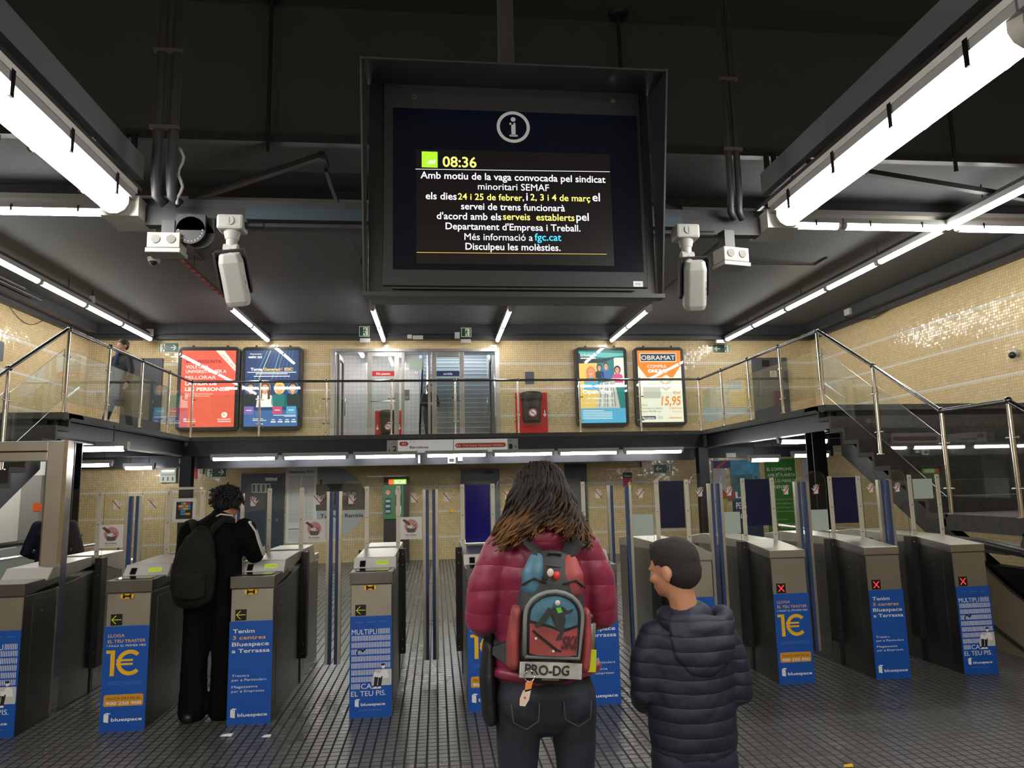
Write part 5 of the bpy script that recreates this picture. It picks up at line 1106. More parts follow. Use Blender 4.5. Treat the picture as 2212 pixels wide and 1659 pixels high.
# help point
x0, z1 = at(827, 1036, 15.9); x1, z0 = at(878, 1120, 15.9); t = thing('help_point', 'green SOS help point on a dark post in the lower hall', 'help point', ((x0+x1)/2, 15.9, 0))
w = x1-x0; part('post', MB().box(-w*.5+.02, w*.5+.06, .02, .20, 0, z1+.05, FRAME), t, bev=.004)
PGR = mat('help_green', (.03, .16, .07), .45); b = MB().box(-w/2, w/2-.06, -.03, .02, z0, z1-.12, PGR); y = -.031
b.disc(-w*.28, z1-.28, .055, y, RD_); b.disc(-w*.28, z1-.28, .04, y-.0005, W_, .034); b.rect(-w*.28-.008, -w*.28+.008, z1-.305, z1-.26, y-.0005, W_)
b.rect(.02, .13, z1-.33, z1-.22, y, W_); b.rect(.035, .115, z1-.315, z1-.235, y-.0005, BK_); b.rect(-w*.40, -w*.15, z0+.10, z0+.45, y, BK_)
for k in range(3): b.rect(-w*.37, -w*.18, z0+.14+k*.11, z0+.19+k*.11, y-.0005, mat('print_cyan2', (.2, .5, .62), .5))
b.rect(.02, .15, z0+.28, z0+.52, y, mat('speaker_mesh', (.02, .04, .03), .6)); b.rect(.03, .14, z0+.10, z0+.22, y, YE_); b.rect(.03, .14, z0+.17, z0+.27, y-.0004, W_); part('panel', b, t, 'green front with buttons', bev=0)
b = MB().box(-w*.25, w/2, -.04, .02, z1-.11, z1, emis('sos_green', (.30, .62, .03), .9)); b.rect(-w*.25, -w*.05, z1-.11, z1, -.0405, emis('sos_red', (.95, .12, .02), 1.0)); b.disc(-w*.15, z1-.055, .04, -.041, W_, .033); b.rect(-w*.155, -w*.14, z1-.08, z1-.04, -.041, W_)
b.text('SOS', w*.0, w*.46, z1-.092, -.041, emis('sos_white', (.8, 1., .8), 1.), h=.075, bold=.04); part('lit_header', b, t, 'lit header reading SOS')
part('canopy', MB().box(-w*1.15, w*.45, -.08, .1, z1+.06, z1+.085, CREAM), t)
wallbox(971, 1100, 981, 1107, YB, .03, YE_, 'wall_button', 'small yellow button box on the lower wall', 'button'); 
b, x0, x1, z0, z1 = flat(349, 1012, 382, 1042, mat('meter_grey', (.42, .44, .40), .5), .08); b.box(x0+.03, x1-.03, YB-.085, YB-.08, (z0+z1)/2, z1-.04, mat('meter_glass', (.10, .14, .12), .15))
for k in range(3): b.box(x0+.06+k*.1, x0+.085+k*.1, YB-.09, YB-.08, z0+.04, z0+.12, BLACK)
solo('meter_box', b, 'grey wall box with three small hooks near the far left column', 'box')
b, *_q = flat(417, 1009, 425, 1034, RD_, .02); solo('fire_sign', b, 'narrow red sign beside the far left column', 'sign')
b, *_q = flat(433, 1010, 440, 1024, STEELD, .06); solo('wall_fitting', b, 'small grey fitting right of the red sign on the lower wall', 'fitting')
b, *_q = flat(1384, 997, 1390, 1009, STEELD, .06); solo('wall_fitting', b, 'small grey fitting left of the lower right exit sign', 'fitting')
b, x0, x1, z0, z1 = flat(1345, 1021, 1366, 1052, mat('notice_magenta', (.50, .02, .10), .5), .01); b.rect(x0, x1, z1-.13, z1, YB-.0106, BK_); b.text('Clean', x0+.03, x1-.03, z1-.10, YB-.011, W_, h=.05); b.disc(x1-.06, z0+.06, .06, YB-.011, YE_); solo('notice', b, 'magenta and black poster on the lower wall', 'poster')
b, x0, x1, z0, z1 = flat(1350, 1054, 1366, 1093, mat('notice_pale', (.36, .38, .38), .5), .03); b.rect(x0, x1, z1-.12, z1, YB-.0306, mat('print_mid_blue', (.02, .14, .38), .5)); b.disc((x0+x1)/2, (z0+z1)/2, .04, YB-.031, BK_, .03); b.rect(x0+.03, x1-.03, z0+.03, z0+.06, YB-.031, BK_); solo('notice', b, 'grey box notice with a blue top below the magenta poster', 'notice')
# large banners at right
b, x0, x1, z0, z1 = flat(1537, 994, 1576, 1165, mat('banner_pale', (.42, .44, .47), .5), .02); y = YB-.0206
b.rect(x0+.02, x0+.45, z1-.20, z1-.02, y, mat('print_navy', (.01, .02, .12), .5)); b.line(x0+.10, z1-.20, x0+.35, z1-.02, .05, y-.0005, RD_); b.shape([(x0, z1-1.0), (x0+.5, z1-.95), (x0+.55, z1-.75), (x0+.2, z1-.7)], y, mat('banner_red_green', (.30, .06, .05), .5))
b.shape([(x0+.1, z0+.1), (x1-.02, z0+.15), (x1-.02, z0+.75), (x0+.3, z0+1.0), (x0+.15, z0+.55)], y-.0004, mat('banner_ochre', (.45, .30, .05), .5)); b.shape([(x0, z1-.95), (x1, z1-.92), (x1, z1-1.0), (x0+.1, z1-1.03)], y-.0006, mat('banner_lime', (.25, .42, .04), .5)); solo('wall_banner', b, 'pale banner with a red diagonal mark beside the far right column', 'banner')
b, x0, x1, z0, z1 = flat(1576, 994, 1650, 1165, mat('banner_teal', (.015, .14, .20), .5, var=.5, vscale=3), .02)
b.rect(x0, x1, z1-.35, z1, y, mat('banner_sky_blue', (.04, .28, .48), .5, var=.4, vscale=5)); b.rect(x0, x1, z0, z0+.9, y, mat('banner_deep', (.01, .035, .08), .5)); b.disc(x0+.62, z1-.42, .10, y-.0005, mat('banner_aqua', (.04, .35, .48), .5), .04)
b.text('LES', x0+.08, x0+.62, z1-.90, y-.001, W_, h=.15, bold=.02); b.text('PERSONES', x0+.08, x1+.02-.05, z1-1.15, y-.001, W_, h=.15, bold=.02); b.text('NO PER', x0+.10, x0+.66, z1-1.38, y-.001, W_, h=.11, bold=.02)
solo('wall_banner', b, 'teal banner with white words LES PERSONES behind a gate panel', 'banner')
b, x0, x1, z0, z1 = flat(1650, 992, 1729, 1172, mat('banner_green', (.015, .17, .015), .5, var=.15, vscale=2), .02)
x0 += .05
for k, s in enumerate(('EL COMPROM\u00cdS', 'AMB EL PLANETA', '\u00c9S A LES MANS DE', 'LA GENT')): b.text(s, x0, x0+(.62, .70, .74, .42)[k], z1-.28-k*.14, y, W_, h=.075, bold=.01)
for k, s in enumerate(('De la suma de tots obtindrem', 'el compromis collectiu que ens', 'garanteix el futur nostre i el', 'de les generacions que vindran.', '', 'De la suma de todos', 'obtendremos el compromiso', 'colectivo que nos garantizara', 'el futuro. El nuestro y el de las', 'generaciones venideras.', '', 'Everyone has a part to play in', 'building a commitment that', 'will guarantee our future', 'and that of the generations to')):
    if s: b.text(s, x0, 0, z1-.98-k*.095, y, mat('print_pale_green', (.45, .60, .42), .5), h=.038, al='L')
solo('wall_banner', b, 'tall green banner reading EL COMPROM\u00cdS AMB EL PLANETA', 'banner')
b, *_q = flat(1729, 990, 1757, 1170, mat('banner_lilac', (.42, .41, .43), .5), .018); solo('wall_banner', b, 'plain pale grey strip right of the green banner', 'banner')
# direction sign on the gallery front
SGN = mat('sign_light_grey', (.46, .46, .46), .5, es=.10, ecol=(.9, .9, .9)); SGD = mat('sign_mid_grey', (.34, .34, .34), .5); SRED = mat('sign_rust_red', (.50, .06, .03), .5)
Yd = YG-.035
t = thing('platform_sign', 'long pale platform sign with lines to Barcelona and Terrassa on the gallery front', 'sign', (.33, Yd, 2.28))
for (a, c, nm) in (((836, 951), (979, 977), 'L'), ((980, 949), (1119, 975), 'R')):
    x0, _1 = at(*a, Yd); x1, _2 = at(*c, Yd); z0, z1 = 2.285, 2.535; b = MB().box(x0, x1, Yd-.03, Yd, z0, z1, SGN); y = Yd-.0306
    if nm == 'L':
        b.rect(x0, x0+.21, z0, z1, y, SGD); b.text('via', x0+.12, x0+.18, z1-.05, y-.0006, BK_, h=.025); b.text('2', x0+.11, x0+.19, z0+.04, y-.0006, BK_, h=.10, bold=.03); b.line(x0+.03, z0+.06, x0+.085, z0+.06, .010, y-.0006, BK_)
        for q in (-1, 1): b.line(x0+.03, z0+.06, x0+.055, z0+.06+q*.025, .010, y-.0006, BK_)
        b.rrect(x0+.24, x0+.41, z1-.115, z1-.03, .04, y, SRED); b.text('S1', x0+.29, x0+.36, z1-.09, y-.0006, W_, h=.04, bold=.02); b.text('A', x0+.44, x0+.47, z1-.05, y, BK_, h=.032); b.text('To', x0+.49, x0+.54, z1-.05, y, BK_, h=.032, slant=.2); b.text('Barcelona', x0+.44, x0+.80, z0+.085, y, BK_, h=.05, bold=.02)
    else:
        b.rect(x1-.21, x1, z0, z1, y, SGD); b.text('via', x1-.18, x1-.12, z1-.05, y-.0006, BK_, h=.025); b.text('1', x1-.18, x1-.11, z0+.05, y-.0006, BK_, h=.10, bold=.03); b.line(x1-.085, z0+.09, x1-.03, z0+.09, .010, y-.0006, BK_)
        for q in (-1, 1): b.line(x1-.03, z0+.09, x1-.055, z0+.09+q*.025, .010, y-.0006, BK_)
        b.rrect(x0+.03, x1-.24, z0+.085, z0+.175, .044, y, SRED); b.text('S1', x0+.05, x0+.12, z0+.110, y-.0006, W_, h=.04, bold=.02); b.text('Terrassa Nacions Unides', x0+.18, x1-.29, z0+.110, y-.0006, W_, h=.042)
    part('sign_panel', b, t, world=True)
# small things under the gallery front
for a, n, lab, m in (((967, 988, 984, 1001), 'wall_clock', 'small square grey-framed display under the gallery front', WHITEM), ((989, 984, 999, 996), 'junction_box', 'small pale box right of the square display', WHITEM), ((903, 983, 908, 1001), 'junction_box', 'narrow white upright box under the gallery front', WHITEM), ((389, 991, 406, 1001), 'speaker_box', 'small white box by the far left column top', WHITEM), ((1567, 979, 1588, 988), 'speaker_box', 'small white box by the far right column top', WHITEM)):
    Yq = 14.47; x0, z1 = at(a[0], a[1], Yq); x1, z0 = at(a[2], a[3], Yq); b = MB().box(x0, x1, Yq-.05, Yq-.001, z0, z1, m)
    if n == 'wall_clock': b.rect(x0+.03, x1-.03, z0+.03, z1-.03, Yq-.0506, BK_)
    solo(n, b, lab, 'box')
# white side panel and door behind the left escalator
b = MB().box(-7.6, -6.2, 12.6, 12.7, 0, 2.2, mat('plain_white_wall', (.78, .77, .72), .6)); solo('partition_panel', b, 'off-white partition seen under the left staircase', 'partition')
p0 = at(49, 1030, 12.4); p1 = at(92, 1030, 12.4); b = MB().box(p0[0], p1[0], 12.38, 12.5, 0, p0[1]+.02, mat('grey_cabinet', (.30, .29, .26), .5)); solo('grey_cabinet', b, 'tall grey cabinet with an orange label behind the steel portal', 'cabinet')
a = at(72, 1087, 12.37); c = at(89, 1104, 12.37); solo('orange_label', MB().box(a[0], c[0], 12.365, 12.378, c[1], a[1], mat('label_orange', (.75, .12, .02), .5)), 'square orange label on the grey cabinet', 'label')
p = PX(2, 759, XL); solo('wall_plate', MB().box(XL+.001, XL+.02, p.y-.35, p.y+.05, p.z-.17, p.z+.17, mat('slate_panel', (.075, .085, .10), .5)), 'dark rectangular plate on the left tiled wall at the picture edge', 'plate')
p = PX(2199, 766, XR); b = MB().cyl((XR-.001, p.y, p.z+.03), (XR-.08, p.y, p.z+.03), .06, WHITEM, 16); b.ball((XR-.10, p.y, p.z-.01), .055, BLACK, 14, 9); solo('wall_camera', b, 'small dark dome camera on the right tiled wall', 'camera')
b = MB().tube([PX(15+k*9, 655+34*math.sin(k*.30)+k*2.2, XL+.02) for k in range(11)], .006, BLACKM, 6); solo('cable', b, 'thin loose cable sagging on the left tiled wall', 'cable')
# litter scraps on the floor
for (px, py), s, lab in (((488, 1590), .03, 'crumpled white paper scrap on the floor below the Tenim advert at left'), ((575, 1592), .022, 'thin pale scrap on the floor right of the white paper'), ((1833, 1656), .02, 'yellow scrap on the floor at the bottom edge')):
    p = PZ(px, py, 0.003); b = MB(); m = YE_ if 'yellow' in lab else W_
    b.add([(p.x-s*1.4, p.y, .003), (p.x+s*1.2, p.y-s*.5, .003), (p.x+s*1.5, p.y+s*.5, .014), (p.x-s, p.y+s*.7, .010), (p.x, p.y, .018)], [(0, 1, 4), (1, 2, 4), (2, 3, 4), (3, 0, 4)], m); solo('paper_scrap', b, lab, 'litter', fix=False)
# ================================================================ people
def V(*a): return Vector(a)
def loft(mb, secs, m, n=18, ref=(1, 0, 0)):
    """closed volume through elliptical sections (centre, half width along ref, half depth); rounded ends"""
    ref = Vector(ref); P = [Vector(s[0]) for s in secs]; rings = []
    def ring(c, d, rx, ry):
        a = (ref-d*ref.dot(d)); a = a.normalized() if a.length > .05 else d.orthogonal().normalized(); b = d.cross(a)
        return [c+a*math.cos(2*math.pi*k/n)*rx+b*math.sin(2*math.pi*k/n)*ry for k in range(n)]
    for i, s in enumerate(secs):
        d = (P[min(i+1, len(P)-1)]-P[max(i-1, 0)]).normalized(); e = min(s[1], s[2])
        if i == 0:
            for t in (.95, .7, .35): rings.append(ring(P[0]-d*e*t, d, s[1]*math.sqrt(1-t*t), s[2]*math.sqrt(1-t*t)))
        rings.append(ring(P[i], d, s[1], s[2]))
        if i == len(secs)-1:
            for t in (.35, .7, .95): rings.append(ring(P[i]+d*e*t, d, s[1]*math.sqrt(1-t*t), s[2]*math.sqrt(1-t*t)))
    vs = [v for R in rings for v in R]; fs = []
    for i in range(len(rings)-1):
        for k in range(n): fs.append((i*n+k, i*n+(k+1) % n, (i+1)*n+(k+1) % n, (i+1)*n+k))
    fs.append(tuple(range(n-1, -1, -1))); fs.append(tuple((len(rings)-1)*n+k for k in range(n)))
    mb.add(vs, fs, m, True)
def limb(mb, pts, rs, m, n=14, k=1.0):
    # interpolated round limb
    secs = []
    for i in range(len(pts)-1):
        a, b = Vector(pts[i]), Vector(pts[i+1])
        for t in (0, .33, .66): r = rs[i]*(1-t)+rs[i+1]*t; secs.append((a.lerp(b, t), r, r*k))
    secs.append((Vector(pts[-1]), rs[-1], rs[-1]*k)); loft(mb, secs, m, n)
def body_part(name, mb, parent, label=None, vox=.012, smooth=6, disp=0., dscale=.1, dec=0):
    """volumes fused into one continuous skin"""
    me = mb.mesh(name); fixn(me); o = bpy.data.objects.new(name, me); COL.objects.link(o); o.parent = parent
    r = o.modifiers.new('fuse', 'REMESH'); r.mode = 'VOXEL'; r.voxel_size = vox; r.use_smooth_shade = True
    s = o.modifiers.new('smooth', 'SMOOTH'); s.factor = .6; s.iterations = smooth
    if disp:
        tx = bpy.data.textures.new(name, 'CLOUDS'); tx.noise_scale = dscale; d = o.modifiers.new('folds', 'DISPLACE'); d.texture = tx; d.strength = disp; d.texture_coords = 'LOCAL'; d.mid_level = .5
    return tag(o, label)
def hand_vol(mb, wrist, dirn, palm_n, s, m, curl=.5, left=False):
    """palm, four unequal curled fingers and a thumb from the side of the palm"""
    d = Vector(dirn).normalized(); nrm = Vector(palm_n).normalized(); side = d.cross(nrm).normalized()*(1 if left else -1); w = Vector(wrist)
    loft(mb, [(w, .026*s, .019*s), (w+d*.03*s, .034*s, .017*s), (w+d*.08*s, .040*s, .014*s)], m, 12, ref=side)
    for i, (o, l) in enumerate(((.030, .070), (.011, .080), (-.009, .074), (-.028, .058))):
        p = w+d*.082*s+side*o*s; pts = [p]; dd = d.copy()
        for k in range(3): dd = (dd+nrm*curl*.55).normalized(); pts.append(pts[-1]+dd*l*s*(.45, .32, .23)[k])
        mb.tube(pts, .008*s, m, 8, rs=[.0092*s, .0088*s, .008*s, .0068*s])
    p = w+d*.025*s+side*.030*s; t = (d*.6+side*.75+nrm*.3).normalized(); pts = [p, p+t*.035*s, p+t*.035*s+(d+nrm*.4).normalized()*.030*s, p+t*.035*s+(d+nrm*.5).normalized()*.052*s]
    mb.tube(pts, .010*s, m, 8, rs=[.012*s, .0108*s, .0095*s, .0078*s])
def head_vol(mb, c, R, s, m):
    """skull, jaw, nose, lips, ears; c is the centre of the skull, R turns the head (face looks along local +Y)"""
    T = Matrix.Translation(c) @ R.to_4x4() if not isinstance(R, Matrix) or len(R) == 3 else Matrix.Translation(c) @ R
    def E(p, r): mb.ball((0, 0, 0), 1, m, 16, 11, T @ Matrix.Translation(Vector(p)*s) @ Matrix.Diagonal((r[0]*s, r[1]*s, r[2]*s, 1)))
    E((0, -.005, .02), (.076, .097, .092)); E((0, .028, -.045), (.058, .062, .070)); E((0, .055, -.088), (.030, .030, .022))
    E((0, .094, -.030), (.012, .018, .024)); E((0, .104, -.045), (.014, .012, .010)); E((0, .086, -.070), (.024, .010, .008)); E((0, .080, .002), (.055, .018, .012))
    for q in (-1, 1): E((q*.078, -.008, -.020), (.009, .020, .032)); E((q*.045, .060, -.035), (.022, .022, .022))
    return T
def eyes(parent, T, s):
    for q in (-1, 1):
        b = MB().ball((0, 0, 0), .0115*s, mat('eye_white', (.6, .6, .58), .25), 12, 8, T @ Matrix.Translation(Vector((q*.031, .0745, -.008))*s)); b.ball((0, 0, 0), .0062*s, mat('eye_iris', (.03, .015, .008), .2), 10, 7, T @ Matrix.Translation(Vector((q*.031, .0815, -.008))*s)); part('eye', b, parent)
SKIN = mat('skin_light', (.50, .27, .17), .55, var=.06); SKIN2 = mat('skin_tan', (.42, .20, .11), .55, var=.06); SKIN3 = mat('skin_deep', (.22, .11, .06), .55)
def shoe(mb, p, s, m, ang=0.):
    R = Matrix.Translation(p) @ Matrix.Rotation(ang, 4, 'Z'); n0 = len(mb.v)
    loft(mb, [(V(0, -.07, .035)*s, .036*s, .034*s), (V(0, .0, .045)*s, .040*s, .045*s), (V(0, .08, .035)*s, .046*s, .034*s), (V(0, .15, .028)*s, .038*s, .026*s)], m, 14); mb.xf(R, n0)
def legs_vol(mb, hip, spread, s, m, rs=(.10, .088, .062, .050, .044), kneey=.0, feet=((-.11, 0), (.11, .05)), hem=.07):
    for q, (fx_, fy) in zip((-1, 1), feet):
        h = V(q*spread, 0, hip); k = V((q*spread+fx_)/2, fy*.5+kneey, hip*.54); a = V(fx_, fy, hem)
        limb(mb, [h, h.lerp(k, .5), k, k.lerp(a, .45), a], [r*s for r in rs], m)
# ---------------------------------------------------------------- woman in magenta, seen from behind
def woman():
    Y = 2.75; X0 = PY(1172, 1400, Y).x
    t = thing('person', 'woman in a magenta puffer jacket and dark jeans, wavy brown hair, seen from behind', 'person', (X0, Y, 0))
    HT = PY(1165, 1004, Y); hx = HT.x-X0; hz = HT.z-.115
    b = MB(); hc = V(hx+.0, .0, hz); T = head_vol(b, hc, Matrix.Rotation(math.radians(3), 3, 'Z'), 1.0, SKIN)
    limb(b, [(hx, -.02, hz-.05), (0, -.01, 1.42)], [.055, .060], SKIN)
    loft(b, [((0, 0, .95), .140, .100), ((0, 0, 1.10), .125, .095), ((0, 0, 1.30), .155, .105), ((0, -.01, 1.40), .11, .08)], SKIN)
    EL = [V(-.222, -.005, 1.13), V(.225, -.005, 1.135)]; SH = [V(-.165, -.01, 1.375), V(.175, -.01, 1.375)]; WR = [V(-.16, .21, 1.06), V(.15, .22, 1.10)]
    for i in (0, 1): limb(b, [SH[i], EL[i], WR[i]], [.050, .042, .028], SKIN); hand_vol(b, WR[i], (0.3-.6*i, .9, .1), (1-2*i, .0, .2), .92, SKIN, .7, left=(i == 0))
    legs_vol(b, .82, .102, .62, SKIN); body_part('body', b, t, None, .008, 3)
    eyes(t, T, 1.0)
    # jacket
    J = quilt_mat('magenta_quilted', (.19, .007, .040), .085, .45, .30, .15)
    b = MB(); loft(b, [((.005, 0, .960), .190, .138), ((.0, 0, .995), .192, .140), ((0, 0, 1.06), .175, .128), ((0, 0, 1.18), .178, .130), ((0, -.005, 1.29), .190, .132), ((0, -.01, 1.37), .165, .118), ((0, -.01, 1.43), .095, .090)], J, 24)
    for i in (0, 1):
        s = (-1, 1)[i]; limb(b, [SH[i]+V(-s*.02, 0, .0), SH[i].lerp(EL[i], .5)+V(s*.012, 0, 0), EL[i], EL[i].lerp(WR[i], .5), WR[i]-V(0, .02, 0)], [.076, .074, .070, .058, .046], J, 18)
    # stand-up collar with the hood roll lying on the upper back
    loft(b, [((0, -.01, 1.40), .09, .085), ((hx*.6, -.015, 1.50), .085, .078)], J, 20)
    b.tube([(.10*math.cos(a), -.04-.065*math.sin(a), 1.455-.03*math.sin(a)) for a in [math.pi*i/8 for i in range(9)]], .046, J, 12)
    body_part('jacket', b, t, 'magenta quilted puffer jacket', .009, 4, .012, .07)
    b = MB().tube([(.197*math.cos(a)+.005,   .141*math.sin(a), .948) for a in [2*math.pi*i/32 for i in range(33)]], .020, J, 10); body_part('jacket_hem', b, t, None, .008, 4)
    JN = mat('dark_denim', (.011, .014, .024), .75, bump=.12, bscale=300, var=.35, vscale=9)
    b = MB(); loft(b, [((0, 0, .98), .150, .108), ((0, 0, .92), .172, .125), ((0, -.01, .86), .192, .138), ((.0, -.01, .83), .186, .125)], JN, 22)
    for q, dx in ((-1, -.100), (1, .110)):
        loft(b, [(V(dx*.92, -.005, .84), .092, .112), (V(dx*.96, -.003, .77), .088, .104), (V(dx, 0, .69), .080, .092), (V(dx*1.02, .005, .58), .070, .076), (V(dx*1.08, .0, .46), .064, .066), (V(dx*1.08, -.01, .32), .060, .064), (V(dx*1.08, -.01, .18), .050, .052), (V(dx*1.08, -.01, .09), .046, .048)], JN, 20)
        b.ball((dx*.9, -.055, .835), (.082, .075, .085), JN, 16, 10)
    body_part('jeans', b, t, 'dark blue jeans', .009, 4, .006, .05)
    for dx in (-.085, .10):
        b = MB(); z = .905; b.tube([(dx-.05, -.139, .86), (dx-.045, -.143, .80), (dx, -.146, .775), (dx+.045, -.143, .80), (dx+.05, -.139, .86)], .0028, mat('denim_seam', (.03, .032, .04), .7), 6); part('pocket_seam', b, t)
    for dx in (-.095, .110): b = MB(); shoe(b, (dx, .0, 0), 1.0, mat('shoe_dark', (.02, .02, .02), .5)); part('shoe', b, t)
    # hair: skull cap plus long wavy locks, dark at the crown and golden brown at the ends
    H = bpy.data.materials.new('wavy_brown_hair'); H.use_nodes = True; nt = H.node_tree; bs = nt.nodes['Principled BSDF']; tc = nt.nodes.new('ShaderNodeTexCoord'); sp = nt.nodes.new('ShaderNodeSeparateXYZ'); nt.links.new(tc.outputs['Object'], sp.inputs[0])
    nz = nt.nodes.new('ShaderNodeTexNoise'); nz.inputs['Scale'].default_value = 9; nt.links.new(tc.outputs['Object'], nz.inputs['Vector'])
    f = M_(nt, 'ADD', M_(nt, 'MULTIPLY', M_(nt, 'SUBTRACT', hz-.01, sp.outputs[2]), 5.0), M_(nt, 'MULTIPLY', M_(nt, 'SUBTRACT', nz.outputs['Fac'], .5), 1.6))
    cr = nt.nodes.new('ShaderNodeValToRGB'); cr.color_ramp.elements[0].color = (.010, .0055, .0035, 1); cr.color_ramp.elements[1].color = (.17, .078, .024, 1); cr.color_ramp.elements[1].position = .9; e = cr.color_ramp.elements.new(.35); e.color = (.030, .015, .007, 1)
    nt.links.new(f, cr.inputs[0]); nt.links.new(cr.outputs[0], bs.inputs['Base Color']); bs.inputs['Roughness'].default_value = .6; bs.inputs['Specular IOR Level'].default_value = .25
    b = MB(); b.ball((hx, -.008, hz+.022), (.092, .108, .102), H, 22, 16); loft(b, [(V(hx, -.035, hz+.02), .088, .070), (V(hx, -.035, hz-.03), .094, .055), (V(hx, -.03, hz-.055), .080, .045)], H, 18)
    random.seed(11)
    for i in range(430):
        a = random.uniform(-.15, math.pi+.15)                        # around the back and sides; pi/2 is straight back
        top = random.uniform(-.02, .115); rr = math.sqrt(max(0, 1-(top/.118)**2)); r0 = .094*rr+.008
        p = V(hx+math.cos(a)*r0, -.010-math.sin(a)*r0*1.14, hz+.012+top); ln = random.uniform(.098, .128)*(.95+.85*abs(math.cos(a))) ; N = 15; ph = random.uniform(0, 6.28); fq = random.uniform(1.2, 2.4); amp = random.uniform(.012, .034); sp_ = .55+.9*abs(math.cos(a))
        pts = []; side = V(-math.sin(a), -math.cos(a), 0); outd = V(math.cos(a), -math.sin(a), 0)
        L = top+ln
        for k in range(N):
            u = k/(N-1); z = p.z-L*u; rad = r0+(.108-r0)*min(1, u*2.2)+.055*sp_*u**2.0
            base = V(hx+math.cos(a)*rad, -.012-math.sin(a)*rad, z)
            w = amp*(u**.8); base += side*math.sin(ph+fq*6.28*u)*w+outd*math.cos(ph+fq*6.28*u)*w*.8
            pts.append(base)
        b.tube(pts, .006, H, 5, rs=[.0075]*3+[.007]*(N-6)+[.006, .0045, .0025])
    part('hair', b, t, 'long wavy hair, dark on top and golden brown at the ends', fix=True, kind=None)
    return t, X0, Y, hx, hz
wt, WX, WYY, whx, whz = woman()
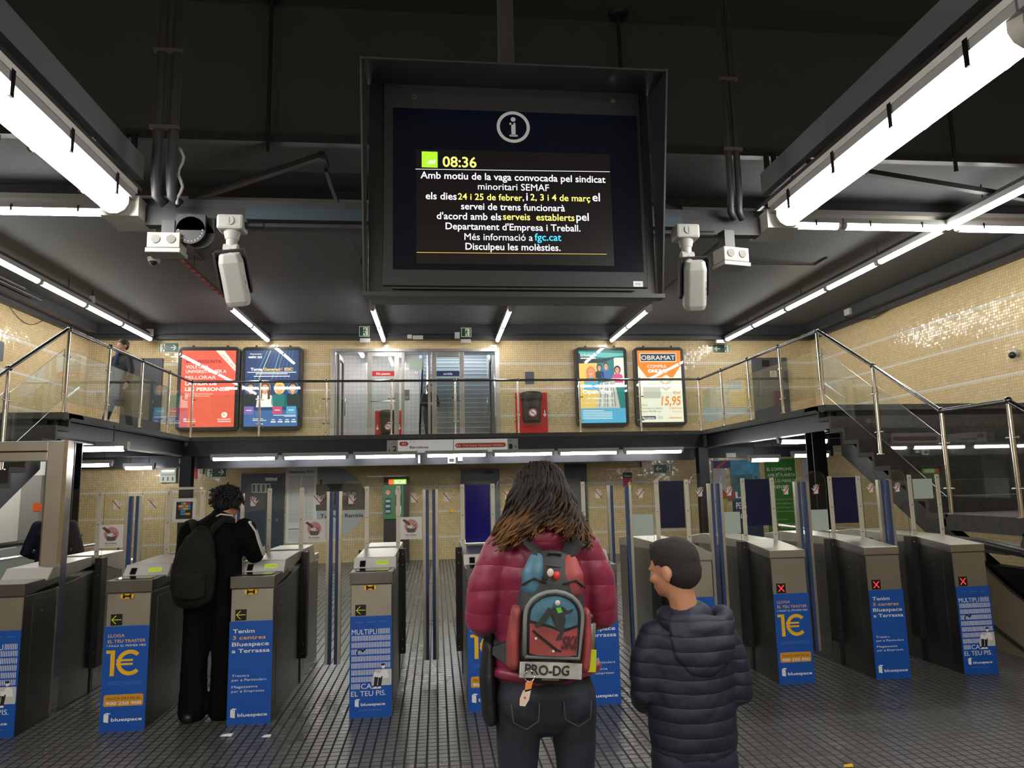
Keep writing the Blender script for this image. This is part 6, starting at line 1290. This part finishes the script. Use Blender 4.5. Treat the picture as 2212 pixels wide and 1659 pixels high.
# backpack she carries
def backpack1():
    t = thing('backpack', 'black, blue and red skate backpack with PRO-DG lettering carried by the woman', 'backpack', (WX-.010, WYY-.115, .985)); t.scale = (.86, .86, .81); t.rotation_euler = (0, math.radians(4.5), 0)
    BKF = mat('pack_black', (.020, .022, .024), .62, bump=.2, bscale=120, var=.3); BB = mat('pack_blue', (.045, .13, .19), .6, var=.35, vscale=14); BR = mat('pack_red', (.24, .040, .040), .6, var=.3, vscale=12); BG = mat('pack_grey', (.15, .17, .17), .55); BW = mat('pack_pale_grey', (.33, .34, .31), .6, var=.25, vscale=18)
    # body: rounded volume (local, y negative is toward the viewer)
    b = MB(); loft(b, [((0, -.075, .0), .135, .065), ((0, -.085, .06), .150, .082), ((0, -.085, .22), .148, .085), ((0, -.075, .36), .128, .078), ((0, -.06, .44), .098, .060)], BKF, 26); body_part('pack_body', b, t, None, .009, 4)
    for s, m in ((-1, BB), (1, BR)):
        b = MB(); loft(b, [((s*.075, -.10, .335), .052, .045), ((s*.078, -.098, .40), .050, .048), ((s*.070, -.085, .45), .036, .036)], m, 16); body_part('top_panel', b, t, 'blue upper corner' if s < 0 else 'red upper corner', .007, 3)
        b = MB().tube([(s*.035, -.150, .365), (s*.085, -.152, .385), (s*.130, -.125, .350)], .005, BKF, 8); part('piping', b, t)
        b = MB(); loft(b, [((s*.142, -.09, .02), .030, .060), ((s*.146, -.09, .12), .030, .062), ((s*.140, -.09, .24), .024, .058)], BR, 14); body_part('side_pocket', b, t, 'red side pocket', .007, 3)
    def front(u, v, e=0.): # bowed front surface
        return (u, -.172+1.3*u*u-.0*v+e-(.012 if v < .30 else 0)*-1*0, v)
    def face_poly(pts, m, e, name, lab=None, sub=5):
        bb = MB(); bm = bmesh.new(); vs = [bm.verts.new((p[0], 0, p[1])) for p in pts]; bm.faces.new(vs); bmesh.ops.triangulate(bm, faces=bm.faces)
        bmesh.ops.subdivide_edges(bm, edges=bm.edges, cuts=3); bm.verts.index_update()
        bb.add([front(v.co.x, v.co.z, e) for v in bm.verts], [tuple(v.index for v in f.verts) for f in bm.faces], m, True); bm.free(); return part(name, bb, t, lab)
    arch_ = [(-.100, .075), (.100, .075), (.105, .20)]+[(.105*math.cos(a), .235+.095*math.sin(a)) for a in [math.pi*i/10 for i in range(11)]]+[(-.105, .20)]
    b = MB(); loft(b, [((0, -.120, .055), .108, .050), ((0, -.125, .18), .112, .055), ((0, -.118, .28), .095, .050)], BKF, 22); body_part('front_pocket', b, t, None, .008, 4)
    face_poly(arch_, BB, -.016, 'pocket_print', 'blue and red printed front with a leaping skateboarder')
    b = MB().tube([front(p[0]*1.08, (p[1]-.2)*1.05+.2, -.014) for p in arch_+[arch_[0]]], .010, BG, 8); part('zip_piping', b, t, 'grey curved piping')
    b = MB().tube([front(p[0]*.97, (p[1]-.2)*.97+.2, -.018) for p in arch_+[arch_[0]]], .005, BLACK, 8); part('zip', b, t)
    def flat(pts, m, e, name='pocket_print'): return face_poly(pts, m, e, name)
    lowred = [(-.098, .078), (.098, .078), (.103, .195), (.035, .172), (-.02, .190), (-.102, .205)]; flat(lowred, BR, -.0185)
    flat([(-.102, .207), (-.02, .192), (.035, .174), (.103, .197), (.103, .207), (.03, .184), (-.02, .202), (-.102, .217)], BLACK, -.0195)
    # leaping skater and board
    SK = mat('pack_figure', (.018, .022, .022), .6); 
    for q in ([(-.010, .275), (.030, .270), (.045, .225), (.035, .180), (.010, .185), (.012, .225), (-.02, .250)], [(-.012, .255), (-.025, .275), (-.055, .225), (-.080, .195), (-.068, .185), (-.035, .215)], [(.030, .190), (.045, .195), (.030, .145), (.010, .140), (.012, .155), (.020, .165)], [(-.005, .270), (.030, .278), (.050, .262), (.075, .272), (.070, .255), (.030, .245)]): flat(q, SK, -.021)
    flat([(.002, .272), (.022, .275), (.030, .255), (.012, .250)], mat('pack_green', (.10, .42, .03), .6), -.0222); b = MB().ball(front(.008, .292, -.022), (.011, .006, .012), mat('pack_cream', (.5, .46, .40), .6), 12, 8); part('print_head', b, t)
    flat([(-.088, .172), (-.080, .178), (.020, .104), (.034, .100), (.030, .094), (.010, .098), (-.075, .160)], BLACK, -.0205)
    for c in ((-.070, .155), (.000, .108)): b = MB().ball(front(c[0], c[1]-.012, -.021), (.006, .004, .006), mat('pack_cream', (.5, .46, .40), .6), 10, 6); part('print_wheel', b, t)
    b = MB(); n0 = len(b.v); b.text('SK8', .030, .100, .108, 0, mat('pack_dark_red', (.05, .012, .015), .6), h=.052, bold=.03, slant=.15)
    for i in range(n0, len(b.v)): x, y, z = b.v[i]; b.v[i] = front(x, z, -.0215)
    for k in range(3): b.rect(.072+k*.001, .086+k*.001, .222+k*.022, .236+k*.022, -.160, BW)
    b.line(-.090, .150, -.090, .100, .004, -.168, BW); b.line(-.090, .100, -.040, .096, .004, -.179, BW); part('lettering', b, t, 'dark SK8 letters on red')
    # grey band with PRO-DG
    bb = MB(); N = 14; vs = []
    for z in (-.012, .052): vs += [(-.125+.25*i/N, -.186+1.9*(-.125+.25*i/N)**2, z-.6*(abs(-.125+.25*i/N))**2) for i in range(N+1)]
    bb.add(vs, [(i, i+1, i+N+2, i+N+1) for i in range(N)], BW, True); n0 = len(bb.v); bb.text('PRO-DG', -.105, .070, .000, 0, mat('pack_letter_black', (.015, .015, .016), .6), h=.040, bold=.03)
    for i in range(n0, len(bb.v)): x, y, z = bb.v[i]; bb.v[i] = (x, -.1880+1.9*x*x, z)
    part('lower_band', bb, t, 'pale grey band with black PRO-DG letters'); b = MB().box(-.035, .035, -.152, -.146, -.030, -.018, mat('tan_tag', (.30, .24, .16), .6)); part('brand_tag', b, t)
    # straps
    for s in (-1, 1):
        x = s*.06; pts = [(s*.028, -.085, .420), (s*.055, -.070, .475), (s*.095, -.045, .525), (s*.135, .005, .572), (s*.155, .09, .60), (s*.160, .20, .56), (s*.165, .285, .46), (s*.17, .30, .30), (s*.20, .22, .12), (s*.20, .08, .05), (s*.14, -.03, .03)]
        b = MB()
        P = [Vector(p) for p in pts]; Q = []
        for i in range(len(P)-1):
            for u in (0, .5): Q.append(P[i].lerp(P[i+1], u))
        Q.append(P[-1]); vs = []
        for i, p in enumerate(Q):
            d = (Q[min(i+1, len(Q)-1)]-Q[max(0, i-1)]).normalized(); out = V(0, 0, 1) if i < 5 else V(0, 1, 0); sd = d.cross(out).normalized()*.042; nn = sd.cross(d).normalized()*.006
            vs += [p+sd+nn, p-sd+nn, p-sd-nn, p+sd-nn]
        fs = []
        for i in range(len(Q)-1):
            for k in range(4): fs.append((i*4+k, i*4+(k+1) % 4, (i+1)*4+(k+1) % 4, (i+1)*4+k))
        fs += [(0, 3, 2, 1), tuple(4*(len(Q)-1)+k for k in range(4))]; b.add(vs, fs, BKF); part('shoulder_strap', b, t)
    b = MB().tube([(-.03, -.09, .455), (-.025, -.105, .49), (.025, -.105, .49), (.03, -.09, .455)], .008, BKF, 8); part('grab_handle', b, t)
    b = MB().tube([(.02, -.10, .40), (-.05, -.158, .375), (-.04, -.14, .44), (.03, -.12, .43)], .004, BKF, 8); part('drawcord', b, t)
    for p, m in (((-.02, -.155, .41), mat('charm_cream', (.55, .48, .38), .5)), ((.005, -.16, .40), RD_)): part('charm', MB().ball(p, (.014, .010, .018), m, 12, 8), t)
    b = MB(); b.tube([(.155, -.10, .03+.0), (.157, -.10, .20)], .030, mat('bottle_grey', (.10, .10, .075), .4), 14); b.tube([(.157, -.10, .20), (.157, -.10, .235)], .018, BLACK, 12); part('bottle', b, t, 'bottle in the side pocket'); b = MB().box(.130, .186, -.135, -.125, .005, .095, mat('hi_vis_yellow', (.42, .46, .01), .5)); part('reflective_tag', b, t, 'yellow-green tag')
    # key ring
    k = thing('key_ring', 'metal key ring with a cream and orange tag hanging from the backpack', 'key ring', (WX-.085, WYY-.27, .985))
    b = MB().tube([(.018*math.cos(a), 0, .018*math.sin(a)) for a in [2*math.pi*i/20 for i in range(21)]], .002, STEELB, 6); part('ring', b, k); b = MB().prism([(-.014, -.02), (.012, -.014), (.002, -.045), (-.018, -.050)], 1, -.003, .003, mat('tag_orange', (.60, .22, .06), .5)); part('tag', b, k)
    b = MB().prism([(-.022, -.045), (.004, -.040), (-.004, -.075), (-.018, -.095), (-.036, -.092), (-.034, -.070)], 1, -.003, .003, mat('charm_cream', (.55, .48, .38), .5)); b.disc(-.018, -.068, .004, -.0035, RD_, n=8); part('tag', b, k)
    return t
backpack1()
# shoulder bag under her left arm
t = thing('shoulder_bag', 'black shoulder bag hanging at the woman\'s left hip', 'bag', (WX-.20, WYY+.02, .78)); b = MB(); loft(b, [((0, 0, .0), .030, .10), ((-.005, 0, .14), .034, .11), ((.0, 0, .26), .022, .09)], mat('bag_black', (.010, .010, .011), .5), 18); body_part('bag_body', b, t, None, .008, 3); b = MB().tube([(0, -.06, .26), (.01, -.03, .40), (.05, .02, .56)], .010, BLACK, 8); part('strap', b, t)
# ---------------------------------------------------------------- boy in navy
def boy():
    Y = 2.6; X0 = PY(1490, 1450, Y).x; HT = PY(1452, 1166, Y); hx = HT.x-X0; s = .93; hz = HT.z-.108*s
    t = thing('person', 'boy with short dark hair in a navy quilted hooded jacket, face turned left', 'person', (X0, Y, 0))
    b = MB(); R = Matrix.Rotation(math.radians(44), 3, 'Z') @ Matrix.Rotation(math.radians(-6), 3, 'X'); T = head_vol(b, V(hx, .0, hz), R, s, SKIN2)
    limb(b, [(hx+.012, -.012, hz-.05), (hx+.035, -.01, 1.13)], [.047, .052], SKIN2)
    loft(b, [((0, 0, .72), .115, .085), ((0, 0, .90), .105, .075), ((0, 0, 1.05), .13, .085), ((0, 0, 1.12), .09, .06)], SKIN2)
    SH = [V(-.130, 0, 1.085), V(.130, 0, 1.085)]; EL = [V(-.168, -.005, .885), V(.170, -.01, .87)]; WR = [V(-.13, .16, .80), V(.13, .17, .80)]
    for i in (0, 1): limb(b, [SH[i], EL[i], WR[i]], [.036, .030, .022], SKIN2); hand_vol(b, WR[i], (.2-.4*i, .8, -.4), (1-2*i, 0, 0), .72, SKIN2, .6, left=(i == 0))
    legs_vol(b, .70, .07, .75, SKIN2, feet=((-.08, .0), (.08, .04))); body_part('body', b, t, None, .007, 3); eyes(t, T, s)
    J = quilt_mat('navy_quilted', (.0045, .0062, .021), .048, .65, .45); b = MB()
    loft(b, [((.0, 0, .710), .158, .118), ((0, 0, .76), .160, .120), ((0, 0, .86), .158, .118), ((0, 0, .99), .165, .115), ((0, 0, 1.07), .150, .100), ((.01, -.005, 1.125), .090, .075)], J, 24)
    for i in (0, 1):
        q = (-1, 1)[i]; limb(b, [SH[i]-V(q*.01, 0, .015), SH[i].lerp(EL[i], .5)+V(q*.012, 0, 0), EL[i], EL[i].lerp(WR[i], .5), WR[i]], [.060, .058, .056, .050, .040], J, 16)
    body_part('jacket', b, t, 'navy quilted jacket', .008, 3, .012, .06)
    HM = J; b = MB()
    b.tube([((.105+.015*math.sin(a))*math.cos(a)+.03, .005-.085*math.sin(a), 1.135-.035*max(0, math.sin(a))) for a in [math.radians(-25)+math.radians(230)*i/12 for i in range(13)]], .040, HM, 14, rs=[.026]+[.040]*11+[.026])
    loft(b, [((.03, -.070, 1.125), .118, .032), ((.020, -.096, 1.06), .122, .030), ((.01, -.104, 1.00), .098, .024), ((.005, -.106, .965), .055, .018)], HM, 20); body_part('hood', b, t, 'soft hood lying on the back', .007, 5, .010, .05)
    N_ = mat('navy_trousers', (.008, .010, .028), .7, var=.2); b = MB(); loft(b, [((0, 0, .76), .13, .10), ((0, -.005, .66), .145, .108)], N_, 20)
    for q in (-1, 1): loft(b, [(V(q*.070, 0, .66), .085, .100), (V(q*.074, .005, .50), .075, .080), (V(q*.078, .01, .34), .060, .064), (V(q*.08, .0, .18), .055, .058), (V(q*.08, .0, .08), .052, .054)], N_, 18)
    body_part('trousers', b, t, None, .008, 4, .006, .05)
    for q in (-1, 1): b = MB(); shoe(b, (q*.08, 0.02, 0), .85, mat('shoe_dark', (.02, .02, .02), .5)); part('shoe', b, t)
    # short cropped hair: thicker cap on top fading at the nape
    Hh = mat('cropped_black_hair', (.012, .010, .009), .75, bump=.8, bscale=420); b = MB()
    def E(p, r): b.ball((0, 0, 0), 1, Hh, 20, 14, T @ Matrix.Translation(Vector(p)*s) @ Matrix.Diagonal((r[0]*s, r[1]*s, r[2]*s, 1)))
    E((0, -.012, .032), (.080, .100, .088)); E((0, -.036, -.010), (.075, .076, .078)); E((0, .030, .068), (.062, .062, .048))
    body_part('hair', b, t, 'short cropped black hair', .007, 4, .004, .02)
boy()
# ---------------------------------------------------------------- man in black at the gate
def man():
    Y = 5.62; X0 = PY(455, 1400, Y).x; HT = PY(492, 1048, Y); hx = HT.x-X0; hz = HT.z-.125
    t = thing('person', 'man in black with a striped sleeve and headphones, standing at a gate, looking down', 'person', (X0, Y, 0))
    b = MB(); R = Matrix.Rotation(math.radians(-38), 3, 'Z') @ Matrix.Rotation(math.radians(-20), 3, 'X'); T = head_vol(b, V(hx, .04, hz), R, 1.0, SKIN)
    limb(b, [(hx-.01, .02, hz-.05), (.03, -.01, 1.40)], [.055, .060], SKIN); loft(b, [((0, 0, .95), .155, .11), ((.0, 0, 1.15), .15, .105), ((0.01, 0, 1.32), .17, .11), ((.02, 0, 1.38), .11, .08)], SKIN)
    SH = [V(-.17, -.01, 1.34), V(.21, .02, 1.34)]; EL = [V(-.22, .0, 1.07), V(.285, .05, 1.14)]; WR = [V(-.14, .20, 1.04), V(.25, .22, 1.17)]
    for i in (0, 1): limb(b, [SH[i], EL[i], WR[i]], [.050, .042, .030], SKIN); hand_vol(b, WR[i], (.1, .9, -.1), (0, 0, -1), 1.0, SKIN, .4, left=(i == 0))
    legs_vol(b, .90, .09, 1.0, SKIN); body_part('body', b, t, None, .010, 3); eyes(t, T, 1.)
    K = mat('black_jacket_fabric', (.0022, .0022, .0026), .85, spec=.15); b = MB()
    loft(b, [((-.0, 0, .86), .205, .14), ((0, 0, 1.0), .205, .14), ((0, 0, 1.18), .20, .14), ((.015, 0, 1.31), .215, .13), ((.02, 0, 1.39), .13, .09), ((.04, 0, 1.43), .08, .07)], K, 22)
    for i in (0, 1): limb(b, [SH[i], SH[i].lerp(EL[i], .5), EL[i], WR[i]-V(0, .03, 0)], [.082, .076, .068, .050], K, 16)
    body_part('jacket', b, t, 'black tracksuit jacket', .011, 3, .01, .08)
    b = MB(); Wm = mat('stripe_white', (.62, .62, .58), .6)
    for o in (-.018, .018):
        pts = [SH[1]+V(.045, -.055+o, .055), SH[1]+V(.088, -.02+o, -.02), SH[1].lerp(EL[1], .5)+V(.074, -.03+o, .0), EL[1]+V(.067, -.02+o, 0), EL[1].lerp(WR[1], .5)+V(.058, .0+o*.3, .02+o)]
        b.tube(pts, .008, Wm, 8, flat=.5)
    part('sleeve_stripe', b, t, 'white stripes down the right sleeve'); b = MB().tube([(hx-.085, -.045, 1.425), (hx-.02, -.085, 1.455), (hx+.06, -.05, 1.44)], .007, Wm, 8); part('collar_stripe', b, t)
    b = MB(); loft(b, [((0, 0, .95), .16, .12), ((0, 0, .84), .19, .135)], K, 20)
    for q, fx_ in ((-1, -.11), (1, .10)): loft(b, [(V(q*.095, 0, .84), .105, .115), (V(q*.10, 0, .62), .098, .100), (V(fx_, .0, .40), .090, .092), (V(fx_, .0, .20), .092, .095), (V(fx_, .0, .06), .100, .105)], K, 18)
    body_part('trousers', b, t, 'wide black trousers', .011, 4, .01, .08)
    for fx_, fy in ((-.11, -.02), (.10, .03)): b = MB(); shoe(b, (fx_, fy, 0), 1.1, BLACK, .0); part('shoe', b, t)
    Hm = mat('shaggy_black_hair', (.006, .0055, .005), .6); b = MB()
    def E(p, r): b.ball((0, 0, 0), 1, Hm, 18, 12, T @ Matrix.Translation(Vector(p)) @ Matrix.Diagonal((r[0], r[1], r[2], 1)))
    E((0, -.015, .03), (.096, .112, .098)); E((0, -.05, -.02), (.088, .070, .075)); random.seed(5)
    for i in range(330):
        a = random.uniform(-.5, math.pi+.5); e = random.uniform(-.5, 1.25); d = V(math.cos(a)*math.cos(e), -math.sin(a)*math.cos(e), math.sin(e)); p = V(d.x*.090, d.y*.105-.015, d.z*.09+.02); q = p+d*random.uniform(.012, .030)+V(random.uniform(-.02, .02), random.uniform(-.02, .02), random.uniform(-.04, .005))
        b.tube([T @ p, T @ ((p+q)/2+d*.008), T @ q], .009, Hm, 6, rs=[.010, .008, .003])
    part('hair', b, t, 'shaggy black hair')
    h = MB(); 
    for q in (-1, 1): h.cyl(T @ V(q*.088, -.01, -.02), T @ V(q*.112, -.01, -.02), .036, BLACK, 18); 
    h.tube([T @ V(.105*math.cos(a), -.01, .115*math.sin(a)+.0) for a in [math.pi*i/12 for i in range(13)]], .009, BLACK, 8)
    hp = thing('headphones', 'black over-ear headphones worn by the man in black', 'headphones', wm(t) @ V(hx, .04, hz)); h.xf(Matrix.Translation(-V(hx, .04, hz))); part('headset', h, hp)
    # dark olive rucksack on his back
    OL = mat('olive_rucksack', (.012, .0125, .009), .85, spec=.2, bump=.2, bscale=150, var=.3); r = thing('backpack', 'dark olive rucksack on the back of the man in black', 'backpack', (X0-.06, Y-.13, .84))
    b = MB(); loft(b, [((.0, -.10, .04), .135, .075), ((-.01, -.11, .15), .155, .095), ((0, -.105, .30), .145, .090), ((.02, -.085, .44), .105, .065), ((.03, -.07, .50), .060, .040)], OL, 24); body_part('pack_body', b, r, None, .010, 4, .012, .07)
    b = MB(); loft(b, [((.0, -.19, .07), .105, .035), ((.0, -.20, .20), .105, .038)], OL, 18); body_part('front_pocket', b, r, None, .009, 3)
    for q, e in ((-1, V(-.10, .12, .54)), (1, V(.20, .12, .555))):
        b = MB(); b.tube([V(.03+q*.03, -.06, .44), V(.03+q*.07, -.03, .52), V(.03+q*.11, .04, .575), e], .026, OL, 10, flat=.4); part('shoulder_strap', b, r)
    b = MB().tube([(0, -.08, .50), (.01, -.10, .53), (.05, -.10, .53), (.06, -.08, .50)], .007, OL, 8); part('grab_handle', b, r)
man()
# ---------------------------------------------------------------- smaller figures
def small(lab, loc, rz, H, jac, tro, hair, skin, arms=None, lean=0., feet=((-.10, 0), (.10, .10)), coat=.86, headturn=0., extra=None, name_c='coat'):
    s = H/1.72; t = thing('person', lab, 'person', loc, rz); b = MB(); T = head_vol(b, V(0, lean*.9, 1.60)*s, Matrix.Rotation(headturn, 3, 'Z'), s, skin)
    limb(b, [V(0, lean*.85, 1.54)*s, V(0, lean*.6, 1.40)*s], [.052*s, .058*s], skin); loft(b, [(V(0, 0, .95)*s, .15*s, .11*s), (V(0, lean*.5, 1.30)*s, .16*s, .10*s)], skin)
    arms = arms or ([V(-.24, 0, 1.10), V(-.20, .14, .90)], [V(.24, 0, 1.10), V(.20, .14, .90)]); SH = [V(-.17, lean*.6, 1.37), V(.17, lean*.6, 1.37)]
    for i in (0, 1): limb(b, [SH[i]*s, arms[i][0]*s, arms[i][1]*s], [.045*s, .038*s, .027*s], skin); hand_vol(b, arms[i][1]*s, (arms[i][1]-arms[i][0]).normalized(), (1-2*i, 0, 0), s, skin, .5, left=(i == 0))
    legs_vol(b, .90*s, .09*s, s, skin, feet=[(f[0]*s, f[1]*s) for f in feet]); body_part('body', b, t, None, .011, 2); eyes(t, T, s)
    J = mat(jac[0], jac[1], .75, var=.1); b = MB(); loft(b, [(V(0, 0, coat)*s, .195*s, .15*s), (V(0, 0, 1.05)*s, .17*s, .13*s), (V(0, lean*.5, 1.28)*s, .19*s, .13*s), (V(0, lean*.6, 1.38)*s, .13*s, .09*s), (V(0, lean*.7, 1.43)*s, .075*s, .07*s)], J, 20)
    for i in (0, 1): limb(b, [SH[i]*s, arms[i][0]*s, arms[i][1]*s-(arms[i][1]-arms[i][0]).normalized()*.02], [.068*s, .060*s, .045*s], J, 14)
    body_part(name_c, b, t, None, .012, 3)
    K = mat(tro[0], tro[1], .75); b = MB(); loft(b, [(V(0, 0, .95)*s, .15*s, .11*s), (V(0, 0, .86)*s, .17*s, .12*s)], K, 18); legs_vol(b, .88*s, .09*s, s, K, rs=(.105, .092, .070, .060, .056), feet=[(f[0]*s, f[1]*s) for f in feet]); body_part('trousers', b, t, None, .011, 3)
    for f in feet: bb = MB(); shoe(bb, (f[0]*s, f[1]*s, 0), s, BLACK); part('shoe', bb, t)
    Hm = mat(hair[0], hair[1], .6); b = MB()
    for p, r in (((0, -.015, .035), (.086, .104, .090)), ((0, -.045, -.01), (.080, .070, .075)))+(tuple(hair[2]) if len(hair) > 2 else ()): b.ball((0, 0, 0), 1, Hm, 16, 11, T @ Matrix.Translation(Vector(p)*s) @ Matrix.Diagonal((r[0]*s, r[1]*s, r[2]*s, 1)))
    body_part('hair', b, t, None, .009, 2)
    if extra: extra(t, s)
    return t
def scarf(t, s):
    b = MB().tube([V(.09*math.cos(a), .09*math.sin(a), 1.44+.01*math.sin(a))*s for a in [2*math.pi*i/14 for i in range(15)]], .035*s, mat('dark_fur_collar', (.012, .011, .012), .9), 10); part('fur_collar', b, t, 'dark furry collar')
    b = MB().tube([V(-.02, .10, 1.46)*s, V(-.03, .15, 1.38)*s, V(-.05, .165, 1.22)*s], .03*s, mat('blue_scarf', (.03, .05, .16), .8), 8, flat=.5); part('scarf', b, t, 'blue scarf')
p = PY(268, 728, 12.7)
small('woman in a dark coat walking along the left gallery behind the glass railing', (p.x, 12.7, ZG), math.radians(150), 1.62, ('dark_coat', (.018, .022, .030)), ('grey_leggings', (.03, .03, .035)), ('dark_brown_hair', (.03, .018, .010), (((0, -.10, .05), (.035, .035, .035)),)), SKIN, ([V(-.27, .02, 1.12), V(-.30, .12, .88)], [V(.26, -.03, 1.10), V(.30, .02, .86)]), lean=.02, feet=((-.14, -.12), (.14, .22)), coat=.62, extra=scarf)
p = PY(928, 846, 17.6)
small('dark haired person in black standing in the entrance between the glass leaves', (p.x+.0, 17.55, ZG), math.radians(200), 1.52, ('black_coat', (.010, .010, .012)), ('dark_blue_jeans', (.012, .016, .030)), ('black_hair', (.010, .008, .007), (((0, -.05, -.07), (.07, .05, .08)),)), SKIN, ([V(-.24, .02, 1.12), V(-.16, .22, 1.02)], [V(.24, .02, 1.12), V(.10, .24, 1.12)]))
p = PY(128, 1060, 8.3)
small('person in a navy jacket mostly hidden behind the steel portal', (p.x-.02, 8.3, 0), math.radians(8), 1.62, ('navy_jacket', (.008, .012, .035)), ('navy_trousers_b', (.010, .014, .030)), ('dark_hair', (.012, .010, .008)), SKIN2, ([V(-.27, -.02, 1.08), V(-.15, .20, 1.0)], [V(.27, -.02, 1.08), V(.15, .20, 1.0)]))
